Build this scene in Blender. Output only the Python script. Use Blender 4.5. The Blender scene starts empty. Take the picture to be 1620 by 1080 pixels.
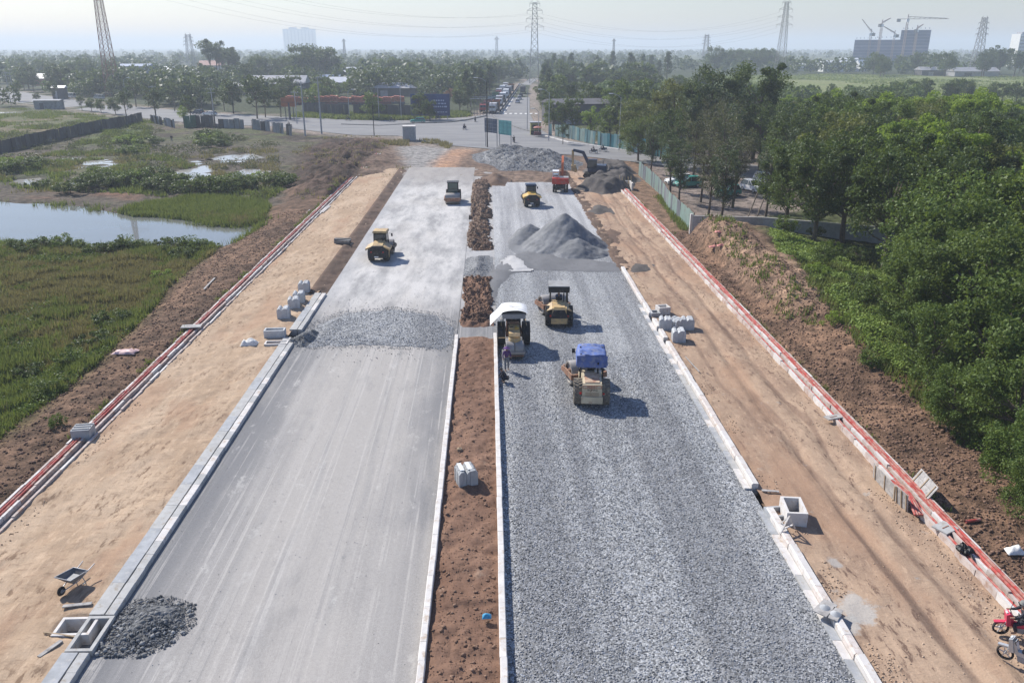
import bpy, math, random
import numpy as np
from mathutils import Vector, Matrix
rad = math.radians
S = bpy.context.scene
COL = S.collection
random.seed(7)
RNG = np.random.default_rng(7)

# ------------------------------------------------------------------ camera
CAM_H, FPX = 21.0, 1280.0
PITCH, YAW = rad(20.0), rad(1.6)
cam = bpy.data.objects.new('drone_camera', bpy.data.cameras.new('drone_camera'))
COL.objects.link(cam)
cam.location = (0, 0, CAM_H)
cam.rotation_euler = (rad(90) - PITCH, 0, -YAW)
cam.data.sensor_width = 36
cam.data.lens = 36 * FPX / 1620
cam.data.clip_start = 0.5
cam.data.clip_end = 20000
S.camera = cam

# ------------------------------------------------------------------ sky, sun, exposure
SUN_EL, SUN_AZ = rad(40), math.atan2(-0.68, 0.73)      # azimuth measured from +Y towards +X
W = bpy.data.worlds.new('World')
S.world = W
W.use_nodes = True
wn = W.node_tree
sky = wn.nodes.new('ShaderNodeTexSky')
sky.sky_type = 'NISHITA'
sky.sun_disc = False
sky.sun_elevation = SUN_EL
sky.sun_rotation = SUN_AZ
sky.air_density = 1.3
sky.dust_density = 0.5
sky.ozone_density = 3.0
wn.nodes['Background'].inputs['Strength'].default_value = 0.092
wb = wn.nodes.new('ShaderNodeMixRGB')           # white balance of the hazy morning sky
wb.blend_type = 'MULTIPLY'
wb.inputs[0].default_value = 1.0
wb.inputs[2].default_value = (0.93, 0.955, 1.16, 1)
wn.links.new(sky.outputs['Color'], wb.inputs[1])
wn.links.new(wb.outputs[0], wn.nodes['Background'].inputs['Color'])
sl = bpy.data.lights.new('sun', 'SUN')
sl.energy = 5.0
sl.angle = rad(0.53)
sl.color = (1.0, 0.955, 0.875)
sun = bpy.data.objects.new('sun', sl)
COL.objects.link(sun)
sd = Vector((math.sin(SUN_AZ) * math.cos(SUN_EL), math.cos(SUN_AZ) * math.cos(SUN_EL), math.sin(SUN_EL)))
sun.rotation_euler = sd.to_track_quat('Z', 'Y').to_euler()
sun.location = sd * 80
vs = S.view_settings
vs.view_transform = 'Standard'
vs.look = 'None'
vs.gamma = 1
vs.exposure = 0.38
vs.use_curve_mapping = False
cy = S.cycles
cy.max_bounces = 6
cy.diffuse_bounces = 2
cy.glossy_bounces = 2
cy.transmission_bounces = 4
cy.transparent_max_bounces = 8
cy.volume_bounces = 1
cy.use_denoising = True
cy.caustics_reflective = False
cy.caustics_refractive = False
HAZE_DENSITY = 0.00038


def g(px, py, z=0.0):
    """where the sight line of one surveyed photo point meets the height z"""
    x, y = (px - 810) / FPX, (540 - py) / FPX
    f = (math.sin(YAW) * math.cos(PITCH), math.cos(YAW) * math.cos(PITCH), -math.sin(PITCH))
    r = (math.cos(YAW), -math.sin(YAW), 0)
    u = (math.sin(YAW) * math.sin(PITCH), math.cos(YAW) * math.sin(PITCH), math.cos(PITCH))
    d = [f[i] + x * r[i] + y * u[i] for i in range(3)]
    t = (CAM_H - z) / -d[2]
    return (d[0] * t, d[1] * t)


def gp(pts, z=0.0):
    return [g(a, b, z) for a, b in pts]


# ------------------------------------------------------------------ numeric helpers
def _hash(a, b, s):
    h = (a * 374761393 + b * 668265263 + s * 974634777) & 0xffffffff
    h = ((h ^ (h >> 13)) * 1274126177) & 0xffffffff
    return ((h ^ (h >> 16)) & 0xffff) / 65535.0


def vnoise(x, y, s=0):
    x = np.asarray(x, float); y = np.asarray(y, float)
    xi = np.floor(x).astype(np.int64); yi = np.floor(y).astype(np.int64)
    fx = x - xi; fy = y - yi
    fx = fx * fx * (3 - 2 * fx); fy = fy * fy * (3 - 2 * fy)
    a = _hash(xi, yi, s); b = _hash(xi + 1, yi, s); c = _hash(xi, yi + 1, s); d = _hash(xi + 1, yi + 1, s)
    return (a + (b - a) * fx) * (1 - fy) + (c + (d - c) * fx) * fy


def fbm(x, y, o=4, s=0):
    t = 0; a = 1.0; n = 0
    for k in range(o):
        t = t + a * vnoise(x * 2 ** k, y * 2 ** k, s + 17 * k); n += a; a *= 0.5
    return t / n


def sst(a, b, x):
    t = np.clip((np.asarray(x, float) - a) / (b - a), 0, 1)
    return t * t * (3 - 2 * t)


def sdist(X, Y, poly):
    """signed distance to a polygon, positive inside"""
    X = np.asarray(X, float); Y = np.asarray(Y, float)
    d = np.full(X.shape, 1e9); ins = np.zeros(X.shape, bool)
    n = len(poly)
    for i in range(n):
        ax, ay = poly[i]; bx, by = poly[(i + 1) % n]
        dx, dy = bx - ax, by - ay
        t = np.clip(((X - ax) * dx + (Y - ay) * dy) / (dx * dx + dy * dy + 1e-9), 0, 1)
        d = np.minimum(d, np.hypot(X - ax - t * dx, Y - ay - t * dy))
        c = ((ay > Y) != (by > Y)) & (X < (bx - ax) * (Y - ay) / (by - ay + 1e-12) + ax)
        ins ^= c
    return np.where(ins, d, -d)


def scatter(poly, n, rng):
    xs = [p[0] for p in poly]; ys = [p[1] for p in poly]
    out = np.zeros((0, 2))
    while len(out) < n:
        P = np.stack([rng.uniform(min(xs), max(xs), n * 2), rng.uniform(min(ys), max(ys), n * 2)], 1)
        out = np.concatenate([out, P[sdist(P[:, 0], P[:, 1], poly) > 0]])
    return out[:n]


# ------------------------------------------------------------------ mesh helpers
def npmesh(name, V, F, mat=None, smooth=False, attrs=None):
    V = np.asarray(V, np.float32); F = np.asarray(F, np.int32)
    me = bpy.data.meshes.new(name)
    k = F.shape[1]
    me.vertices.add(len(V)); me.vertices.foreach_set('co', V.ravel())
    me.loops.add(F.size); me.loops.foreach_set('vertex_index', F.ravel())
    me.polygons.add(len(F))
    me.polygons.foreach_set('loop_start', np.arange(0, F.size, k, dtype=np.int32))
    me.polygons.foreach_set('loop_total', np.full(len(F), k, np.int32))
    if smooth:
        me.polygons.foreach_set('use_smooth', np.ones(len(F), bool))
    me.update(calc_edges=True)
    for an, av in (attrs or {}).items():
        av = np.asarray(av, np.float32)
        if av.ndim == 1:
            me.attributes.new(an, 'FLOAT', 'POINT').data.foreach_set('value', av)
        else:
            me.attributes.new(an, 'FLOAT_COLOR', 'POINT').data.foreach_set('color', av.ravel())
    if mat:
        me.materials.append(mat)
    return me


def link(name, me, parent=None, loc=(0, 0, 0), rz=0.0):
    o = bpy.data.objects.new(name, me)
    COL.objects.link(o)
    if parent:
        o.parent = parent
    o.location = loc
    o.rotation_euler = (0, 0, rz)
    return o


def tag(o, label, cat, group=None):
    o['label'] = label; o['category'] = cat
    if group:
        o['group'] = group
    return o


def thing(name, label, cat, loc=(0, 0, 0), rz=0.0, group=None):
    if len(loc) == 2:
        loc = (loc[0], loc[1], 0)
    return tag(link(name, None, None, loc, rz), label, cat, group)


def kind(o, k):
    o['kind'] = k
    return o


def dup(root, loc, rz=0.0, label=None, group=None, scale=None):
    if len(loc) == 2:
        loc = (loc[0], loc[1], 0)
    def cp(o, p):
        c = o.copy(); COL.objects.link(c)
        c.parent = p
        for ch in o.children:
            cp(ch, c)
        return c
    r = cp(root, None)
    r.location = loc; r.rotation_euler = (0, 0, rz)
    if scale is not None:
        r.scale = (scale,) * 3 if isinstance(scale, (int, float)) else scale
    if label:
        r['label'] = label
    if group:
        r['group'] = group
    return r


class MB:
    def __init__(s):
        s.v = []; s.f = []

    def add(s, vs_, fs):
        o = len(s.v)
        s.v += [tuple(v) for v in vs_]
        s.f += [tuple(i + o for i in f) for f in fs]
        return s

    def box(s, c, d, rz=0.0, rx=0.0, ry=0.0, top=(1, 1), off=(0, 0)):
        M = Matrix.Rotation(rz, 3, 'Z') @ Matrix.Rotation(ry, 3, 'Y') @ Matrix.Rotation(rx, 3, 'X')
        vs_ = []
        for k in (-1, 1):
            for (i, j) in ((-1, -1), (1, -1), (1, 1), (-1, 1)):
                t = top if k > 0 else (1, 1); of = off if k > 0 else (0, 0)
                p = M @ Vector((i * d[0] / 2 * t[0] + of[0], j * d[1] / 2 * t[1] + of[1], k * d[2] / 2))
                vs_.append((p.x + c[0], p.y + c[1], p.z + c[2]))
        return s.add(vs_, [(3, 2, 1, 0), (4, 5, 6, 7), (0, 1, 5, 4), (1, 2, 6, 5), (2, 3, 7, 6), (3, 0, 4, 7)])

    def bar(s, a, b, w, h=None):
        a = Vector(a); b = Vector(b); h = h or w
        d = (b - a).normalized()
        up = Vector((0, 0, 1)) if abs(d.z) < 0.95 else Vector((0, 1, 0))
        x = d.cross(up).normalized() * w / 2; y = d.cross(x).normalized() * h / 2
        vs_ = [a - x - y, a + x - y, a + x + y, a - x + y, b - x - y, b + x - y, b + x + y, b - x + y]
        return s.add(vs_, [(3, 2, 1, 0), (4, 5, 6, 7), (0, 1, 5, 4), (1, 2, 6, 5), (2, 3, 7, 6), (3, 0, 4, 7)])

    def tube(s, pts, r, n=6, caps=True):
        pts = [Vector(p) for p in pts]
        rs = r if isinstance(r, (list, tuple)) else [r] * len(pts)
        vs_ = []; fs = []
        for i, p in enumerate(pts):
            d = (pts[min(i + 1, len(pts) - 1)] - pts[max(i - 1, 0)])
            d = d.normalized() if d.length > 1e-9 else Vector((0, 0, 1))
            up = Vector((0, 0, 1)) if abs(d.z) < 0.9 else Vector((0, 1, 0))
            x = d.cross(up).normalized(); y = d.cross(x).normalized()
            for k in range(n):
                a = 2 * math.pi * k / n
                vs_.append(p + x * math.cos(a) * rs[i] + y * math.sin(a) * rs[i])
        for i in range(len(pts) - 1):
            for k in range(n):
                k2 = (k + 1) % n
                fs.append((i * n + k, i * n + k2, (i + 1) * n + k2, (i + 1) * n + k))
        if caps:
            fs.append(tuple(range(n - 1, -1, -1)))
            fs.append(tuple(range((len(pts) - 1) * n, len(pts) * n)))
        return s.add(vs_, fs)

    def cyl(s, p0, p1, r0, r1=None, n=16):
        return s.tube([p0, p1], [r0, r0 if r1 is None else r1], n)

    def prism(s, poly, a, b, axis='x', sa=1.0, sb=1.0):
        n = len(poly); vs_ = []
        for t, sc in ((a, sa), (b, sb)):
            for (u, w) in poly:
                u *= sc
                vs_.append((t, u, w) if axis == 'x' else (u, t, w) if axis == 'y' else (u, w, t))
        fs = [tuple(range(n - 1, -1, -1)), tuple(range(n, 2 * n))]
        fs += [(i, (i + 1) % n, n + (i + 1) % n, n + i) for i in range(n)]
        return s.add(vs_, fs)

    def lathe(s, prof, c=(0, 0, 0), axis='x', n=24):
        vs_ = []; fs = []
        for (a, r) in prof:
            for k in range(n):
                t = 2 * math.pi * k / n
                p = (a, r * math.cos(t), r * math.sin(t)) if axis == 'x' else (r * math.cos(t), r * math.sin(t), a) if axis == 'z' else (r * math.sin(t), a, r * math.cos(t))
                vs_.append((p[0] + c[0], p[1] + c[1], p[2] + c[2]))
        for i in range(len(prof) - 1):
            for k in range(n):
                k2 = (k + 1) % n
                fs.append((i * n + k, i * n + k2, (i + 1) * n + k2, (i + 1) * n + k))
        return s.add(vs_, fs)

    def quad(s, a, b, c, d):
        return s.add([a, b, c, d], [(0, 1, 2, 3)])

    def mesh(s, name, mat, smooth=True):
        me = bpy.data.meshes.new(name)
        me.from_pydata(s.v, [], s.f)
        if mat:
            me.materials.append(mat)
        if smooth:
            me.shade_smooth()
            me.set_sharp_from_angle(angle=rad(35))
        me.update()
        return me

    def build(s, name, mat, parent=None, loc=(0, 0, 0), rz=0.0, smooth=True):
        return link(name, s.mesh(name, mat, smooth), parent, loc, rz)


def text_mesh(txt, size, mat, name='lettering', extrude=0.004):
    cu = bpy.data.curves.new(name, 'FONT')
    cu.body = txt; cu.size = size; cu.align_x = 'CENTER'; cu.align_y = 'CENTER'; cu.extrude = extrude
    o = bpy.data.objects.new(name, cu)
    COL.objects.link(o)
    dg = bpy.context.evaluated_depsgraph_get()
    me = bpy.data.meshes.new_from_object(o.evaluated_get(dg))
    bpy.data.objects.remove(o)
    me.name = name
    me.materials.clear(); me.materials.append(mat)
    return me


# ------------------------------------------------------------------ material helpers
class NT:
    def __init__(s, name):
        s.m = bpy.data.materials.new(name)
        s.m.use_nodes = True
        s.t = s.m.node_tree
        s.t.nodes.clear()
        s.out = s.t.nodes.new('ShaderNodeOutputMaterial')

    def put(s, sock, val):
        if isinstance(val, bpy.types.NodeSocket):
            s.t.links.new(val, sock)
        elif isinstance(val, (tuple, list)) and sock.type == 'RGBA' and len(val) == 3:
            sock.default_value = (*val, 1)
        else:
            sock.default_value = val

    def n(s, typ, ins=None, **at):
        nd = s.t.nodes.new('ShaderNode' + typ)
        for k, v in at.items():
            setattr(nd, k, v)
        for k, v in (ins or {}).items():
            s.put(nd.inputs[k], v)
        return nd

    def mth(s, op, a, b=0.0, clamp=False):
        nd = s.n('Math', {0: a, 1: b}, operation=op)
        nd.use_clamp = clamp
        return nd.outputs[0]

    def mix(s, f, a, b, blend='MIX'):
        nd = s.n('MixRGB', {0: f, 1: a, 2: b}, blend_type=blend)
        return nd.outputs[0]

    def noise(s, vec, scale=1.0, detail=4.0, rough=0.55, w=None):
        nd = s.n('TexNoise', {'Scale': scale, 'Detail': detail, 'Roughness': rough})
        if vec is not None:
            s.put(nd.inputs['Vector'], vec)
        if w is not None:
            nd.noise_dimensions = '4D'
            s.put(nd.inputs['W'], w)
        return nd.outputs['Fac']

    def rng(s, v, a, b, c=0.0, d=1.0, smooth=True):
        nd = s.n('MapRange', {'Value': v, 'From Min': a, 'From Max': b, 'To Min': c, 'To Max': d})
        nd.clamp = True
        if smooth:
            nd.interpolation_type = 'SMOOTHSTEP'
        return nd.outputs['Result']

    def pos(s):
        return s.n('NewGeometry').outputs['Position']

    def objc(s):
        return s.n('TexCoord').outputs['Object']

    def scl(s, vec, sc, loc=(0, 0, 0), rz=0.0):
        nd = s.n('Mapping', {'Vector': vec, 'Scale': sc, 'Location': loc, 'Rotation': (0, 0, rz)})
        return nd.outputs[0]

    def sep(s, v):
        return s.n('SeparateXYZ', {0: v}).outputs

    def bump(s, h, strength=0.5, dist=0.05, nrm=None):
        nd = s.n('Bump', {'Height': h, 'Strength': strength, 'Distance': dist})
        if nrm is not None:
            s.put(nd.inputs['Normal'], nrm)
        return nd.outputs[0]

    def bsdf(s, col, rough=0.8, metal=0.0, normal=None, spec=0.3, **kw):
        nd = s.n('BsdfPrincipled', {'Base Color': col, 'Roughness': rough, 'Metallic': metal, 'Specular IOR Level': spec})
        if normal is not None:
            s.put(nd.inputs['Normal'], normal)
        for k, v in kw.items():
            s.put(nd.inputs[k], v)
        s.t.links.new(nd.outputs[0], s.out.inputs['Surface'])
        return nd


def pm(name, col, rough=0.7, metal=0.0, var=0.15, scale=3.0, dirt=None, damt=0.45, bump=0.0, bscale=30.0, spec=0.3):
    """painted / cast surface: uneven tone, dust patches, a little relief"""
    t = NT(name)
    oc = t.objc()
    w = t.mth('MULTIPLY', t.n('ObjectInfo').outputs['Random'], 37.0)
    f = t.noise(oc, scale, 5.0, 0.6, w)
    lo = tuple(c * (1 - var) for c in col); hi = tuple(min(1, c * (1 + var)) for c in col)
    c = t.mix(t.rng(f, 0.3, 0.7), lo, hi)
    if dirt:
        d = t.noise(oc, scale * 1.7, 6.0, 0.65, t.mth('ADD', w, 11.0))
        c = t.mix(t.rng(d, 0.62 - damt * 0.35, 0.78 - damt * 0.2), c, dirt)
    nrm = t.bump(t.noise(oc, bscale, 4.0, 0.6), bump, 0.02) if bump else None
    t.bsdf(c, rough, metal, nrm, spec)
    return t.m


DUST = (0.33, 0.27, 0.20)
M = {}
M['conc'] = pm('concrete', (0.42, 0.415, 0.40), 0.9, var=0.12, scale=2.2, dirt=(0.33, 0.29, 0.24), damt=0.3, bump=0.25)
M['conc_pale'] = pm('concrete_pale', (0.62, 0.59, 0.56), 0.9, var=0.10, scale=1.8, dirt=(0.46, 0.37, 0.29), damt=0.35, bump=0.2)
M['conc_pink'] = pm('stained_concrete', (0.50, 0.43, 0.39), 0.9, var=0.15, scale=1.4, dirt=(0.36, 0.24, 0.18), damt=0.5, bump=0.25)
M['conc_grey'] = pm('concrete_grey', (0.36, 0.37, 0.38), 0.9, var=0.15, scale=2.5, dirt=(0.46, 0.45, 0.43), damt=0.3, bump=0.25)
M['conc_block'] = pm('concrete_block', (0.50, 0.51, 0.52), 0.9, var=0.12, scale=3, bump=0.2)
M['conc_dark'] = pm('concrete_dark', (0.2, 0.195, 0.19), 0.9, var=0.2, scale=1.2, dirt=(0.11, 0.1, 0.09), damt=0.4, bump=0.2)
M['red_pipe'] = pm('red_pipe', (0.37, 0.05, 0.042), 0.6, var=0.3, scale=1.5, dirt=(0.42, 0.25, 0.20), damt=0.62)
M['yellow'] = pm('yellow_paint', (0.56, 0.39, 0.18), 0.55, var=0.15, scale=1.5, dirt=(0.34, 0.25, 0.16), damt=0.6)
M['yellow2'] = pm('bright_yellow_paint', (0.62, 0.38, 0.08), 0.5, var=0.15, scale=1.5, dirt=(0.36, 0.26, 0.15), damt=0.5)
M['cream'] = pm('faded_cream_paint', (0.55, 0.47, 0.33), 0.7, var=0.12, scale=1.5, dirt=(0.36, 0.21, 0.13), damt=0.3)
M['rustcream'] = pm('sunburnt_paint', (0.50, 0.36, 0.25), 0.7, var=0.2, scale=1.8, dirt=(0.35, 0.15, 0.10), damt=0.5)
M['rust'] = pm('rusty_steel', (0.27, 0.14, 0.09), 0.8, var=0.3, scale=3, dirt=DUST, damt=0.4)
M['steel'] = pm('worn_steel', (0.34, 0.32, 0.30), 0.5, 0.35, var=0.12, scale=2, dirt=(0.36, 0.31, 0.25), damt=0.4)
M['black'] = pm('black_paint', (0.025, 0.026, 0.03), 0.6, var=0.3, scale=2, dirt=(0.13, 0.115, 0.10), damt=0.3)
M['rubber'] = pm('tyre_rubber', (0.03, 0.03, 0.031), 0.85, var=0.3, scale=3, dirt=(0.18, 0.15, 0.12), damt=0.4)
M['rubber_dusty'] = pm('dusty_tyre_rubber', (0.16, 0.14, 0.115), 0.9, var=0.25, scale=3, dirt=(0.38, 0.33, 0.25), damt=0.4)
M['greytop'] = pm('grey_roof_paint', (0.30, 0.30, 0.30), 0.75, var=0.12, scale=1.2, dirt=(0.2, 0.18, 0.16), damt=0.3)
M['blue_tarp'] = pm('blue_tarpaulin', (0.085, 0.135, 0.34), 0.7, var=0.25, scale=2.0, dirt=(0.22, 0.24, 0.34), damt=0.45, bump=0.3, bscale=5)
M['white_tarp'] = pm('white_tarpaulin', (0.72, 0.72, 0.71), 0.75, var=0.1, scale=1.5, dirt=(0.48, 0.45, 0.41), damt=0.3, bump=0.3, bscale=4)
M['glass'] = pm('dark_glass', (0.025, 0.035, 0.04), 0.08, var=0.2, scale=1, spec=0.8)
M['green_glass'] = pm('green_glass', (0.02, 0.06, 0.05), 0.1, var=0.2, scale=1, spec=0.8)
M['red_paint'] = pm('red_paint', (0.42, 0.04, 0.03), 0.5, var=0.2, scale=1.2, dirt=(0.3, 0.15, 0.11), damt=0.35)
M['orange_paint'] = pm('orange_paint', (0.62, 0.15, 0.05), 0.5, var=0.15, scale=1.5, dirt=(0.4, 0.2, 0.12), damt=0.3)
M['navy'] = pm('navy_paint', (0.03, 0.045, 0.085), 0.45, var=0.2, scale=1.5, dirt=(0.12, 0.11, 0.10), damt=0.3)
M['teal'] = pm('teal_paint', (0.03, 0.27, 0.22), 0.35, var=0.08, spec=0.5)
M['white'] = pm('white_paint', (0.72, 0.72, 0.72), 0.4, var=0.05, dirt=(0.55, 0.52, 0.48), damt=0.15, spec=0.5)
M['silver'] = pm('silver_paint', (0.5, 0.51, 0.52), 0.35, 0.4, var=0.08)
M['darkred'] = pm('dark_red_lettering', (0.16, 0.03, 0.02), 0.7, var=0.3)
M['redmark'] = pm('red_marking', (0.40, 0.07, 0.04), 0.7, var=0.3)
M['skin'] = pm('skin', (0.35, 0.2, 0.13), 0.6, var=0.08)
M['purple'] = pm('purple_cloth', (0.11, 0.05, 0.17), 0.9, var=0.2)
M['dark_cloth'] = pm('dark_cloth', (0.035, 0.035, 0.045), 0.9, var=0.25)
M['grey_cloth'] = pm('grey_cloth', (0.2, 0.2, 0.21), 0.9, var=0.2)
M['blue_cloth'] = pm('blue_cloth', (0.06, 0.1, 0.2), 0.9, var=0.2)
M['pink'] = pm('pink_plastic', (0.55, 0.05, 0.10), 0.4, var=0.1)
M['helmet'] = pm('helmet_grey', (0.22, 0.22, 0.20), 0.3, var=0.1, spec=0.6)
M['bark'] = pm('bark', (0.12, 0.095, 0.075), 0.95, var=0.35, scale=2, bump=0.5)
M['bark_pale'] = pm('pale_bark', (0.24, 0.2, 0.16), 0.95, var=0.3, scale=2, bump=0.4)
M['wood'] = pm('timber', (0.36, 0.27, 0.18), 0.85, var=0.25, scale=3, bump=0.2)
M['grey_wood'] = pm('weathered_board', (0.38, 0.36, 0.34), 0.9, var=0.2, scale=3, dirt=(0.2, 0.19, 0.18), damt=0.4)
M['tin_white'] = pm('pale_tin_roof', (0.62, 0.63, 0.65), 0.5, 0.1, var=0.08, scale=0.3)
M['tin_grey'] = pm('grey_tin_roof', (0.36, 0.36, 0.38), 0.55, 0.1, var=0.12, scale=0.3, dirt=(0.25, 0.17, 0.13), damt=0.25)
M['tin_red'] = pm('red_tin_roof', (0.32, 0.12, 0.09), 0.6, var=0.15, scale=0.3)
M['tin_blue'] = pm('blue_tin_roof', (0.16, 0.22, 0.34), 0.55, var=0.12, scale=0.3)
M['plaster'] = pm('plaster', (0.5, 0.48, 0.45), 0.9, var=0.12, scale=0.4, dirt=(0.3, 0.27, 0.24), damt=0.3)
M['plaster_w'] = pm('white_plaster', (0.72, 0.72, 0.7), 0.9, var=0.06, scale=0.4)
M['tin_dark'] = pm('dark_tin_wall', (0.11, 0.105, 0.11), 0.7, var=0.25, scale=0.3)
M['fence_green'] = pm('pale_green_tin', (0.33, 0.43, 0.37), 0.6, var=0.1, scale=0.7, dirt=(0.28, 0.28, 0.24), damt=0.35)
M['fence_teal'] = pm('teal_tin', (0.17, 0.31, 0.31), 0.6, var=0.2, scale=0.5, dirt=(0.25, 0.27, 0.26), damt=0.4)
M['fence_dark'] = pm('rusted_dark_tin', (0.085, 0.08, 0.08), 0.8, var=0.35, scale=0.4, dirt=(0.16, 0.16, 0.17), damt=0.3)
M['fence_grey'] = pm('grey_tin', (0.27, 0.28, 0.29), 0.7, var=0.3, scale=0.4, dirt=(0.14, 0.14, 0.13), damt=0.4)
M['galv'] = pm('galvanised_steel', (0.3, 0.31, 0.33), 0.5, 0.3, var=0.15)
M['pylon_paint'] = pm('pylon_steel', (0.26, 0.25, 0.26), 0.6, 0.2, var=0.15)
M['pylon_red'] = pm('red_band_steel', (0.30, 0.15, 0.12), 0.6, 0.2, var=0.15)
M['sign_teal'] = pm('sign_teal', (0.11, 0.34, 0.34), 0.5, var=0.1, scale=1)
M['sign_dark'] = pm('sign_back', (0.09, 0.12, 0.17), 0.6, var=0.15, scale=1)
M['bill_blue'] = pm('billboard_blue', (0.03, 0.06, 0.17), 0.5, var=0.15, scale=0.4)
M['bill_ink'] = pm('billboard_ink', (0.42, 0.47, 0.60), 0.6, var=0.15)
M['netting'] = pm('blue_netting', (0.07, 0.11, 0.24), 0.9, var=0.2, scale=0.05)
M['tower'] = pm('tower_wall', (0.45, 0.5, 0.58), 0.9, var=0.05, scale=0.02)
M['brick_red'] = pm('brick_red', (0.48, 0.16, 0.11), 0.9, var=0.25, scale=0.8)
M['cont_maroon'] = pm('container_maroon', (0.16, 0.05, 0.05), 0.6, var=0.15, scale=0.6)
M['cont_orange'] = pm('container_orange', (0.33, 0.12, 0.06), 0.6, var=0.15, scale=0.6)
M['cont_teal'] = pm('container_teal', (0.06, 0.2, 0.22), 0.6, var=0.15, scale=0.6)
M['cont_green'] = pm('container_green', (0.06, 0.16, 0.10), 0.6, var=0.15, scale=0.6)
M['wire'] = pm('cable_black', (0.02, 0.02, 0.02), 0.7)
M['plastic_black'] = pm('black_plastic', (0.012, 0.012, 0.013), 0.45, var=0.3, scale=6)
M['lamp_red'] = pm('tail_lamp_red', (0.4, 0.02, 0.02), 0.3)
M['lamp_clear'] = pm('lamp_glass', (0.7, 0.7, 0.66), 0.15, spec=0.7)
M['sackw'] = pm('white_sack', (0.7, 0.69, 0.66), 0.9, var=0.1, scale=6, bump=0.4)
M['blue_litter'] = pm('blue_litter', (0.05, 0.3, 0.5), 0.5)

# ================================================================== terrain
POND = gp([(-90, 318), (0, 322), (67, 322), (143, 330), (187, 342), (227, 340), (260, 343), (300, 349), (347, 359), (383, 360), (419, 353),
           (420, 357), (393, 377), (360, 393), (327, 390), (283, 391), (200, 392), (133, 391), (66, 388), (0, 388), (-90, 388)], -1.25)
PUDDLES = [[(134, 262), (140, 255), (165, 253), (180, 261), (166, 266), (148, 266)],
           [(18, 291), (38, 282), (68, 279), (72, 286), (52, 291)],
           [(110, 286), (124, 279), (146, 279), (145, 286), (128, 288)],
           [(287, 277), (300, 268), (318, 262), (329, 269), (324, 278), (331, 290), (300, 292), (293, 284)],
           [(332, 252), (350, 246), (386, 244), (398, 250), (380, 255), (352, 256)],
           [(383, 276), (392, 269), (408, 273), (404, 280)],
           [(-30, 180), (48, 179), (44, 182), (-30, 183)],
           [(200, 282), (232, 279), (234, 282), (206, 285)],
           [(303, 256), (322, 252), (326, 256), (306, 260)],
           [(118, 251), (130, 249), (133, 251), (122, 253)]]
PUD = [gp(p, -0.88) for p in PUDDLES]
MOUND_L = gp([(425, 285), (455, 235), (500, 215), (600, 213), (640, 238), (648, 262), (600, 285), (560, 330), (500, 318), (450, 312)], 0.2)
FIELD_L = gp([(-60, 372), (60, 372), (200, 388), (330, 388), (352, 396), (300, 432), (262, 470), (238, 505), (200, 548), (150, 600), (95, 645), (0, 718), (-60, 760)], -1.0)
MARSH = gp([(185, 335), (250, 322), (330, 312), (420, 320), (428, 334), (418, 350), (380, 357), (345, 356), (300, 347), (255, 342), (215, 341)], -1.05)
REDSOIL = gp([(-60, 306), (0, 304), (70, 302), (200, 306), (275, 311), (275, 317), (150, 318), (60, 315), (-60, 315)], -0.9)
GREEN_A = gp([(60, 250), (150, 215), (200, 200), (240, 205), (235, 245), (160, 252), (60, 262)], -0.7)
GREEN_B = gp([(-80, 170), (60, 175), (200, 188), (270, 195), (150, 205), (0, 225), (-80, 235)], -0.3)
SCRUB = gp([(-60, 262), (120, 256), (260, 245), (310, 262), (300, 300), (430, 292), (450, 305), (420, 315), (250, 310), (60, 300), (-60, 305)], -0.9)
CREEPER = gp([(1215, 378), (1260, 376), (1300, 395), (1360, 420), (1420, 445), (1480, 470), (1500, 540), (1430, 580), (1370, 545), (1330, 500), (1280, 455), (1230, 415)], 1.0)
FIELD_R = gp([(1000, 152), (1040, 128), (1120, 122), (1300, 118), (1720, 122), (1900, 130), (1900, 175), (1500, 162), (1300, 158), (1100, 158)])
ORANGE = gp([(668, 275), (690, 252), (708, 238), (745, 226), (772, 229), (738, 244), (724, 262), (722, 280)])
GREYPAD = gp([(622, 232), (700, 226), (720, 234), (700, 258), (690, 285), (600, 300), (640, 262)])
YARD = gp([(1010, 262), (1040, 235), (1300, 240), (1330, 330), (1100, 365)])


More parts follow.
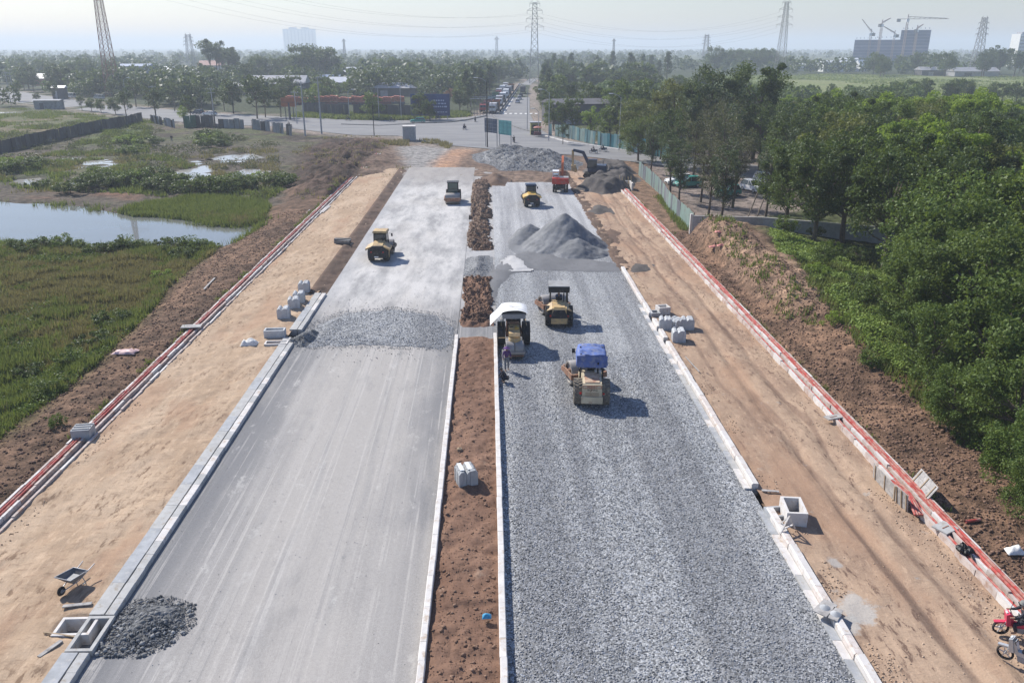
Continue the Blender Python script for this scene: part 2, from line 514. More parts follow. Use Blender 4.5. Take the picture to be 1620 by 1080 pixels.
def gh(X, Y):
    X = np.asarray(X, float); Y = np.asarray(Y, float)
    n1 = fbm(X / 5, Y / 5, 4, 3) - 0.5
    n2 = fbm(X / 1.1, Y / 1.1, 3, 9) - 0.5
    n3 = fbm(X / 30, Y / 30, 3, 5) - 0.5
    z = 0.25 * n1 + 0.02
    left = sst(-25.5, -32.5, X) * (1 - sst(185, 240, Y))
    z = z - 0.95 * left + 0.5 * n1 * left
    bank = sst(-23.4, -24.2, X) * (1 - sst(-30, -34, X)) * (1 - sst(200, 230, Y))
    z = z + bank * (0.30 * n2 + 0.18)
    sd = sdist(X, Y, POND)
    near = (1 - sst(150, 165, Y)) * sst(-24, -27, X)
    z = np.where((sd > -6) & (X < -24), z - near * 1.1 * sst(-2.5, 3.0, sd), z)
    for p in PUD:
        s2 = sdist(X, Y, p)
        z = np.where(s2 > -3, z - 0.75 * sst(-2.0, 1.2, s2 + 4 * n1 + 2.0 * n2) * sst(-0.95, -0.5, z), z)
    s3 = sdist(X, Y, MOUND_L)
    z = z + sst(0, 9, s3) * (0.9 + 2.4 * n1 + 1.5 * n2)
    s5 = sdist(X, Y, SCRUB)
    z = z + 0.5 * sst(0, 4, s5) * np.maximum(0, fbm(X / 7, Y / 7, 3, 77) - 0.45) * 3
    # right bank: a cut in the old ground, higher towards the trees
    rb = sst(22.4, 26.0, X + 2.2 * n1) * sst(44, 66, Y) * (1 - sst(91.5, 94.2, Y)) * (1 - 0.7 * sst(29, 36, X))
    z = z + rb * (1.7 + 1.5 * n1 + .9 * np.abs(fbm(X / 1.6, Y / 1.6, 4, 14) - .5))
    z = z + (0.75 * sst(23.0, 23.9, X + 1.6 * n1) * sst(62, 72, Y) * (1 - sst(90, 93, Y)) * (1 - sst(27, 30, X)))
    rr = sst(21.5, 22.3, X) * (1 - sst(40, 60, X)) * (1 - sst(140, 150, Y))
    z = z + rr * (0.42 * n2 + 0.10) * (1 - 0.6 * sst(94, 97, Y))
    # the corridor under the carriageways and verges lies lower and is covered by them
    cor = sst(-23.62, -23.58, X) * (1 - sst(21.28, 21.32, X)) * (1 - sst(134, 146, Y + 10 * n3 + 2.5 * n1))
    z = z * (1 - cor) - 0.45 * cor
    jun = sst(-22, -18, X) * (1 - sst(22, 26, X)) * sst(140, 150, Y) * (1 - sst(230, 260, Y))
    z = z + jun * 0.10 * (n1 + n2)
    rd = sdist(X, Y, ROAD)
    z = np.where(rd > -14, z * sst(-2, -14, rd) - 0.06 * sst(-14, -2, rd), z)
    far = sst(250, 500, np.hypot(X, Y))
    return z * (1 - 0.8 * far) + far * 1.5 * n3


ROAD = gp([(-160, 126), (0, 139), (60, 150), (150, 163), (330, 179), (450, 185), (560, 190), (640, 191), (740, 186), (768, 181), (790, 164),
           (812, 146), (826, 133), (838, 125), (900, 119), (903, 121), (850, 126), (841, 132), (838, 150), (838, 180), (848, 200), (866, 212), (900, 223),
           (960, 231), (1000, 236), (1060, 245), (1200, 262), (1200, 285), (1060, 264), (1000, 256), (900, 245), (800, 238), (740, 233),
           (690, 228), (630, 215), (560, 214), (510, 209), (430, 200), (330, 197), (250, 190), (150, 177), (60, 166), (0, 160), (-160, 147)])


def axis(*segs):
    out = []
    for a, b, st in segs:
        out.append(np.linspace(a, b, max(1, int(round((b - a) / st))), endpoint=False))
    out.append([segs[-1][1]])
    return np.concatenate(out)


def grid_mesh(name, xs, ys, zf, mat, col=None, smooth=True):
    X, Y = np.meshgrid(xs, ys)
    Z = zf(X, Y)
    V = np.stack([X.ravel(), Y.ravel(), Z.ravel()], 1)
    nx, ny = len(xs), len(ys)
    i = np.arange(ny - 1)[:, None] * nx + np.arange(nx - 1)[None, :]
    F = np.stack([i, i + 1, i + 1 + nx, i + nx], -1).reshape(-1, 4)
    at = {}
    if col is not None:
        C = col(X, Y, Z).reshape(-1, 3)
        at['base'] = np.concatenate([C, np.ones((len(C), 1))], 1)
    return npmesh(name, V, F, mat, smooth, at)


def gcol(X, Y, Z):
    n1 = fbm(X / 4, Y / 4, 4, 21); n2 = fbm(X / 1.3, Y / 1.3, 3, 22); n3 = fbm(X / 60, Y / 60, 4, 23)
    def c(*v): return np.array(v)
    out = np.zeros(X.shape + (3,)) + c(.075, .088, .040)
    def put(mask, v, v2=None):
        nonlocal out
        v = c(*v)
        if v2 is not None:
            v = v + (c(*v2) - v) * sst(0.35, 0.65, n1)[..., None]
        out = out + (v - out) * np.clip(mask, 0, 1)[..., None]
    j = (n1 - .5) * 6
    D = np.hypot(X, Y)
    nearfar = sst(238, 262, Y) * (1 - sst(900, 1500, Y))
    put(sst(.45, .62, n3) * sst(250, 400, Y), (.12, .13, .06))
    put(nearfar * 1.0, (.055, .068, .035))
    put(sst(0, 8, sdist(X, Y, FIELD_R) + j), (.17, .21, .075), (.21, .225, .10))
    nearL = sst(-23, -25, X) * (1 - sst(232, 250, Y))
    put(nearL, (.125, .10, .08), (.08, .07, .052))
    put(nearL * sst(.50, .58, fbm(X / 14, Y / 14, 5, 44)), (.058, .048, .038))
    put(nearL * sst(.53, .60, fbm(X / 6, Y / 6, 4, 45)), (.10, .10, .05))
    put(nearL * sst(.5, .6, fbm(X / 9, Y / 9, 4, 40)) * sst(105, 115, Y), (.085, .095, .045))
    put(sst(-2, 3, sdist(X, Y, GREEN_A) + j), (.07, .105, .03), (.10, .12, .04))
    put(sst(-2, 6, sdist(X, Y, GREEN_B) + j), (.10, .115, .05), (.15, .125, .075))
    put(sst(-1, 2, sdist(X, Y, SCRUB) + j * .6) * sst(.4, .55, n1), (.05, .07, .03))
    bank = sst(-23.3, -24, X) * (1 - sst(-31.5, -34.5, X + j * .5)) * (1 - sst(215, 230, Y))
    put(bank, (.175, .112, .076), (.122, .080, .056))
    put(sst(-1.5, 1.5, sdist(X, Y, FIELD_L) + j * .35), (.085, .10, .035), (.12, .105, .045))
    put(sst(-1, 1, sdist(X, Y, MARSH) + j * .2), (.10, .125, .035), (.16, .12, .05))
    put(sst(-1, .8, sdist(X, Y, REDSOIL) + j * .15), (.22, .10, .06))
    put(sst(-.5, -1.05, Z) * nearL, (.10, .085, .068))
    put(sst(0, 5, sdist(X, Y, MOUND_L) + j * .5), (.10, .068, .053), (.065, .047, .038))
    corr = sst(-23.8, -23.4, X) * (1 - sst(21, 24, X)) * (1 - sst(215, 235, Y))
    put(corr, (.20, .145, .11), (.15, .105, .08))
    put(sst(-1, 2, sdist(X, Y, GREYPAD) + j * .4), (.27, .26, .25))
    put(sst(-1, 2, sdist(X, Y, ORANGE) + j * .4), (.42, .25, .155), (.36, .23, .16))
    rr = sst(20.8, 21.5, X) * (1 - sst(27.5, 32, X + j * .8)) * (1 - sst(150, 165, Y))
    put(rr, (.215, .135, .09), (.145, .092, .063))
    put(rr * sst(23, 24.2, X + j * .3) * sst(56, 66, Y) * (1 - sst(93, 95, Y)), (.30, .205, .142), (.21, .14, .10))
    put(sst(20.8, 21.5, X) * (1 - sst(31, 36, X + j)) * sst(95, 97, Y) * (1 - sst(160, 170, Y)), (.19, .125, .085))
    cr = sst(-1, 2, sdist(X, Y, CREEPER) + j * .4)
    put(cr, (.045, .07, .02))
    put(sst(0, 3, sdist(X, Y, YARD) + j * .2), (.24, .20, .18), (.17, .145, .13))
    rdd = sdist(X, Y, ROAD)
    put(sst(-7, -2, rdd + j * .4) * (1 - sst(0, 1, rdd)) * sst(170, 190, Y), (.30, .245, .21), (.22, .19, .16))
    return out


def ground_material():
    t = NT('soil_and_grass')
    p = t.pos()
    b = t.n('Attribute', attribute_name='base').outputs['Color']
    f1 = t.noise(p, 0.9, 6.0, 0.65); f2 = t.noise(p, 6.0, 5.0, 0.65)
    c = t.mix(1.0, b, t.mix(t.rng(f1, .3, .7), (.45, .46, .46), (1.5, 1.46, 1.42)), 'MULTIPLY')
    c = t.mix(1.0, c, t.mix(t.rng(f2, .25, .75), (.68, .68, .68), (1.32, 1.3, 1.28)), 'MULTIPLY')
    h = t.mth('ADD', t.mth('MULTIPLY', f1, .5), t.mth('MULTIPLY', f2, .22))
    t.bsdf(c, .95, 0, t.bump(h, .9, .55), .12)
    return t.m


M['ground'] = ground_material()
gx = axis((-9000, -2000, 700), (-2000, -500, 75), (-500, -200, 15), (-200, -80, 2.2), (-80, -40, .9), (-40, -23.6, .34), (-23.6, -22.6, 1.0), (-22.6, 21.3, 1.45),
          (21.3, 31, .26), (31, 46, .8), (46, 110, 3), (110, 500, 16), (500, 2000, 75), (2000, 9000, 700))
gy = axis((-300, 20, 40), (20, 62, .28), (62, 112, .42), (112, 170, .75), (170, 260, 1.2), (260, 500, 8), (500, 2000, 60), (2000, 12000, 700))
kind(link('ground', grid_mesh('ground', gx, gy, gh, M['ground'], gcol)), 'structure')


def water_material(name, base, rough):
    t = NT(name)
    p = t.pos()
    h = t.noise(t.scl(p, (1, .6, 1)), 1.6, 3.0, .5)
    t.bsdf(base, rough, 0, t.bump(h, .02, .05), .5, **{'IOR': 1.33})
    return t.m


M['water'] = water_material('still_muddy_water', (.16, .165, .15), .04)
M['puddle'] = water_material('silty_water', (.36, .34, .32), .10)


def sheet(name, poly, z, mat, k='structure'):
    mb = MB(); mb.add([(x, y, z) for x, y in poly], [tuple(range(len(poly)))])
    return kind(mb.build(name, mat, smooth=False), k)


def grown(poly, d):
    cx = sum(p[0] for p in poly) / len(poly); cy_ = sum(p[1] for p in poly) / len(poly)
    return [(x + (x - cx) / math.hypot(x - cx, y - cy_) * d, y + (y - cy_) / math.hypot(x - cx, y - cy_) * d) for x, y in poly]


sheet('pond_water', grown(POND, 4), -1.25, M['water'])
for p in PUD:
    sheet('puddle_water', grown(p, 3.0), -0.93 if p[0][1] < 190 else -0.25, M['puddle'])


# ------------------------------------------------------------------ the carriageways and verges
def strip(name, x0, x1, dx, ysegs, zf, mat):
    xs = np.linspace(x0, x1, max(2, int(round((x1 - x0) / dx)) + 1))
    return kind(link(name, grid_mesh(name, xs, axis(*ysegs), zf, mat)), 'structure')


def left_lane_material():
    t = NT('compacted_road_base')
    p = t.pos(); s = t.sep(p)
    x, y = s[0], s[1]
    wob = t.mth('MULTIPLY', t.mth('SUBTRACT', t.noise(t.scl(p, (.4, .06, 1)), 1.0, 4.0), .5), 3.0)
    e = t.mth('ABSOLUTE', t.mth('ADD', t.mth('ADD', x, 8.3), wob))
    edge = t.rng(e, 1.5, 6.3)
    track = t.noise(t.scl(p, (1.2, .03, 1)), 1.0, 6.0, .65)
    mott = t.noise(t.scl(p, (.5, .13, 1)), 1.0, 7.0, .68)
    fine = t.noise(p, 9.0, 5.0, .7)
    spk = t.noise(p, 38.0, 2.0, .6)
    c = t.mix(edge, (.375, .352, .327), (.19, .189, .192))
    c = t.mix(t.mth('MULTIPLY', t.rng(track, .45, .72), .32), c, (.50, .475, .45))
    c = t.mix(t.mth('MULTIPLY', t.rng(track, .44, .28), .16), c, (.24, .235, .235))
    wv = t.mth('MULTIPLY', t.mth('SUBTRACT', t.noise(t.scl(p, (.0, .03, 1)), 1.0, 2.0), .5), 4.0)
    for xc in (-10.9, -9.0, -6.4, -4.6):
        d = t.mth('ABSOLUTE', t.mth('SUBTRACT', t.mth('ADD', x, wv), xc))
        c = t.mix(t.mth('MULTIPLY', t.rng(d, .28, .05), t.mth('MULTIPLY', t.rng(mott, .35, .6), .40)), c, (.27, .265, .26))
    thin = t.noise(t.scl(p, (5.0, .022, 1), (3, 1, 0)), 1.0, 3.0, .6)
    c = t.mix(t.mth('MULTIPLY', t.mth('MULTIPLY', t.rng(thin, .56, .64), t.rng(mott, .40, .55)), .45), c, (.53, .50, .465))
    c = t.mix(t.mth('MULTIPLY', t.mth('MULTIPLY', t.rng(thin, .43, .36), t.rng(mott, .60, .45)), .40), c, (.24, .235, .23))
    st_ = t.noise(t.scl(p, (.8, .45, 1), (8, 8, 0)), 1.0, 6.0, .75)
    c = t.mix(t.mth('MULTIPLY', t.rng(st_, .58, .68), .5), c, (.50, .48, .45))
    c = t.mix(t.mth('MULTIPLY', t.rng(st_, .38, .30), .55), c, (.19, .188, .185))
    farm = t.rng(y, 60.0, 72.0)
    cf = t.mix(t.rng(mott, .36, .64), (.54, .52, .495), (.34, .332, .325))
    cf = t.mix(t.mth('MULTIPLY', t.rng(e, 4.5, 6.6), .6), cf, (.33, .33, .335))
    blot = t.noise(t.scl(p, (1.1, .35, 1)), 1.0, 7.0, .72)
    cf = t.mix(t.mth('MULTIPLY', t.rng(blot, .57, .68), .6), cf, (.22, .21, .20))
    c = t.mix(farm, c, cf)
    c = t.mix(t.mth('MULTIPLY', t.rng(t.mth('ADD', y, t.mth('MULTIPLY', wob, 6.0)), 122.0, 146.0), .85), c, (.27, .245, .225))
    # the near end is fresher and darker near both kerbs; oil spots in the track
    c = t.mix(t.mth('MULTIPLY', t.rng(mott, .54, .66), .42), c, (.235, .228, .222))
    du = t.noise(t.scl(p, (.16, .05, 1), (9, 2, 0)), 1.0, 6.0, .65)
    c = t.mix(t.mth('MULTIPLY', t.rng(du, .48, .62), .38), c, (.44, .41, .375))
    c = t.mix(1.0, c, t.mix(fine, (.80, .80, .80), (1.2, 1.2, 1.2)), 'MULTIPLY')
    c = t.mix(1.0, c, t.mix(t.rng(spk, .3, .7), (.86, .86, .86), (1.14, 1.14, 1.14)), 'MULTIPLY')
    h = t.mth('ADD', t.mth('MULTIPLY', fine, .5), t.mth('ADD', t.mth('MULTIPLY', track, .6), t.mth('MULTIPLY', spk, .35)))
    t.bsdf(c, .92, 0, t.bump(h, .35, .06), .15)
    return t.m


def gravel_material(name, lo, hi, size, far_lo=None, far_hi=None, tilt=.5, patch=(.13, .14, .15)):
    """crushed stone: every cell is one stone with its own tone and its own facing"""
    t = NT(name)
    p = t.pos(); s = t.sep(p)
    warp = t.n('MixRGB', {0: .04, 1: p, 2: t.n('TexNoise', {'Vector': p, 'Scale': 3.0}).outputs['Color']}, blend_type='ADD').outputs[0]
    v = t.n('TexVoronoi', {'Vector': warp, 'Scale': 1.0 / size, 'Randomness': 1.0})
    v2 = t.n('TexVoronoi', {'Vector': warp, 'Scale': 1.0 / (size * .45), 'Randomness': 1.0})
    rc = t.sep(v.outputs['Color'])
    tone = t.mth('ADD', t.mth('MULTIPLY', rc[0], .75), t.mth('MULTIPLY', t.sep(v2.outputs['Color'])[1], .25))
    tone = t.mth('POWER', tone, 1.5)
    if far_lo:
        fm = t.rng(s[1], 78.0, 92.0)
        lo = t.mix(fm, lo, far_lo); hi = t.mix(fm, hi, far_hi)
    c = t.mix(tone, lo, hi)
    big = t.noise(t.scl(p, (.35, .14, 1)), 1.0, 6.0, .65)
    c = t.mix(t.mth('MULTIPLY', t.rng(big, .53, .68), .28), c, patch)
    big2 = t.noise(t.scl(p, (.22, .08, 1), (7, 3, 0)), 1.0, 5.0, .6)
    c = t.mix(t.mth('MULTIPLY', t.rng(big2, .50, .66), .2), c, (.40, .40, .40))
    rt = t.noise(t.scl(p, (.7, .02, 1), (5, 5, 0)), 1.0, 3.0, .5)
    c = t.mix(1.0, c, t.mix(t.rng(rt, .38, .62), (.80, .80, .81), (1.17, 1.17, 1.16)), 'MULTIPLY')
    fin = t.noise(t.scl(p, (.45, .3, 1), (2, 7, 0)), 1.0, 7.0, .75)
    c = t.mix(t.mth('MULTIPLY', t.rng(fin, .57, .66), .55), c, (.27, .265, .26))
    c = t.mix(t.mth('MULTIPLY', t.rng(v.outputs['Distance'], .55, .95), .75), c, (.05, .05, .053))
    geo = t.n('NewGeometry').outputs['Normal']
    off = t.n('VectorMath', {0: v.outputs['Color'], 1: (.5, .5, .5)}, operation='SUBTRACT').outputs[0]
    off = t.n('VectorMath', {0: off, 'Scale': tilt * 2}, operation='SCALE').outputs[0]
    nn = t.n('VectorMath', {0: t.n('VectorMath', {0: geo, 1: off}, operation='ADD').outputs[0]}, operation='NORMALIZE').outputs[0]
    nrm = t.bump(t.mth('SUBTRACT', 1.0, v.outputs['Distance']), .5, size * .5, nn)
    t.bsdf(c, .85, 0, nrm, .25)
    return t.m


def dirt_material(name, a, b, dk, xs=1.0, ruts=None, grav=None, chop=0.5, scuff=False, stains=()):
    t = NT(name)
    p = t.pos(); s = t.sep(p)
    n1 = t.noise(t.scl(p, (.35, .16, 1)), 1.0, 6.0, .6)
    n2 = t.noise(t.scl(p, (2.6 * xs, .55, 1), rz=.1), 1.0, 6.0, .68)
    n3 = t.noise(p, 14.0, 5.0, .7)
    chat = t.noise(t.scl(p, (1.6, 4.6, 1), rz=-.5), 1.0, 5.0, .65)
    c = t.mix(t.rng(n1, .35, .65), a, b)
    c = t.mix(t.mth('MULTIPLY', t.rng(n2, .56, .74), .55), c, dk)
    c = t.mix(t.mth('MULTIPLY', t.rng(chat, .54, .66), chop), c, dk)
    if scuff:
        sc_ = t.noise(t.scl(p, (3.2, 1.1, 1), rz=-.5), 1.0, 5.0, .7)
        ms = t.noise(t.scl(p, (.5, .3, 1), (4, 9, 0)), 1.0, 4.0, .6)
        c = t.mix(t.mth('MULTIPLY', t.rng(sc_, .53, .62), t.rng(ms, .44, .58)), c, dk)
        c = t.mix(t.mth('MULTIPLY', t.rng(sc_, .46, .36), .5), c, tuple(min(1, v * 1.2) for v in a))
        red = t.noise(t.scl(p, (.28, .10, 1), (1, 2, 0)), 1.0, 5.0, .6)
        c = t.mix(t.mth('MULTIPLY', t.rng(red, .50, .64), .6), c, (.37, .235, .155))
    if ruts:
        w = t.mth('MULTIPLY', t.mth('SUBTRACT', t.noise(t.scl(p, (.0, .05, 1)), 1.0, 3.0), .5), 3.2)
        for xc, wd, am in ruts:
            d = t.mth('ABSOLUTE', t.mth('SUBTRACT', t.mth('ADD', s[0], w), xc))
            k = t.mth('MULTIPLY', t.rng(d, wd, wd * .35), am)
            k = t.mth('MULTIPLY', k, t.rng(t.noise(t.scl(p, (.5, .12, 1)), 1.0, 4.0), .35, .6))
            c = t.mix(k, c, dk)
    if grav:
        c = t.mix(t.mth('MULTIPLY', t.rng(t.noise(p, 1.1, 6.0, .7), .62, .72), .6), c, grav)
    for sx, sy, sr, sc2 in stains:
        dd = t.n('VectorMath', {0: t.n('VectorMath', {0: p, 1: (1, .8, 0)}, operation='MULTIPLY').outputs[0], 1: (sx, sy * .8, 0)}, operation='DISTANCE').outputs['Value']
        dd = t.mth('ADD', dd, t.mth('MULTIPLY', t.mth('SUBTRACT', t.noise(p, 1.6, 6.0, .7), .5), sr * 2.2))
        c = t.mix(t.mth('MULTIPLY', t.rng(dd, sr, sr * .55), .8), c, sc2)
    c = t.mix(1.0, c, t.mix(n3, (.72, .72, .72), (1.26, 1.26, 1.26)), 'MULTIPLY')
    h = t.mth('ADD', t.mth('MULTIPLY', n2, .6), t.mth('ADD', t.mth('MULTIPLY', n3, .25), t.mth('MULTIPLY', chat, .35)))
    t.bsdf(c, .95, 0, t.bump(h, .7, .10), .1)
    return t.m


M['lane'] = left_lane_material()
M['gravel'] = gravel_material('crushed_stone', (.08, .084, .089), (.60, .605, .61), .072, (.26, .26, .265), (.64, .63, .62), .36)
M['gravel_dark'] = gravel_material('dark_crushed_stone', (.05, .053, .057), (.27, .275, .28), .13, None, None, .5)
M['gravel_mid'] = gravel_material('heaped_crushed_stone', (.065, .07, .075), (.42, .42, .425), .12, None, None, .5)
M['gravel_heap'] = gravel_material('coarse_heaped_stone', (.06, .063, .068), (.30, .30, .305), .26, None, None, .6)
M['sand'] = dirt_material('levelled_sand', (.475, .355, .25), (.39, .28, .19), (.22, .15, .10), 1.0, None, None, .45, True)
M['dirt'] = dirt_material('tracked_dirt', (.42, .30, .21), (.30, .205, .145), (.17, .112, .083), .7, [(15.3, .22, .5), (16.9, .26, .7), (18.5, .24, .6)], (.36, .34, .31), .30, True, [(*g(1352, 968), .95, (.42, .40, .37)), (*g(1320, 892), .35, (.36, .34, .32)), (*g(1345, 990), .5, (.40, .385, .36))])
M['median'] = dirt_material('dug_red_soil', (.18, .105, .072), (.24, .145, .10), (.085, .052, .038), 1.0, None, (.33, .23, .17), .5)
M['median_far'] = dirt_material('mixed_spoil', (.15, .11, .085), (.22, .155, .115), (.07, .055, .045), 1.0, None, (.30, .27, .24), .5)


def zl(X, Y):
    return .05 * (1 - ((X + 8.7) / 7) ** 2) + .03 * (fbm(X / 2.5, Y / 6, 3, 31) - .5) + sst(62, 72, Y) * .04 * (fbm(X / 1.0, Y / 2.2, 4, 32) - .5)


def zg(X, Y):
    return .06 + .05 * (fbm(X / 3, Y / 5, 3, 41) - .5) + .045 * (fbm(X / .25, Y / .25, 2, 42) - .5) + .1 * sst(79, 84, Y) * (fbm(X / 6, Y / 6, 3, 43) - .5)


def zsl(X, Y):
    n = fbm(X / 1.2, Y / 2.0, 4, 51) - .5
    e = sst(-16.1, -15.6, X)
    top = .17 + .22 * n + .12 * (fbm(X / .35, Y / .35, 2, 52) - .5) - .12 * sst(70, 74, Y) * sst(-17.2, -15.9, X) * (Y > 70)
    hx, hy = g(120, 990, .2)
    hole = (np.abs(X - hx) < .66) & (np.abs(Y - hy) < .46)
    return np.where(hole, -.5, top - e * .05)


def zsr(X, Y):
    n = fbm(X / 1.4, Y / 2.2, 4, 61) - .5
    rut = -.15 * np.exp(-((X - 16.9 - .8 * (fbm(Y / 12, Y * 0, 2, 5) - .5)) / .3) ** 2) - .13 * np.exp(-((X - 18.6 - .8 * (fbm(Y / 12, Y * 0, 2, 5) - .5)) / .3) ** 2)
    return .13 + .20 * n + rut + .14 * (fbm(X / .35, Y / .35, 2, 62) - .5) * (sst(14.9, 13.6, X) + sst(19.2, 20.2, X))


def zmed(X, Y):
    n = fbm(X / .55, Y / .55, 4, 71) - .5
    base = .14 + .34 * n
    wv_ = 1 + (Y > 59) * (.9 * (fbm(X / 1.5, Y / 1.8, 3, 74) - .55))
    prof = np.clip(1 - ((X + 1.2 + (Y > 59) * 1.1 * (fbm(X * 0 + 1, Y / 2.2, 3, 75) - .5)) / (1.45 * wv_)) ** 2, 0, 1)
    z = np.where(Y < 59, base + .12 * (prof - .5), 0)
    heap = sst(60.5, 62.5, Y) * (1 - sst(74, 77.5, Y)) + sst(86, 89, Y) * (1 - sst(134, 139, Y))
    lump = .75 + .8 * (fbm(X * 0 + 3, Y / 3.5, 3, 73) - .4)
    zh = -.25 + heap * (np.sqrt(prof) * .8 * lump + 1.0 * n + .35 * (fbm(X / .25, Y / .25, 2, 78) - .5))
    return np.where(Y < 58.2, z, zh)


LEFT_Y = [(20, 62, .5), (62, 152, .6)]
strip('road_base', -14.75, -2.62, .4, LEFT_Y, zl, M['lane'])
strip('median_bed', -2.60, .60, .8, [(20, 152, 2)], lambda X, Y: 0 * X - .03, M['lane'])
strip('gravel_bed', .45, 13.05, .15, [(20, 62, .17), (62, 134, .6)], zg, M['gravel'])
strip('sand_verge', -22.45, -15.55, .2, [(20, 80, .25), (80, 150, .8)], zsl, M['sand'])
strip('dirt_verge', 13.25, 20.25, .18, [(20, 85, .22), (85, 146, .7)], zsr, M['dirt'])
strip('median_soil', -2.55, .25, .09, [(20, 58.4, .11), (58.4, 81, .16)], zmed, M['median'])
strip('median_spoil', -2.7, .45, .12, [(82, 140, .2)], zmed, M['median_far'])

M['shoulder'] = dirt_material('dark_soil_shoulder', (.17, .115, .085), (.115, .082, .064), (.06, .048, .04), 1.0, None, (.28, .25, .22), .5)
strip('soil_shoulder', -16.5, -14.6, .13, [(70.3, 150, .3)], lambda X, Y: .20 - .30 * sst(-16.3, -14.75, X) + .35 * (fbm(X / .8, Y / .8, 4, 91) - .5) * sst(-16.5, -16.2, X) - .1 * sst(-16.3, -16.5, X), M['shoulder'])
strip('rubble_shoulder', 12.75, 14.3, .13, [(77.8, 138, .3)], lambda X, Y: .16 + .5 * (fbm(X / .8, Y / .8, 4, 92) - .5) - .12 * sst(13.9, 14.3, X) - .15 * sst(13.0, 12.75, X), M['shoulder'])


# ------------------------------------------------------------------ heaps
def heap(name, poly, hf, mat, res, label, cat='heap', z0=0.0, group=None):
    xs = np.arange(min(p[0] for p in poly) - .5, max(p[0] for p in poly) + .5, res)
    ys = np.arange(min(p[1] for p in poly) - .5, max(p[1] for p in poly) + .5, res)
    X, Y = np.meshgrid(xs, ys)
    sd = sdist(X, Y, poly) + .5 * (fbm(X / .8, Y / .8, 3, 88) - .5)
    Z = z0 + hf(X, Y, sd) - .12 * (1 - sst(-.05, .25, sd))
    nx, ny = len(xs), len(ys)
    i = np.arange(ny - 1)[:, None] * nx + np.arange(nx - 1)[None, :]
    F = np.stack([i, i + 1, i + 1 + nx, i + nx], -1).reshape(-1, 4)
    F = F[(sd.ravel()[F] > -.35).any(1)]
    used = np.unique(F); mp = np.full(nx * ny, -1); mp[used] = np.arange(len(used))
    V = np.stack([X.ravel(), Y.ravel(), Z.ravel()], 1)[used]
    o = link(name, npmesh(name, V, mp[F], mat, True))
    tag(o, label, cat, group)
    return o


def stone_mesh(name, P, R, mat, seed=1):
    """loose stones: squashed, jittered octahedra"""
    r = np.random.default_rng(seed)
    base = np.array([(1, 0, 0), (0, 1, 0), (-1, 0, 0), (0, -1, 0), (0, 0, 1), (0, 0, -1)], float)
    f = np.array([(0, 1, 4), (1, 2, 4), (2, 3, 4), (3, 0, 4), (1, 0, 5), (2, 1, 5), (3, 2, 5), (0, 3, 5)])
    n = len(P)
    a = r.uniform(0, 6.28, n); ca, sa = np.cos(a), np.sin(a)
    b = base[None] * R[:, None, None] * r.uniform(.55, 1.25, (n, 6, 1)) * np.array([1, .8, .65])
    x = b[..., 0] * ca[:, None] - b[..., 1] * sa[:, None]; y = b[..., 0] * sa[:, None] + b[..., 1] * ca[:, None]
    V = np.stack([x, y, b[..., 2]], -1) + P[:, None, :]
    F = f[None] + (np.arange(n) * 6)[:, None, None]
    tint = np.repeat(r.uniform(0, 1, n), 6)
    return npmesh(name, V.reshape(-1, 3), F.reshape(-1, 3), mat, False, {'tint': tint})


def tint_mat(name, a, b, rough=.9):
    t = NT(name)
    f = t.n('Attribute', attribute_name='tint').outputs['Fac']
    n = t.noise(t.pos(), 9.0, 4.0, .6)
    c = t.mix(1.0, t.mix(f, a, b), t.mix(n, (.75, .75, .75), (1.25, 1.25, 1.25)), 'MULTIPLY')
    t.bsdf(c, rough, 0, None, .2)
    return t.m


M['stones_dark'] = tint_mat('dark_loose_stone', (.085, .088, .091), (.33, .33, .325))
M['stones_mid'] = tint_mat('grey_loose_stone', (.08, .085, .09), (.50, .50, .51))
M['clods'] = tint_mat('soil_clods', (.10, .062, .045), (.25, .155, .11))
M['clods_med'] = tint_mat('median_clods', (.175, .105, .072), (.29, .185, .13))
M['clods_orange'] = tint_mat('dirt_crumbs', (.30, .20, .135), (.50, .38, .28))


def zat(f, P, up=0.0):
    return np.stack([P[:, 0], P[:, 1], f(P[:, 0], P[:, 1]) + up], 1)


# dark pile by the left kerb, near
PILE1 = gp([(160, 1030), (185, 980), (215, 950), (265, 946), (300, 958), (300, 985), (270, 1012), (225, 1032)], .1)
def h1(X, Y, sd):
    return .08 + .48 * sst(0, 1.6, sd) * (.75 + .5 * fbm(X / .7, Y / .7, 3, 5)) * .8
p1 = heap('stone_pile', PILE1, h1, M['gravel_dark'], .1, 'small dark pile of crushed stone beside the open drain inlet on the left carriageway', 'stone pile')
r1 = np.random.default_rng(3)
P = scatter(grown(PILE1, .25), 2600, r1)
sdp = sdist(P[:, 0], P[:, 1], PILE1)
P3 = np.stack([P[:, 0], P[:, 1], np.where(sdp > 0, h1(P[:, 0], P[:, 1], sdp), .06) + .01], 1)
kind(link('loose_stone', stone_mesh('loose_stone', P3, np.clip(.026 * r1.pareto(2.2, len(P)) + .022, .02, .15), M['stones_dark']), p1), 'stuff')

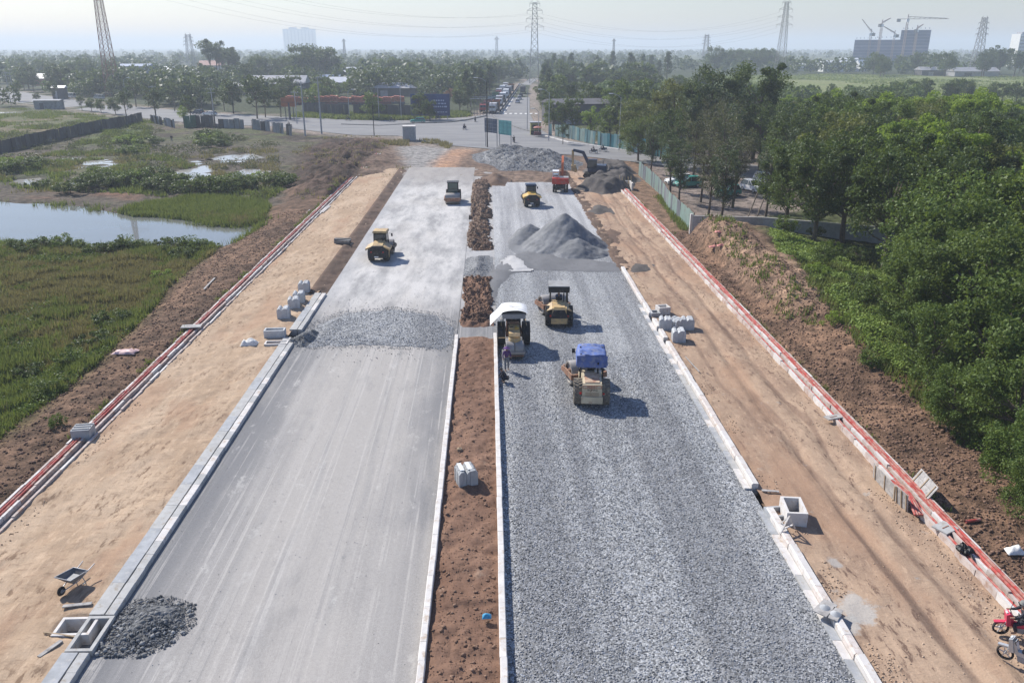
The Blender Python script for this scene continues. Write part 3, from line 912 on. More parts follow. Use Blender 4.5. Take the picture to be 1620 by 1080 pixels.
# the windrow of stone across the left lane
WIND = gp([(455, 548), (478, 535), (500, 512), (545, 494), (620, 488), (690, 497), (722, 518), (722, 540), (700, 552), (640, 548), (560, 546), (500, 548)], .1)
def h2(X, Y, sd):
    return .05 + .28 * sst(0, 1.8, sd) * (.7 + .6 * fbm(X / 1.5, Y / 1.5, 3, 15)) + .05 * fbm(X / .3, Y / .3, 2, 16)
p2 = heap('stone_windrow', WIND, h2, M['gravel'], .16, 'low spread heap of grey crushed stone across the left carriageway', 'stone heap')
P = np.concatenate([scatter(grown(WIND, .7), 5200, r1), scatter(WIND, 1500, r1) + r1.normal(0, 2.0, (1500, 2)) * np.array([1, 1.3])])
P = P[(P[:, 0] > -14.6) & (P[:, 0] < -2.8)]
sdp = sdist(P[:, 0], P[:, 1], WIND)
P3 = np.stack([P[:, 0], P[:, 1], np.where(sdp > 0, h2(P[:, 0], P[:, 1], sdp), .07) + .01], 1)
kind(link('loose_stone', stone_mesh('loose_stone', P3, r1.uniform(.025, .06, len(P)), M['stones_mid']), p2), 'stuff')
PILE3 = gp([(445, 545), (480, 528), (512, 525), (512, 540), (480, 549)], .1)
heap('stone_pile', PILE3, lambda X, Y, sd: .06 + .6 * sst(0, 1.0, sd) * (.8 + .5 * fbm(X, Y, 2, 4)), M['gravel_dark'], .12,
     'small dark stone heap at the left kerb end by the concrete box', 'stone pile')

# wet fine aggregate and the big pile
FINES = gp([(772, 475), (776, 432), (800, 405), (845, 393), (880, 400), (985, 418), (986, 430), (930, 430), (850, 427), (810, 432), (790, 455), (785, 478)], .1)
M['fines'] = dirt_material('fine_dark_aggregate', (.15, .152, .158), (.19, .19, .195), (.095, .097, .10), .5, None, None, .3)
o = heap('aggregate_spread', FINES, lambda X, Y, sd: .13 + .12 * sst(0, 1.5, sd) * fbm(X / 2, Y / 2, 3, 6), M['fines'], .3, 'dark fine aggregate spread at the foot of the big pile', 'aggregate')
PALE = gp([(799, 412), (812, 404), (826, 412), (838, 425), (815, 426)], .2)
M['pale_dust'] = dirt_material('pale_stone_dust', (.50, .49, .48), (.44, .43, .42), (.3, .3, .3), .5)
heap('dust_patch', PALE, lambda X, Y, sd: .27 + .03 * sst(0, 1.5, sd), M['pale_dust'], .25, 'pale dusty patch left in the dark aggregate by the big pile', 'dust patch')
PILE = gp([(818, 378), (830, 362), (860, 355), (940, 352), (968, 378), (975, 405), (945, 414), (915, 418), (880, 410), (840, 396), (822, 392)], .1)
CX, CY = g(893, 391)
def hp(X, Y, sd):
    n = fbm(X / 1.6, Y / 1.6, 4, 18) - .5
    def cone(cx, cy_, h, sl): return h - sl * np.hypot(X - cx, Y - cy_)
    z = np.maximum.reduce([cone(CX, CY + .6, 3.7, .74), cone(CX - 3.7, CY + 3.2, 2.1, .70), cone(CX + 1.2, CY - 3.0, 1.7, .52), cone(CX - 1.8, CY - 1.2, 1.6, .55)])
    return np.maximum(.1, z + .55 * n + .22 * np.abs(fbm(X / .7 + Y / 2, Y / .9, 3, 19) - .5) + .12 * (fbm(X / .3, Y / .3, 2, 20) - .5))
BIGP = [(CX + 6.2 * math.cos(a) - .3, CY + 6.8 * math.sin(a)) for a in np.linspace(0, 6.1, 18)]
M['pile_fines'] = dirt_material('piled_fine_aggregate', (.25, .252, .258), (.19, .193, .198), (.12, .122, .126), .9, None, (.34, .34, .345), .5)
heap('aggregate_pile', BIGP, hp, M['pile_fines'], .16, 'tall pointed pile of dark grey aggregate on the right carriageway', 'aggregate pile')

# long stone heap in front of the crossing road, and soil heaps near the excavators
HEAP4 = gp([(745, 243), (770, 237), (810, 236), (850, 241), (880, 240), (925, 256), (918, 268), (880, 272), (830, 268), (790, 270), (750, 254)], .2)
heap('stone_heap', HEAP4, lambda X, Y, sd: 1.7 * sst(0, 6, sd) * (.35 + 1.3 * fbm(X / 2.6, Y / 2.6, 4, 8)), M['gravel_heap'], .35, 'long grey stone heap beside the crossing road', 'stone heap')
M['soil_heap'] = dirt_material('heaped_soil', (.17, .115, .085), (.13, .09, .07), (.08, .058, .045), 1.0, None, (.25, .17, .12), .5)
M['grey_soil'] = dirt_material('heaped_grey_soil', (.14, .125, .115), (.10, .09, .083), (.06, .055, .05), 1.0, None, (.2, .18, .16), .5)
for pts, hh, mt, lb in [
    ([(905, 300), (930, 285), (985, 275), (1010, 282), (1000, 302), (955, 308)], 1.5, 'grey_soil', 'dark soil heap in front of the dark excavator'),
    ([(920, 270), (950, 258), (990, 262), (1010, 275), (960, 280)], 1.4, 'grey_soil', 'overgrown soil heap behind the dark excavator'),
    ([(858, 288), (872, 272), (905, 274), (905, 290)], 1.0, 'soil_heap', 'pale soil heap left of the red excavator'),
    ([(765, 280), (785, 276), (805, 282), (800, 294), (768, 293)], .9, 'soil_heap', 'small soil heap at the far end of the median'),
    ([(925, 335), (940, 324), (962, 327), (968, 336), (945, 341)], .55, 'grey_soil', 'small dark soil heap on the right verge'),
    ([(985, 428), (1000, 415), (1030, 418), (1035, 428), (1000, 434)], .3, 'grey_soil', 'little weedy soil heap at the far end of the right kerb'),
    ([(735, 432), (742, 408), (770, 404), (775, 425), (770, 436)], .75, 'gravel_mid', 'grey stone heap at the break in the median soil'),
    ([(955, 372), (962, 358), (985, 368), (990, 392), (970, 392)], .12, 'soil_heap', 'low rubbly soil heap beside the big aggregate pile')]:
    heap('soil_heap', gp(pts, .1), (lambda hh: lambda X, Y, sd: .12 + hh * sst(0, 2.2, sd) * (.5 + 1.0 * fbm(X / 1.3, Y / 1.3, 4, 12)))(hh), M[mt], .3, lb, 'soil heap')

# loose clods on the banks, the median and the verge edges
rc = np.random.default_rng(11)
def band(x0, x1, y0, y1, n):
    return np.stack([rc.uniform(x0, x1, n), y0 + (y1 - y0) * rc.uniform(0, 1, n) ** 1.4], 1)
P = np.concatenate([zat(gh, band(21.4, 27.5, 24, 95, 9000), .02), zat(gh, band(-31, -23.7, 28, 110, 6000), .02)])
kind(link('soil_clods', stone_mesh('soil_clods', P, rc.uniform(.03, .13, len(P)) * rc.uniform(.5, 1.5, len(P)), M['clods'], 2)), 'stuff')
P = zat(zmed, band(-2.35, .1, 21, 58, 3200), .01)
kind(link('median_clods', stone_mesh('median_clods', P, np.clip(.018 * rc.pareto(1.8, len(P)) + .018, .015, .13), M['clods_med'], 3)), 'stuff')
P = zat(zmed, np.concatenate([band(-2.4, .1, 62, 76, 1500), band(-2.5, .3, 87, 137, 3500)]), .02)
kind(link('spoil_clods', stone_mesh('spoil_clods', P, rc.uniform(.05, .16, len(P)), M['clods'], 7)), 'stuff')
def clus(P, th=.52):
    return P[fbm(P[:, 0] / 1.3, P[:, 1] / 2.0, 3, 99) > th]
P = np.concatenate([zat(zsr, band(13.5, 14.5, 22, 80, 1300), .01), zat(zsr, band(18.9, 20.1, 22, 120, 1800), .01), zat(zsl, band(-22.2, -21.6, 22, 120, 700), .01), zat(zsr, band(14, 20, 22, 90, 900), 0)])
P = clus(P)
kind(link('dirt_crumbs', stone_mesh('dirt_crumbs', P, rc.uniform(.02, .075, len(P)), M['clods_orange'], 4)), 'stuff')
P = zat(zg, np.stack([rc.uniform(.6, 12.7, 26000), 21 + 34 * rc.uniform(0, 1, 26000) ** 1.3], 1), .008)
kind(link('loose_gravel', stone_mesh('loose_gravel', P, rc.uniform(.03, .062, len(P)), M['stones_mid'], 5)), 'stuff')
P = zat(zl, np.stack([rc.uniform(-14.6, -2.8, 900), rc.uniform(21, 62, 900)], 1), .005)
kind(link('road_grit', stone_mesh('road_grit', P, rc.uniform(.012, .035, len(P)), M['stones_mid'], 6)), 'stuff')


# ================================================================== kerbs
def kerb_row(root, name, prof, x0, y0, y1, step, mats, gap=.012, jit=.012):
    """a row of cast stones, each its own piece sharing one of a few meshes"""
    meshes = [MB().prism([(a, b) for a, b in prof], gap / 2, step - gap / 2, 'y').mesh(name, m, False) for m in mats]
    y = y0; k = 0
    while y < y1 - .05:
        o = link(name, meshes[int(vnoise(k * 3.7, x0, 3) * len(meshes)) % len(meshes)], root,
                 (x0 + jit * (vnoise(k * 1.3, 5, 1) - .5) * 2, y, jit * (vnoise(k * 1.7, 9, 2) - .5)), jit * .3 * (vnoise(k * .9, 2, 4) - .5))
        y += step; k += 1


def kerb(label, name='kerb'):
    o = link(name, None); o['kind'] = 'structure'; o['label'] = label
    return o


cm = [M['conc'], M['conc_grey'], M['conc']]
pm_ = [M['conc_pale'], M['conc_pale'], pm('concrete_pinkish', (0.60, 0.54, 0.50), .9, var=.12, dirt=(.42, .33, .26), damt=.4, bump=.2)]
kl = kerb('left kerb of flat grey slabs with a narrow upstand')
g_l = [23.0 + i for i in range(0)]
slab = [(0, -.3), (.56, -.3), (.56, .255), (0, .265)]
ups = [(0, -.3), (.36, -.3), (.36, .20), (.33, .235), (0, .25)]
for a, b in ((20.3, 24.3), (26.4, 57.0), (60.2, 70.2)):
    kerb_row(kl, 'kerb_slab', slab, -15.72, a, b, 2.0, cm)
    kerb_row(kl, 'kerb_stone', ups, -15.10, a, b, 1.0, [M['conc'], M['conc_pale'], M['conc']])
km = kerb('white left kerb of the median')
mk = [(0, -.3), (.27, -.3), (.27, .34), (.24, .37), (.03, .37), (0, .34)]
kerb_row(km, 'kerb_stone', mk, -2.72, 20.4, 58.0, 1.0, [M['conc_pale']] * 3, .010)
km2 = kerb('white right kerb of the median')
mk2 = [(0, -.3), (.27, -.3), (.27, .44), (.24, .47), (.03, .47), (0, .44)]
kerb_row(km2, 'kerb_stone', mk2, .22, 20.4, 58.0, 1.0, [M['conc_pale']] * 3, .010)
kr = kerb('right kerb of pale upstand stones with a gutter')
rk = [(0, -.3), (.34, -.3), (.34, .38), (.06, .40), (0, .34)]
gt = [(0, -.3), (.33, -.3), (.33, .12), (0, .15)]
for a, b in ((20.3, 26.6), (27.2, 33.0), (35.4, 56.2), (57.2, 58.4), (59.8, 61.8), (63.2, 77.6)):
    kerb_row(kr, 'kerb_stone', rk, 13.06, a, b, 1.0, pm_, .012, .02)
kerb_row(kr, 'gutter_stone', gt, 12.70, 20.3, 33.2, 1.0, [M['conc_grey'], M['conc'], M['conc_pale']], .01)
kerb_row(kr, 'gutter_stone', gt, 12.70, 35.4, 66, 1.0, [M['conc'], M['conc_pale'], M['conc_grey']], .01)


# ================================================================== cable trenches
def trench(x0, y0, y1, label, wall_h, offs, pipes, r, wob, seed, gapp=0.0):
    o = link('cable_trench', None); tag(o, label, 'cable trench')
    wm = [MB().box((0, .75, wall_h / 2 - .25), (.13, 1.484, wall_h + .5)).mesh('trench_block', m, False) for m in (M['conc_pink'], M['conc_pale'], M['conc_pink'])]
    rr = random.Random(seed)
    for xo in offs:
        y = y0
        while y < y1:
            if rr.random() > gapp:
                link('trench_block', wm[rr.randrange(3)], o, (x0 + xo + rr.uniform(-.02, .02), y, rr.uniform(-.05, .03)), rr.uniform(-.012, .012))
            y += 1.5
    MB().box((x0 + .6, (y0 + y1) / 2, .0), (1.2, y1 - y0, .1)).build('trench_floor', M['conc_dark'], o)
    for i, (px_, pz) in enumerate(pipes):
        pts = []
        y = y0 - 2
        while y < y1 + 1:
            w = wob * (vnoise(y / 9, i * 7.3, seed) - .5) * 2
            pts.append((x0 + px_ + w, y, pz + .06 * (vnoise(y / 5, i * 3.1, seed + 5) - .5)))
            y += 2.0
        MB().tube(pts, r, 8).build('red_pipe', M['red_pipe'], o)
    return o


tl = trench(-23.62, 20, 172, 'left cable trench with red pipes between pale concrete edges', .28, (.03, .62, 1.12),
            [(.17, .14), (.31, .13), (.45, .15), (.25, .27), (.40, .27)], .06, .05, 3)
tr = trench(20.22, 22, 132, 'right cable trench with red pipes beside the rough soil bank', .46, (.04, .52, 1.02),
            [(.24, .36), (.70, .36), (.83, .37), (.76, .46), (.90, .45)], .066, .06, 8)
# manhole crate and slabs over the trenches
t = thing('precast_crate', 'grey precast concrete crate set across the left cable trench', 'concrete crate', (*g(132, 684, .4), 0), .12)
MB().box((0, 0, .38), (1.0, .95, .76)).build('crate_body', M['conc_grey'], t)
MB().box((0, 0, .79), (.9, .08, .05)).box((0, .3, .79), (.9, .08, .05)).box((0, -.3, .79), (.9, .08, .05)).build('rib', M['conc'], t)
for (px_, py_, lab, w, d, rz, mt) in [
        (303, 517, 'small grey slab lying across the left cable trench', 1.5, .7, .1, 'conc'),
        (1495, 836, 'loose grey slab lying on the right cable trench', .9, .75, .5, 'conc'),
        (1318, 661, 'flat board laid across the right cable trench', 1.0, .5, .3, 'grey_wood')]:
    x, y = g(px_, py_, .4)
    t = thing('cover_slab', lab, 'slab', (x, y, .42), rz)
    MB().box((0, 0, .035), (w, d, .07)).build('slab', M[mt], t)
    MB().box((0, 0, .078), (w * .5, .05, .016)).build('lifting_bar', M['rust'], t)
# formwork boards leaning on the right trench
for i, (px_, py_, w, h, rz, tilt, lab) in enumerate([
        (1400, 772, 2.6, .85, rad(90), .10, 'weathered formwork board leaning on the near side of the right trench'),
        (1427, 800, 1.0, 1.0, rad(96), .16, 'short formwork board propped beside the longer one on the right trench'),
        (1447, 780, 1.9, 1.15, rad(86), -.55, 'splashed grey formwork board fallen outward behind the right trench')]):
    x, y = g(px_, py_, .2)
    t = thing('formwork_board', lab, 'board', (x, y, .1), rz)
    mb = MB()
    for k in range(3):
        mb = MB(); mb.box((0, math.sin(tilt) * h * (k + .5) / 3, math.cos(tilt) * h * (k + .5) / 3), (w, .03, h / 3 - .01), rx=-tilt)
        mb.build('plank', M['grey_wood'], t)
    for s in (-.4, 0, .4):
        MB().box((s * w, math.sin(tilt) * h / 2 + .035, math.cos(tilt) * h / 2), (.06, .04, h * .95), rx=-tilt).build('batten', M['wood'], t)
t = thing('bin_bag', 'black plastic bin bag lying on the right cable trench', 'bag', (*g(1526, 870, .5), .42), .3)
V = MB()
for k in range(6):
    a = k * 1.05
    V.lathe([(-.12, .01), (-.08, .13), (.03, .16), (.10, .09), (.13, .01)], (.22 * math.cos(a), .22 * math.sin(a), .12 + .05 * (k % 2)), 'z', 7)
V.build('bag_body', M['plastic_black'], t, smooth=False)
MB().tube([(0, 0, .2), (.05, .1, .34), (.0, .2, .36)], [.06, .03, .05], 6).build('knot', M['plastic_black'], t)
# red pipe coil at the junction box
t = thing('pipe_coil', 'loose bundle of bent red pipes in the right trench by the boards', 'pipes', (*g(1432, 786, .4), .35))
for k in range(4):
    MB().tube([(-.3 + .12 * k, 1.6, .05), (-.25 + .16 * k, .8, .16 + .05 * (k % 2)), (.05 + .07 * k, 0, .2), (.1 * k - .15, -.9, .12), (-.3 + .12 * k, -1.6, .04)], .06, 8).build('red_pipe', M['red_pipe'], t)
# trench head with timber form, far right
x, y = g(988, 300)
t = thing('trench_head', 'unfinished concrete chamber with timber formwork at the far end of the right trench', 'chamber', (x, y))
for s in (-1, 1):
    MB().box((s * 1.0, 0, .6), (.25, 2.6, 1.2)).build('chamber_wall', M['conc_pale'], t)
MB().box((0, 1.2, .6), (1.7, .22, 1.2)).build('chamber_wall', M['conc_pale'], t)
for k in range(5):
    MB().bar((-1.0 + .5 * k, -.6 + .3 * (k % 3), 1.0), (-.8 + .45 * k, .5, 2.1 - .2 * (k % 2)), .08).build('timber', M['yellow'], t)
MB().tube([(-1.6, -1.7, .5), (-.4, -1.3, .5)], .35, 10).build('pipe_end', M['conc_pale'], t)


# ================================================================== drain inlets, stacks, small things
def box_ring(mb, w, d, h, th, z=0.0):
    mb.box((-w / 2 + th / 2, 0, z + h / 2), (th, d, h)).box((w / 2 - th / 2, 0, z + h / 2), (th, d, h))
    mb.box((0, -d / 2 + th / 2, z + h / 2), (w - 2 * th - .004, th, h)).box((0, d / 2 - th / 2, z + h / 2), (w - 2 * th - .004, th, h))
    return mb


def inlet(loc, rz, w, d, h, label, mt='conc', z=0.0, th=.12):
    t = thing('drain_inlet', label, 'drain inlet', (loc[0], loc[1], z), rz)
    box_ring(MB(), w, d, h, th).build('inlet_wall', M[mt], t, smooth=False)
    MB().box((0, 0, .03), (w - 2 * th - .01, d - 2 * th - .01, .05)).build('inlet_floor', M['conc_dark'], t)
    return t


inlet(g(120, 990, .2), .02, 1.40, 1.05, .62, 'open concrete drain inlet sunk in the sand beside the left kerb, nearest the camera', 'conc_pale', -.40)
inlet((-15.2, 25.35), 0, 1.0, 1.95, .55, 'narrow open gully box in the gap of the left kerb beside the dark stone pile', 'conc', -.30, .14)
inlet(g(436, 535), .05, 1.55, .75, .62, 'grey hollow concrete box standing on the sand at the left kerb end', 'conc_block', .12)
inlet(g(438, 547), .05, 1.7, .8, .30, 'low hollow concrete box sunk in the sand in front of the standing one', 'conc_pale', .0)
inlet(g(1253, 822), -.12, .95, 1.5, .72, 'pale hollow concrete box standing on end beside the gap in the right kerb', 'conc_pale', .1)
inlet(g(1229, 818), .1, 1.0, .9, .4, 'half sunk concrete gully box in the gap of the right kerb', 'conc_grey', -.05)
inlet(g(1048, 497), .2, 1.0, .9, .62, 'small hollow concrete box beside the stacked kerb stones on the right verge', 'conc_pale', .1)
inlet(g(1035, 500), .1, .8, .9, .4, 'hollow gully box in the gap of the right kerb by the stacks', 'conc_grey', 0)
t = thing('trestle', 'white timber A-frame standing at the gap of the right kerb', 'trestle', (*g(1245, 845, .1), .25), .5)
for a, b in (((-.5, 0, 0), (0, 0, .8)), ((.5, 0, 0), (0, 0, .8)), ((-.35, 0, .25), (.35, 0, .25)), ((0, 0, .78), (.1, .6, .0))):
    MB().bar(a, b, .07, .05).build('strut', M['conc_pale'], t)
for (px_, py_, w, d, rz, lab) in [(1305, 962, 1.0, .55, .75, 'mortar board across the right kerb beside the spill'), (1322, 972, .8, .35, .9, 'small board with mortar on the right kerb near the spill')]:
    x, y = g(px_, py_, .4)
    t = thing('mortar_board', lab, 'board', (x, y, .41), rz)
    MB().box((0, 0, .02), (w, d, .03)).build('board', M['grey_wood'], t)
    MB().lathe([(.03, .22), (.10, .12), (.13, .01)], (0, 0, 0), 'z', 9).build('mortar', M['conc_grey'], t)


def kerb_bundle(loc, rz, label, seed, mt='conc_block', z=.12, s=1.0):
    t = thing('kerb_bundle', label, 'kerb stones', (loc[0], loc[1], z), rz, 'strapped bundles of new kerb stones')
    r = random.Random(seed)
    x = -.5
    for k in range(5):
        w = .19; hh = .92 * s + r.uniform(-.02, .02)
        ch = .16
        prof = [(x, 0), (x + w, 0), (x + w, hh - (ch if k in (1, 4) else 0)), (x + w - (.13 if k in (1, 4) else 0), hh), (x + (.13 if k in (0, 2) else 0), hh), (x, hh - (ch if k in (0, 2) else 0))]
        yy = r.uniform(-.03, .03)
        MB().prism(prof, -.5 + yy, .5 + yy, 'y').build('kerb_block', M[mt], t, smooth=False)
        x += w + .008
    mb = MB()
    for yy in (-.25, .25):
        mb.box((0, yy, .93 * s), (1.04, .03, .006)).box((-.512, yy, .45 * s), (.006, .03, .85)).box((.50, yy, .45 * s), (.006, .03, .85))
    mb.build('strap', M['black'], t)
    return t


bl = [((450, 503), .10, 'flat-topped bundle of kerb stones nearest the camera in the row beside the left kerb', 0), ((466, 487), .18, 'wider kerb stone bundle just behind the nearest one in the row beside the left kerb', 1),
      ((474, 478), .12, 'grooved kerb stone bundle third in the row beside the left kerb', 2), ((482, 461), .1, 'farthest kerb stone bundle of the row beside the left kerb', 3),
      ((1073, 539), -.1, 'dark-faced kerb stone bundle nearest the camera in the cluster on the right verge', 4), ((1052, 520), -.15, 'kerb stone bundle leaning against the right kerb in the cluster', 5),
      ((1069, 521), .6, 'kerb stone bundle turned askew in the middle of the right verge cluster', 6), ((1087, 520), -.12, 'kerb stone bundle at the outer side of the right verge cluster', 7)]
for (p, rz, lab, sd_) in bl:
    kerb_bundle(g(*p, .1), rz, lab, sd_)
t = kerb_bundle(g(738, 762, .2), .28, 'white-capped bundle of kerb stones standing alone on the median soil', 9, 'conc_grey', .12, 1.02)
for s_ in (-.28, .12):
    MB().box((s_, .05, .965), (.22, .8, .03), ry=.05).build('cap_sheet', M['white_tarp'], t)
t = thing('kerb_pile', 'dark tangle of broken kerb stones on the far left verge edge', 'kerb stones', (*g(541, 388), .1))
for k in range(4):
    MB().box((0, .3 * k, .25 + .12 * (k % 2)), (1.8, .26, .3), rz=.2 * (k - 1.5), ry=.1 * (k % 2)).build('kerb_block', M['conc_dark'], t)

# wheelbarrow
t = thing('wheelbarrow', 'grey wheelbarrow with mortar in its tray standing on the left sand verge', 'wheelbarrow', (*g(122, 922, .2), .17), -1.9)
mb = MB()
o_ = [(-.30, -.36, .52), (.62, -.40, .66), (.62, .40, .66), (-.30, .36, .52)]
i_ = [(-.12, -.20, .30), (.36, -.22, .30), (.36, .22, .30), (-.12, .20, .30)]
mb.add(o_ + i_, [(4, 5, 6, 7), (0, 1, 5, 4), (1, 2, 6, 5), (2, 3, 7, 6), (3, 0, 4, 7)])
mb.build('tray', M['conc_dark'], t, smooth=False)
mb = MB(); mb.tube([o_[0], o_[1], o_[2], o_[3], o_[0]], .022, 6); mb.build('rim', M['galv'], t)
MB().add([(-.10, -.2, .40), (.42, -.23, .40), (.42, .23, .40), (-.10, .2, .40)], [(0, 1, 2, 3)]).build('mortar', M['conc'], t)
for s_ in (-1, 1):
    MB().tube([(.78, s_ * .08, .2), (.1, s_ * .24, .28), (-.75, s_ * .30, .55)], .022, 6).build('handle', M['galv'], t)
    MB().tube([(-.1, s_ * .24, .30), (-.18, s_ * .26, 0), (-.05, s_ * .26, .0)], .02, 6).build('leg', M['galv'], t)
w = MB().lathe([(-.04, .08), (-.05, .17), (0, .2), (.05, .17), (.04, .08)], (.78, 0, .2), 'y', 16).build('wheel', M['rubber'], t)
MB().cyl((.78, -.05, .2), (.78, .05, .2), .08, n=10).build('hub', M['galv'], w)

# planks, litter
for i, (a, b, lab) in enumerate([((62, 1042), (98, 1016), 'pale plank lying on the sand below the open drain inlet'), ((100, 962), (146, 957), 'short plank lying on the sand above the open drain inlet'),
                                 ((323, 460), (340, 442), 'square timber post lying on the left soil bank'), ((508, 338), (521, 327), 'stack of pale battens beside the left trench far off'),
                                 ((478, 345), (490, 333), 'thin timber lying on the soil beside the left trench far off'), ((1084, 566), (1106, 590), 'bent pale lath lying across the right kerb'),
                                 ((1205, 778), (1232, 780), 'short pale plank on the dirt beside the right kerb gap'), ((70, 1003), (120, 1010), 'long thin lath lying in front of the open drain inlet')]):
    A = Vector((*g(*a, .1), .2)); B_ = Vector((*g(*b, .1), .2))
    if i == 2: A.z = float(gh(A.x, A.y)) + .1; B_.z = float(gh(B_.x, B_.y)) + .12
    c = (A + B_) / 2
    L = (B_ - A).length
    t = thing('plank', lab, 'plank', c, math.atan2(B_.y - A.y, B_.x - A.x))
    MB().box((0, 0, 0), (L, .16 if i not in (7, 5) else .06, .05)).build('board', M['wood' if i in (3, 7) else 'grey_wood'], t)
    if i == 3:
        for k in range(3):
            MB().box((0, .2 * k - .2, .06), (L * .95, .12, .05)).build('board', M['conc_pale'], t)


def crumple(name, loc, w, d, h, mat, label, cat, seed, rz=0.0):
    xs = np.linspace(-w / 2, w / 2, 12); ys = np.linspace(-d / 2, d / 2, 10)
    X, Y = np.meshgrid(xs, ys)
    e = np.clip(1 - np.maximum(np.abs(X) / (w / 2), np.abs(Y) / (d / 2)) ** 2, 0, 1)
    Z = h * e ** .6 * (.4 + 1.0 * vnoise(X * 6, Y * 6, seed)) + .02
    X = X + .12 * w * (vnoise(X * 5 + 9, Y * 5, seed + 1) - .5); Y = Y + .12 * d * (vnoise(X * 5, Y * 5 + 4, seed + 2) - .5)
    i = np.arange(9)[:, None] * 12 + np.arange(11)[None, :]
    F = np.stack([i, i + 1, i + 13, i + 12], -1).reshape(-1, 4)
    o = link(name, npmesh(name, np.stack([X.ravel(), Y.ravel(), Z.ravel()], 1), F, mat, False), None, loc, rz)
    return tag(o, label, cat)


crumple('sack', (*g(395, 545, .15), .17), 1.25, .8, .42, M['sackw'], 'crumpled white sack lying on the left sand verge', 'sack', 4)
crumple('plastic_sheet', (*g(200, 568, -.2), .0 + float(gh(*g(200, 568, -.2))) + .05), 1.6, .9, .22, pm('pink_plastic_sheet', (.62, .42, .40), .6, var=.25, scale=3), 'pinkish plastic sheet lying on the left soil bank', 'sheet', 8)
crumple('rag', (*g(770, 980, .2), .32), .35, .25, .12, M['blue_litter'], 'small blue scrap lying on the median soil', 'scrap', 5)
x, y = g(1606, 872, .2); crumple('cement_bag', (x, y, float(gh(x, y)) + .05), .8, .5, .25, M['sackw'], 'white plastic bag on the rough soil at the right edge', 'bag', 6)
x, y = g(1540, 822, .2); t = thing('pipe_offcut', 'short red pipe offcut lying on the soil under the right trees', 'pipe', (x, y, float(gh(x, y)) + .1), .2)
MB().tube([(-.4, 0, 0), (.4, 0, 0)], .07, 10).build('pipe', M['red_pipe'], t)
MB().lathe([(-.44, .09), (-.36, .09)], (0, 0, 0), 'x', 10).build('collar', M['red_pipe'], t)
for k, (px_, py_) in enumerate([(1135, 400), (1128, 404), (1140, 408)]):
    x, y = g(px_, py_, .3)
    crumple('plastic_scrap', (x, y, float(gh(x, y)) + .05), 1.0, .6, .2, pm('red_scrap', (.5, .2, .17), .7, var=.3, scale=4), ['torn reddish sheet on the soil below the eroded bank', 'reddish scrap just left of the torn sheet below the bank', 'small reddish scrap nearest the trench below the bank'][k], 'scrap', 20 + k)
t = thing('boulder', 'pale boulder beside the kerb bundle on the median', 'stone', (*g(727, 711, .2), .2))
MB().lathe([(-.1, .05), (-.02, .17), (.08, .15), (.14, .03)], (0, 0, 0), 'z', 8).build('stone', M['wood'], t, smooth=False)

# ================================================================== machines
def tyre(parent, x, y, r, w, mt='rubber', lugs=22, rimmat='yellow'):
    p = MB()
    n = 28
    p.lathe([(-w / 2, r * .62), (-w / 2 * .98, r * .86), (-w / 2 * .8, r * .96), (w / 2 * .8, r * .96), (w / 2 * .98, r * .86), (w / 2, r * .62)], (x, y, r), 'x', n)
    for k in range(lugs):
        for s in (-1, 1):
            a = 2 * math.pi * (k + (.5 if s > 0 else 0)) / lugs
            c = Vector((x + s * w * .22, y + math.cos(a) * r * .965, r + math.sin(a) * r * .965))
            t_ = Vector((0, -math.sin(a), math.cos(a)))
            p.bar(c - Vector((s * w * .20, 0, 0)) + t_ * .05, c + Vector((s * w * .24, 0, 0)) - t_ * .05, .075, .06)
    o = p.build('wheel', M[mt], parent)
    MB().lathe([(-w * .36, .02), (-w * .36, r * .3), (-w * .42, r * .64), (w * .42, r * .64), (w * .36, r * .3), (w * .36, .02)], (x, y, r), 'x', 20).build('rim', M[rimmat], o)
    return o


def drum_unit(t, yc, r, w, fmat, drum_mat='steel'):
    d = MB().lathe([(-w / 2, r * .82), (-w / 2, r * .985), (-w / 2 + .03, r), (w / 2 - .03, r), (w / 2, r * .985), (w / 2, r * .82), (w / 2 - .12, r * .78), (w / 2 - .12, .02)], (0, yc, r), 'x', 48)
    d.lathe([(-w / 2, r * .82), (-w / 2 + .12, r * .78), (-w / 2 + .12, .02)], (0, yc, r), 'x', 48)
    d = d.build('drum', M[drum_mat], t)
    MB().cyl((-w / 2 - .03, yc, r), (-w / 2 + .14, yc, r), .26, n=14).cyl((w / 2 - .14, yc, r), (w / 2 + .03, yc, r), .26, n=14).build('drum_hub', M['rust'], d)
    f = MB()
    for s in (-1, 1):
        f.prism([(yc - r - .25, r - .10), (yc + r + .22, r - .16), (yc + r + .22, r + .12), (yc + .25, r + .24), (yc - r - .25, r + .24)], s * (w / 2 + .06), s * (w / 2 + .16))
    f.box((0, yc + r + .14, r - .02), (w + .11, .16, .42))
    f.box((0, yc - r - .17, r + .05), (w + .11, .16, .36))
    f.build('drum_frame', fmat, t)
    MB().box((0, yc + r + .06, r * .62), (w * .96, .04, .10)).box((0, yc - r - .06, r * .62), (w * .96, .04, .10)).build('scraper', M['rust'], t)


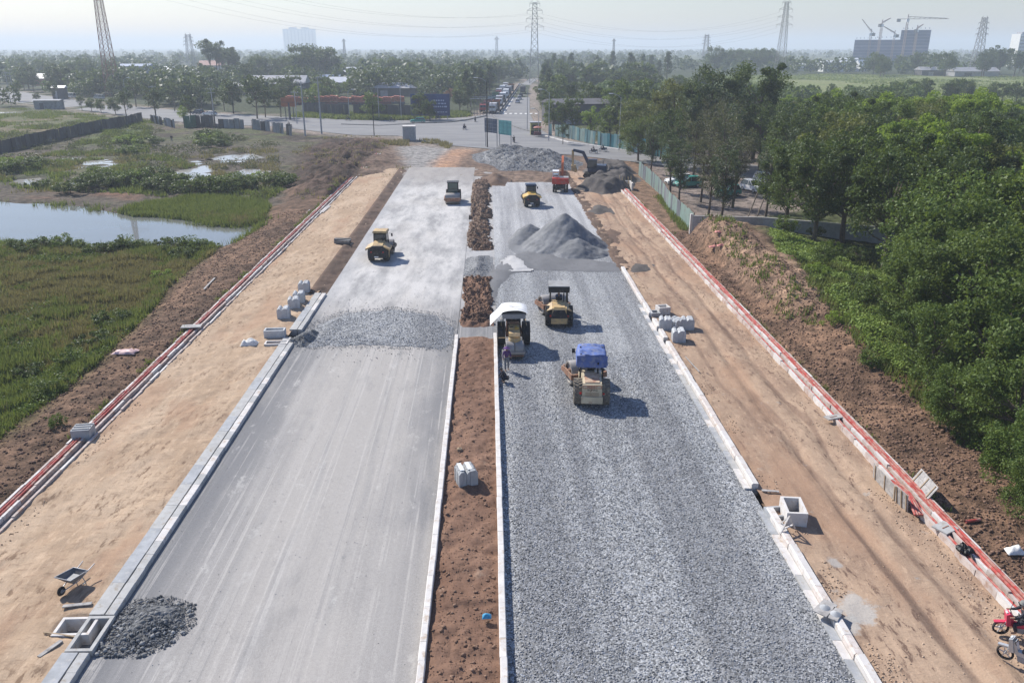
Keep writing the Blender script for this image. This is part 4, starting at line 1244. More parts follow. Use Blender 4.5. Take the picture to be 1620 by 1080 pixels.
def compactor(label, loc, rz, hood, frame, canopy='flat', tyre_mat='rubber', artic=0.0, rear='plain', dframe=None):
    t = thing('road_roller', label, 'road roller', (loc[0], loc[1], .07), rz)
    for s in (-1, 1):
        tyre(t, s * .80, -1.45, .76, .56, tyre_mat)
    drum_unit(t, 1.75, .76, 2.05, M[dframe or frame])
    for ch in t.children:                                    # the front half is steered about the articulation joint
        if ch.name.split('.')[0] in ('drum', 'drum_frame', 'scraper'):
            ch.rotation_euler = (0, 0, artic)
            ch.location = (.5 * math.sin(artic), .5 * (1 - math.cos(artic)), 0)
    # rear chassis and articulation
    MB().prism([(-2.25, .55), (-.35, .50), (-.15, .75), (-.15, 1.05), (-2.25, 1.05)], -.46, .46).build('chassis', M[frame], t)
    MB().box((0, .35, .78), (.5, 1.1, .34)).box((0, .62, .8), (.9, .28, .5)).build('articulation', M['black'], t)
    hm = M[hood]
    if rear == 'winged':
        # dark wide engine housing at the back, coloured bonnet with fenders sloping out over the tyres
        MB().prism([(-.86, .48), (.86, .48), (1.0, .8), (.98, 1.30), (.55, 1.72), (-.55, 1.72), (-.98, 1.30), (-1.0, .8)], -2.5, -2.18, 'y').build('radiator_grille', M['black'], t)
        mb = MB()
        for k in range(7):
            mb.box((0, -2.52, .72 + .12 * k), (1.1, .03, .05))
        mb.build('grille_bar', M['rubber'], t)
        MB().box((-.1, -2.525, .62), (.42, .02, .12)).build('number_plate', M['white'], t)
        MB().prism([(-2.18, 1.05), (-.42, 1.05), (-.42, 1.98), (-1.0, 1.92), (-2.0, 1.76), (-2.18, 1.66)], -.52, .52).build('bonnet', hm, t)
        for s in (-1, 1):
            MB().add([(s * .50, -2.3, 1.70), (s * 1.26, -2.25, 1.42), (s * 1.26, -.75, 1.50), (s * .50, -.6, 1.86),
                      (s * .50, -2.3, 1.62), (s * 1.26, -2.25, 1.20), (s * 1.26, -.75, 1.30), (s * .50, -.6, 1.76)],
                     [(0, 1, 2, 3), (4, 5, 6, 7), (0, 1, 5, 4), (1, 2, 6, 5), (2, 3, 7, 6), (3, 0, 4, 7)]).build('fender', hm, t)
            MB().box((s * .62, -2.53, 1.12), (.16, .05, .12)).build('tail_lamp', M['lamp_red'], t)
    else:
        MB().prism([(-2.3, .72), (-.45, .72), (-.45, 1.70), (-1.2, 1.66), (-2.2, 1.56), (-2.3, 1.46)], -.56, .56).build('hood', hm, t)
        MB().box((0, -1.45, 1.655), (.86, 1.35, .05), rx=.085).build('hood_top', M['rustcream'] if hood == 'cream' else hm, t)
        MB().box((0, -2.36, .60), (1.25, .16, .42)).build('bumper', M[frame], t)
        for s in (-1, 1):
            MB().box((s * .575, -1.5, 1.20), (.02, 1.1, .55)).build('side_grille', M['black'], t)
        if rear == 'panel':
            MB().box((0, -2.325, 1.10), (1.16, .05, .86)).build('rear_panel', M['cream'], t)
            fr = MB()
            for zz in (1.33, 1.49):
                fr.box((0, -2.356, zz), (1.08, .012, .022))
            for xx in (-.54, .54):
                fr.box((xx, -2.356, 1.41), (.022, .012, .14))
            fr.build('marking_frame', M['redmark'], t)
            o = link('lettering', text_mesh('A0210-7', .175, M['redmark']), t, (0, -2.358, 1.41)); o.rotation_euler = (rad(90), 0, 0)
            o = link('lettering', text_mesh('BOMAG', .17, M['black']), t, (.02, -2.356, 1.215)); o.rotation_euler = (rad(90), 0, 0)
            mb = MB()
            for k in range(6):
                mb.box((0, -2.356, .78 + .055 * k), (.8, .012, .014))
            mb.build('vent', M['rust'], t)
        else:
            MB().prism([(-.50, .75), (.50, .75), (.62, 1.0), (.40, 1.46), (-.40, 1.46), (-.62, 1.0)], -2.36, -2.30, 'y').build('radiator_grille', M['black'], t)
            for s in (-1, 1):
                MB().add([(s * .54, -2.2, 1.52), (s * 1.0, -2.0, 1.30), (s * 1.0, -1.0, 1.42), (s * .54, -.8, 1.68),
                          (s * .54, -2.2, 1.46), (s * 1.0, -2.0, 1.22), (s * 1.0, -1.0, 1.34), (s * .54, -.8, 1.62)],
                         [(0, 1, 2, 3), (4, 5, 6, 7), (0, 1, 5, 4), (1, 2, 6, 5), (2, 3, 7, 6), (3, 0, 4, 7)]).build('fender', hm, t)
        for s in (-1, 1):
            MB().box((s * .68, -2.30, .98), (.12, .06, .1)).build('tail_lamp', M['lamp_red'], t)
    MB().tube([(.36, -.95, 1.6), (.36, -.95, 2.25), (.36, -1.1, 2.42)], .05, 8).build('exhaust_pipe', M['black'], t)
    # driver's place
    MB().box((0, .10, 1.12), (1.5, 1.15, .10)).box((0, .62, .95), (1.5, .1, .35)).build('platform', M[frame], t)
    MB().box((0, -.22, 1.38), (.52, .5, .14)).box((0, -.44, 1.68), (.5, .12, .55), rx=.15).build('seat', M['black'], t)
    MB().box((0, .48, 1.42), (.34, .22, .5)).build('console', M['black'], t)
    MB().tube([(.2 * math.cos(a), .36 + .10 * math.sin(a), 1.78 + .16 * math.sin(a)) for a in np.linspace(0, 6.3, 13)], .018, 5).build('steering_wheel', M['black'], t)
    for s in (-1, 1):
        MB().tube([(s * .72, -.45, 1.15), (s * .72, -.45, 1.75), (s * .72, .6, 1.75), (s * .72, .6, 1.15)], .022, 6).build('handrail', M['black'], t)
    if canopy in ('flat', 'tarp'):
        for sx in (-.66, .66):
            for sy in (-.55, .66):
                MB().bar((sx, sy, 1.12), (sx, sy, 2.78), .09).build('canopy_post', M['black'], t)
    if canopy == 'flat':
        MB().box((0, .10, 2.84), (1.66, 1.7, .06)).build('canopy', M['greytop'], t)
        MB().box((0, -.77, 2.60), (1.64, .03, .44)).box((-.82, .1, 2.66), (.03, 1.66, .30)).box((.82, .1, 2.66), (.03, 1.66, .30)).build('canopy_skirt', M['black'], t)
    elif canopy == 'tarp':
        xs = np.linspace(-.95, .95, 15); ys = np.linspace(-.95, 1.15, 14)
        X, Y = np.meshgrid(xs, ys)
        Z = 2.87 + .10 * (vnoise(X * 2.6, Y * 2.6, 4) - .5) + .05 * (vnoise(X * 7 + Y * 3, Y * 6, 14) - .5) - .06 * (X ** 2) - .09 * np.abs(np.sin(Y * 3.0))
        drop = np.maximum(np.maximum(np.abs(X) - .86, 0) * 5.2, np.maximum(np.abs(Y - .1) - .9, 0) * 4.0)
        Z = Z - drop * (.9 + .3 * vnoise(X * 9, Y * 9, 6))
        i = np.arange(13)[:, None] * 15 + np.arange(14)[None, :]
        F = np.stack([i, i + 1, i + 16, i + 15], -1).reshape(-1, 4)
        link('canopy_tarpaulin', npmesh('canopy_tarpaulin', np.stack([X.ravel(), Y.ravel(), Z.ravel()], 1), F, M['blue_tarp'], True), t)
        xs = np.linspace(-.93, .93, 17); zs = np.linspace(2.80, 2.08, 9)
        X, Z = np.meshgrid(xs, zs)
        Y = -.97 - .05 * (2.8 - Z) + .05 * (vnoise(X * 5, Z * 1.5, 8) - .5) + .035 * np.sin(X * 13) * (2.8 - Z)
        i = np.arange(8)[:, None] * 17 + np.arange(16)[None, :]
        F = np.stack([i, i + 1, i + 18, i + 17], -1).reshape(-1, 4)
        link('rear_flap', npmesh('rear_flap', np.stack([(X * (1 - .08 * (2.8 - Z))).ravel(), Y.ravel(), Z.ravel()], 1), F, M['blue_tarp'], True), t)
        MB().tube([(-.93, 1.05, 2.2), (-1.05, 1.2, 2.3)], .02, 5).box((-1.08, 1.25, 2.28), (.2, .05, .28)).build('mirror', M['black'], t)
        MB().cyl((.18, -.72, 1.72), (.58, -.72, 1.72), .15, n=12).build('air_filter', M['conc_pale'], t)
    elif canopy == 'cab':
        mb = MB()
        for sx in (-.66, .66):
            for sy in (-.55, .72):
                mb.bar((sx, sy, 1.17), (sx * .93, sy * .95, 2.72), .10)
        mb.build('cab_pillar', M['black'], t)
        MB().box((0, -.55, 2.0), (1.16, .02, 1.1)).build('rear_window', M['glass'], t)
        MB().box((0, .72, 2.0), (1.16, .02, 1.1)).build('windscreen', M['glass'], t)
        for s in (-1, 1):
            MB().box((s * .66, .08, 2.0), (.02, 1.1, 1.1)).build('side_window', M['glass'], t)
        MB().box((0, .08, 2.80), (1.56, 1.62, .20), top=(.88, .88)).build('cab_roof', hm if hood != 'navy' else M['navy'], t)
        MB().tube([(.72, .70, 2.4), (1.0, .85, 2.35)], .02, 5).box((1.02, .86, 2.2), (.16, .05, .32)).build('mirror', M['black'], t)
    return t


xa, ya = g(939, 641)
compactor('cream road roller under a blue tarpaulin canopy with lettering on its back', (xa, ya + 1.75), rad(-5), 'cream', 'cream', 'tarp', 'rubber_dusty', rad(18), rear='panel', dframe='rust').scale = (1.04, 1.06, 1.05)
xb, yb = g(886, 517)
compactor('yellow road roller with a black box canopy and a bare drum turned left', (xb, yb + 1.8), rad(-3), 'yellow', 'yellow', 'flat', 'rubber', rad(21), dframe='rust').scale = (1.02, 1.02, 1.04)
xd, yd = g(600, 416)
compactor('yellow cab roller seen from behind on the pale left carriageway', (xd, yd + 2.3), rad(-3), 'yellow', 'black', 'cab', 'rubber', rear='winged')
xe, ye = g(841, 329)
o = compactor('bright yellow roller with a dark cab at work beyond the big aggregate pile', (xe, ye + 2.3), rad(3), 'yellow2', 'black', 'cab', 'rubber', rear='winged')
for ch in o.children:
    if ch.name.startswith('cab_roof'):
        ch.data.materials[0] = M['navy']

# drum roller coming towards the camera, far left lane
xf, yf = g(716, 325)
t = compactor('dark roller with a glazed green cab coming towards the camera on the left carriageway', (xf, yf + 2.7), rad(180), 'black', 'rust', 'none', 'rubber')
MB().box((0, .08, 2.0), (1.46, 1.36, 1.5), top=(.94, .94)).build('cab', M['green_glass'], t)
mb = MB()
for sx in (-.73, .73):
    for sy in (-.60, .77):
        mb.bar((sx, sy, 1.2), (sx * .95, sy * .95, 2.8), .10)
mb.box((0, .785, 1.9), (1.3, .05, .06)).build('cab_pillar', M['black'], t)
MB().box((0, .08, 2.83), (1.66, 1.6, .10)).build('cab_roof', M['black'], t)


# three-wheel macadam roller with a white sheet over its canopy, facing the camera
def macadam(label, loc, rz):
    t = thing('road_roller', label, 'road roller', (loc[0], loc[1], .07), rz)
    for s in (-1, 1):
        w = MB().lathe([(-.29, .70), (-.29, .86), (-.27, .88), (.27, .88), (.29, .86), (.29, .70), (s * .05, .62), (s * .05, .02)], (s * .92, -1.0, .88), 'x', 40).build('drive_wheel', M['black'], t)
        sp = MB()
        for k in range(6):
            a = k * math.pi / 3
            sp.bar((s * 1.0, -1.0, .88), (s * 1.0, -1.0 + .7 * math.cos(a), .88 + .7 * math.sin(a)), .12, .06)
        sp.cyl((s * .85, -1.0, .88), (s * 1.22, -1.0, .88), .17, n=12)
        sp.build('spoke', M['rust'], w)
    d = MB()
    for s in (-1, 1):
        d.lathe([(s * .02, .02), (s * .02, .60), (s * .04, .62), (s * .60, .62), (s * .62, .60), (s * .62, .5), (s * .55, .45), (s * .55, .02)], (0, 1.75, .62), 'x', 40)
    d.build('steering_drum', M['steel'], t)
    MB().box((0, 2.46, .58), (1.45, .10, .16)).box((-.70, 1.75, .64), (.08, 1.45, .14)).box((.70, 1.75, .64), (.08, 1.45, .14)).box((0, 1.04, .66), (1.45, .10, .18)).build('drum_frame', M['steel'], t)
    MB().box((0, 2.42, .34), (1.25, .04, .08)).build('scraper', M['rust'], t)
    MB().prism([(-.5, .75), (1.45, .95), (1.45, 1.45), (1.25, 1.62), (-.2, 1.72), (-.5, 1.72)], -.40, .40).build('hood', M['yellow'], t)
    MB().lathe([(.95, .40), (1.10, .44), (1.40, .44), (1.46, .40)], (0, 1.55, 0), 'z', 20).build('steering_head', M['yellow'], t)
    box_ring(MB(), .40, .55, .16, .06, 1.66).build('engine_hatch', M['yellow'], t, loc=(.17, .30, 0))
    MB().box((.17, .30, 1.735), (.26, .40, .01)).build('engine_opening', M['black'], t)
    MB().box((-.20, .30, 1.74), (.30, .62, .06), ry=.2).build('hood_lid', M['yellow2'], t)
    MB().box((0, -1.0, 1.0), (1.2, 1.5, .35)).build('chassis', M['rust'], t)
    MB().box((0, -1.35, 1.42), (1.1, .5, .3)).box((0, -1.62, 1.8), (1.1, .10, .5)).build('seat', M['black'], t)
    MB().box((0, -.62, 1.55), (.8, .22, .7)).build('console', M['rust'], t)
    MB().tube([(.22 * math.cos(a), -.86 + .08 * math.sin(a), 1.98 + .2 * math.sin(a)) for a in np.linspace(0, 6.3, 13)], .018, 5).build('steering_wheel', M['black'], t)
    for s in (-1, 1):
        MB().tube([(s * .92, -1.85, 1.2), (s * .92, -1.85, 1.75), (s * .92, -.1, 1.75)], .028, 6).build('handrail', M['yellow'], t)
    for sx in (-.78, .78):
        for sy in (-1.75, -.15):
            MB().bar((sx, sy, 1.1), (sx, sy, 2.60), .07).build('canopy_post', M['black'], t)
    MB().box((0, -.95, 2.62), (1.80, 1.95, .07)).box((0, .0, 2.46), (1.7, .04, .30)).build('canopy_frame', M['greytop'], t)
    xs = np.linspace(-1.0, 1.75, 22); ys = np.linspace(-2.05, .12, 14)
    X, Y = np.meshgrid(xs, ys)
    u = (X + 1.0) / 2.75
    Z = 2.72 + .22 * np.sin(np.clip(u * 1.35, 0, 1) * math.pi) ** .8 - np.maximum(0, X - .85) * .82 * (1 + .2 * (X - .85)) + .09 * (vnoise(X * 3, Y * 2.2, 3) - .5) + .03 * np.sin(Y * 9 + X)
    i = np.arange(13)[:, None] * 22 + np.arange(21)[None, :]
    F = np.stack([i, i + 1, i + 23, i + 22], -1).reshape(-1, 4)
    link('canopy_sheet', npmesh('canopy_sheet', np.stack([X.ravel(), Y.ravel(), Z.ravel()], 1), F, M['white_tarp'], True), t)
    MB().tube([(.55, .6, 1.6), (.55, .6, 2.3)], .045, 8).build('exhaust_pipe', M['rust'], t)
    MB().bar((.45, 1.0, 1.2), (1.15, 1.0, 1.2), .05, .04).build('step_bar', M['yellow'], t)
    return t


xc, yc_ = g(817, 572)
macadam('three-wheel roller with a sagging white sheet canopy standing by the median kerb', (xc - .10, yc_ + 2.5), rad(180))


# wheeled and tracked excavators
def wheeled_excavator(label, loc, rz):
    t = thing('excavator', label, 'excavator', loc, rz)
    for y in (-1.3, 1.5):
        for s in (-1, 1):
            tyre(t, s * 1.02, y, .52, .3, 'rubber', 16, 'rust'); tyre(t, s * .66, y, .52, .26, 'rubber', 16, 'rust')
        MB().box((0, y, .62), (1.2, .25, .3)).build('axle', M['black'], t)
    MB().box((0, .1, .92), (1.1, 3.6, .4)).build('undercarriage', M['black'], t)
    MB().cyl((0, 0, 1.1), (0, 0, 1.3), .62, n=18).build('slew_ring', M['black'], t)
    MB().prism([(-1.25, 1.28), (1.25, 1.28), (1.3, 1.6), (1.25, 2.15), (-1.25, 2.15), (-1.3, 1.6)], -1.9, -.2, 'y').build('counterweight', M['red_paint'], t)
    MB().box((.55, -.6, 2.19), (1.3, 1.6, .08)).build('engine_cover', M['greytop'], t)
    MB().box((-.3, -1.0, 2.3), (1.5, .12, .1), rz=.1).build('handrail', M['white'], t)
    MB().box((.55, .8, 1.6), (1.3, 1.7, .7)).build('deck', M['red_paint'], t)
    MB().box((-.78, .35, 1.9), (.86, 1.5, 1.2)).build('cab', M['glass'], t)
    mb = MB()
    for sx in (-1.2, -.36):
        for sy in (-.38, 1.1):
            mb.bar((sx, sy, 1.3), (sx, sy, 2.95), .1)
    mb.box((-.78, .36, 2.98), (1.0, 1.65, .1)).box((-.78, -.40, 2.5), (.9, .06, .1))
    mb.build('cab_frame', M['white'], t)
    MB().prism([(.6, 1.7), (1.1, 1.7), (1.9, 3.7), (3.2, 4.6), (3.1, 4.95), (1.5, 4.1)], .05, .40).build('boom', M['orange_paint'], t)
    MB().prism([(3.0, 4.75), (3.3, 4.75), (3.5, 2.6), (3.2, 2.6)], .08, .37).build('stick', M['orange_paint'], t)
    MB().prism([(3.0, 2.6), (3.6, 2.6), (3.5, 1.9), (2.9, 1.7)], -.25, .7).build('bucket', M['rust'], t)
    MB().cyl((.22, 1.0, 2.2), (.22, 1.7, 3.5), .07).build('boom_cylinder', M['steel'], t)
    return t


def tracked_excavator(label, loc, rz, paint='navy'):
    t = thing('excavator', label, 'excavator', loc, rz)
    for s in (-1, 1):
        MB().prism([(-1.7, .0), (1.7, .0), (2.0, .35), (1.75, .78), (-1.75, .78), (-2.0, .35)], s * .75, s * 1.25).build('track', M['rubber'], t)
    MB().cyl((0, 0, .7), (0, 0, 1.0), .7, n=18).build('slew_ring', M['black'], t)
    MB().prism([(-1.9, 1.0), (1.2, 1.0), (1.2, 1.6), (-.2, 2.1), (-1.8, 2.1), (-2.0, 1.5)], -1.2, 1.2).build('upper_body', M[paint], t)
    MB().prism([(-.3, 1.6), (1.35, 1.6), (1.25, 2.4), (1.0, 3.0), (-.3, 3.0)], -1.2, -.25).build('cab', M['glass'], t)
    MB().box((-.73, .4, 3.03), (1.05, 1.45, .1)).build('cab_roof', M[paint], t)
    MB().prism([(.6, 1.6), (1.1, 1.5), (2.3, 3.8), (3.9, 4.2), (3.8, 4.6), (2.0, 4.25)], .05, .42).build('boom', M[paint], t)
    MB().prism([(3.7, 4.5), (4.1, 4.4), (4.0, 1.9), (3.7, 1.9)], .08, .38).build('stick', M['yellow'], t)
    MB().prism([(3.4, 1.9), (4.1, 1.9), (4.0, 1.0), (3.2, .7), (3.1, 1.0)], -.3, .75).build('bucket', M['yellow'], t)
    MB().cyl((.23, 1.1, 1.9), (.23, 2.0, 3.6), .07).build('boom_cylinder', M['steel'], t)
    MB().tube([(.9, -1.2, 2.1), (.9, -1.2, 2.7)], .06).build('exhaust_pipe', M['black'], t)
    return t


x, y = g(888, 305)
wheeled_excavator('red wheeled excavator with a white framed cab seen from behind', (x, y + 1.6, .05), rad(-6))
x, y = g(942, 284)
tracked_excavator('dark blue excavator with its arm lowered beside the soil heaps', (x, y + .5, .3), rad(78))


# ------------------------------------------------------------------ people
def skin_body(name, joints, edges, mat, parent):
    me = bpy.data.meshes.new(name)
    me.from_pydata([j[:3] for j in joints], edges, [])
    o = bpy.data.objects.new(name, me)
    COL.objects.link(o)
    o.modifiers.new('skin', 'SKIN')
    for i, j in enumerate(joints):
        v = me.skin_vertices[0].data[i]
        v.radius = (j[3], j[4] if len(j) > 4 else j[3])
        v.use_root = (i == 0)
    sb = o.modifiers.new('sub', 'SUBSURF'); sb.levels = 1; sb.render_levels = 1
    dg = bpy.context.evaluated_depsgraph_get()
    nm = bpy.data.meshes.new_from_object(o.evaluated_get(dg))
    bpy.data.objects.remove(o)
    nm.name = name
    nm.materials.clear(); nm.materials.append(mat); nm.shade_smooth()
    return link(name, nm, parent)


POSES = {
    # pelvis, chest, neck, head, (hip, knee, ankle, toe) x2, (shoulder, elbow, wrist, fingers) x2
    'stand': dict(pel=(0, 0, .92), chest=(0, .03, 1.28), neck=(0, .04, 1.47), head=(0, .06, 1.60), legs=[((-.10, 0, .88), (-.12, .04, .48), (-.12, 0, .08), (-.12, .16, .04)), ((.10, 0, .88), (.13, .10, .48), (.12, .12, .08), (.13, .28, .04))],
                  arms=[((-.19, .03, 1.40), (-.27, .08, 1.12), (-.22, .28, .98), (-.2, .38, .95)), ((.19, .03, 1.40), (.27, .02, 1.12), (.28, .12, .88), (.28, .17, .80))]),
    'bend': dict(pel=(0, 0, .88), chest=(0, .30, 1.10), neck=(0, .46, 1.16), head=(0, .58, 1.15), legs=[((-.10, 0, .84), (-.13, .10, .46), (-.13, 0, .08), (-.13, .16, .04)), ((.10, 0, .84), (.14, .12, .46), (.14, .06, .08), (.14, .22, .04))],
                 arms=[((-.19, .38, 1.12), (-.23, .48, .84), (-.16, .58, .6), (-.14, .62, .52)), ((.19, .38, 1.12), (.24, .50, .84), (.16, .60, .58), (.14, .64, .5))]),
    'crouch': dict(pel=(0, 0, .32), chest=(0, .20, .62), neck=(0, .30, .80), head=(0, .37, .92), legs=[((-.10, 0, .30), (-.17, .36, .48), (-.14, .12, .08), (-.14, .28, .04)), ((.10, 0, .30), (.18, .36, .46), (.15, .14, .08), (.15, .3, .04))],
                   arms=[((-.19, .24, .72), (-.25, .40, .50), (-.12, .58, .35), (-.08, .64, .3)), ((.19, .24, .72), (.26, .42, .48), (.12, .58, .32), (.08, .64, .26))]),
    'ride': dict(pel=(0, -.12, .80), chest=(0, .0, 1.14), neck=(0, .05, 1.32), head=(0, .09, 1.45), legs=[((-.10, -.1, .78), (-.20, .30, .66), (-.16, .16, .28), (-.17, .34, .24)), ((.10, -.1, .78), (.20, .30, .66), (.16, .16, .28), (.17, .34, .24))],
                 arms=[((-.19, .02, 1.26), (-.27, .20, 1.04), (-.28, .44, .98), (-.28, .52, .98)), ((.19, .02, 1.26), (.27, .20, 1.04), (.28, .44, .98), (.28, .52, .98))]),
}


POSES['sit'] = dict(pel=(0, 0, .12), chest=(0, .03, .46), neck=(0, .05, .64), head=(0, .08, .77), legs=[((-.10, .05, .10), (-.15, .45, .14), (-.14, .50, -.26), (-.14, .66, -.3)), ((.10, .05, .10), (.15, .45, .14), (.14, .50, -.26), (.14, .66, -.3))],
                    arms=[((-.19, .04, .58), (-.25, .20, .36), (-.14, .42, .36), (-.12, .48, .36)), ((.19, .04, .58), (.25, .20, .36), (.14, .42, .36), (.12, .48, .36))])


def person(label, loc, rz, pose, shirt, trousers, hat=None, group=None):
    P_ = POSES[pose]
    t = thing('person', label, 'person', loc, rz, group)
    J = [(*P_['pel'], .14, .11), (*P_['chest'], .15, .11), (*P_['neck'], .055), (*P_['head'], .095, .105)]
    E = [(0, 1), (1, 2), (2, 3)]
    top = Vector(P_['head']) + (Vector(P_['head']) - Vector(P_['neck'])).normalized() * .10
    J.append((*top, .07)); E.append((3, 4))
    for leg in P_['legs']:
        b = len(J)
        for p, r in zip(leg, (.095, .065, .045, .035)):
            J.append((*p, r))
        E += [(0, b), (b, b + 1), (b + 1, b + 2), (b + 2, b + 3)]
    for arm in P_['arms']:
        b = len(J)
        for p, r in zip(arm, (.06, .045, .033, .024)):
            J.append((*p, r))
        E += [(1, b), (b, b + 1), (b + 1, b + 2), (b + 2, b + 3)]
    skin_body('body', J, E, M['skin'], t)
    k = 1.16
    sj = [(*P_['pel'], .155, .125), (*P_['chest'], .17, .13), (*(Vector(P_['chest']).lerp(Vector(P_['neck']), .75)), .085)]
    se = [(0, 1), (1, 2)]
    for arm in P_['arms']:
        b = len(sj)
        sj += [(*arm[0], .075), (*arm[1], .058), (*(Vector(arm[1]).lerp(Vector(arm[2]), .8)), .045)]
        se += [(1, b), (b, b + 1), (b + 1, b + 2)]
    skin_body('shirt', sj, se, M[shirt], t)
    tj = [(*(Vector(P_['pel']) + Vector((0, 0, .03))), .16, .13)]; te = []
    for leg in P_['legs']:
        b = len(tj)
        tj += [(*leg[0], .11), (*leg[1], .08), (*(Vector(leg[1]).lerp(Vector(leg[2]), .9)), .06)]
        te += [(0, b), (b, b + 1), (b + 1, b + 2)]
    skin_body('trousers', tj, te, M[trousers], t)
    h = P_['head']
    if hat == 'cone':
        MB().lathe([(h[2] + .04, .25), (h[2] + .12, .13), (h[2] + .2, .01)], (h[0], h[1] + .02, 0), 'z', 16).build('hat', M['purple' if shirt == 'purple' else 'sackw'], t)
    elif hat == 'helmet':
        MB().lathe([(h[2] - .02, .13), (h[2] + .05, .145), (h[2] + .13, .11), (h[2] + .17, .01)], (h[0], h[1], 0), 'z', 18).build('helmet', M['helmet'], t)
        MB().box((h[0], h[1] + .13, h[2] + .02), (.18, .06, .05)).build('visor', M['glass'], t)
    else:
        MB().lathe([(h[2] - .01, .105), (h[2] + .06, .115), (h[2] + .12, .08), (h[2] + .145, .01)], (h[0], h[1] - .015, 0), 'z', 14).build('hair', M['black'], t)
    f = MB()
    for s in (-1, 1):
        f.box((h[0] + s * .035, h[1] + .095, h[2] + .015), (.022, .012, .012))
    f.box((h[0], h[1] + .09, h[2] - .05), (.05, .012, .01))
    f.build('face', M['black'], t)
    return t


x, y = g(799, 587)
person('person in a purple shirt and hat standing by the median kerb', (x + .1, y, .08), rad(200), 'stand', 'purple', 'grey_cloth', 'cone')
x, y = g(799, 606)
person('person in dark clothes crouching at the foot of the median kerb', (x + .1, y, .08), rad(90), 'crouch', 'dark_cloth', 'dark_cloth')

person('driver in a grey shirt on the white canopied roller', (xc - .10, yc_ + 2.5 + 1.30, 1.66), rad(180), 'sit', 'grey_cloth', 'dark_cloth', 'cone')
person('driver in a blue shirt under the black box canopy', (xb, yb + 1.8 - .2, 1.62), rad(-3), 'sit', 'blue_cloth', 'dark_cloth')


# ------------------------------------------------------------------ motorbikes
def motorbike(label, loc, rz, paint, group=None):
    t = thing('motorbike', label, 'motorbike', loc, rz, group)
    for y in (-.62, .64):
        w = MB().lathe([(-.045, .22), (-.055, .27), (0, .295), (.055, .27), (.045, .22)], (0, y, .295), 'x', 20).build('wheel', M['rubber'], t)
        sp = MB()
        for k in range(5):
            a = k * 2 * math.pi / 5
            sp.bar((0, y, .295), (0, y + .23 * math.cos(a), .295 + .23 * math.sin(a)), .03, .03)
        sp.cyl((-.05, y, .295), (.05, y, .295), .06, n=8)
        sp.build('rim', M['silver'], w)
    MB().prism([(-.85, .62), (-.35, .42), (.15, .36), (.42, .55), (.5, .95), (.38, .98), (.25, .62), (-.25, .64), (-.8, .74)], -.11, .11).build('fairing', M[paint], t)
    MB().prism([(.36, .52), (.52, .5), (.60, .98), (.48, 1.04)], -.16, .16).build('front_shield', M[paint], t)
    MB().prism([(.40, .56), (.9, .50), (.92, .55), (.5, .64)], -.07, .07).build('front_mudguard', M[paint], t)
    MB().prism([(-.78, .72), (.12, .66), (.14, .74), (-.3, .80), (-.8, .82)], -.12, .12).build('seat', M['black'], t)
    MB().prism([(-.35, .25), (.2, .25), (.25, .45), (-.3, .48)], -.12, .12).build('engine', M['galv'], t)
    for s in (-1, 1):
        MB().tube([(s * .075, .64, .3), (s * .075, .50, .75), (s * .06, .44, .98)], .022, 6).build('fork', M['silver'], t)
        MB().tube([(s * .3, .36, 1.02), (s * .34, .30, 1.2)], .01, 5).box((s * .35, .29, 1.24), (.09, .02, .07)).build('mirror', M['black'], t)
    MB().tube([(-.34, .30, 1.0), (-.16, .42, 1.04), (.16, .42, 1.04), (.34, .30, 1.0)], .018, 6).build('handlebar', M['black'], t)
    MB().box((0, .56, .98), (.16, .06, .12)).build('headlight', M['lamp_clear'], t)
    MB().tube([(.15, .0, .26), (.17, -.4, .28), (.17, -.85, .38)], [.025, .045, .05], 8).build('exhaust_pipe', M['silver'], t)
    MB().box((0, -.86, .7), (.14, .05, .08)).build('tail_lamp', M['lamp_red'], t)
    return t


x, y = g(1609, 1013)
motorbike('red motorbike with a rider, half cut by the right photo edge', (x, y, .17), rad(72), 'pink')
person('person in dark clothes and a grey helmet on the red motorbike', (x, y, .17), rad(72), 'ride', 'dark_cloth', 'dark_cloth', 'helmet')
x, y = g(1617, 1062)
motorbike('silver motorbike parked in front of the red one at the right photo edge', (x, y, .16), rad(40), 'silver')

# ================================================================== crossing road
def road_material():
    t = NT('worn_asphalt')
    p = t.pos()
    n = t.noise(t.scl(p, (.06, .18, 1)), 1.0, 6.0, .6); f = t.noise(p, 2.2, 5.0, .6)
    c = t.mix(t.rng(n, .3, .7), (.185, .182, .185), (.25, .245, .24))
    c = t.mix(1.0, c, t.mix(f, (.85, .85, .85), (1.15, 1.15, 1.15)), 'MULTIPLY')
    t.bsdf(c, .9, 0, None, .2)
    return t.m


M['asphalt'] = road_material()
M['road_paint'] = pm('road_paint', (.62, .61, .58), .8, var=.1)
mb = MB(); mb.add([(x, y, .03) for x, y in ROAD], [tuple(range(len(ROAD)))])
ro = mb.build('road', M['asphalt'], smooth=False); kind(ro, 'structure')
# far road direction
FA, FB = Vector((*g(820, 183), 0)), Vector((*g(841, 131), 0))
fd = (FB - FA).normalized(); fn = Vector((fd.y, -fd.x, 0))
fl = (FB - FA).length


def far(u, v, z=0.0):
    """u metres along the far road, v metres to its right"""
    p = FA + fd * u + fn * v
    return Vector((p.x, p.y, z))


def mark(a, b, w):
    d = (b - a).normalized(); s = Vector((d.y, -d.x, 0)) * w / 2
    return [a - s, a + s, b + s, b - s]


mb = MB()
for k in range(7):
    mb.add([Vector((p.x, p.y, .038)) for p in mark(far(6, -4.5 + 1.7 * k), far(10, -4.5 + 1.7 * k), .85)], [(0, 1, 2, 3)])
mb.add([Vector((p.x, p.y, .038)) for p in mark(far(6, -5.3), far(fl * .8, -5.3), .4)], [(0, 1, 2, 3)])
mb.build('road_markings', M['road_paint'], ro, smooth=False)
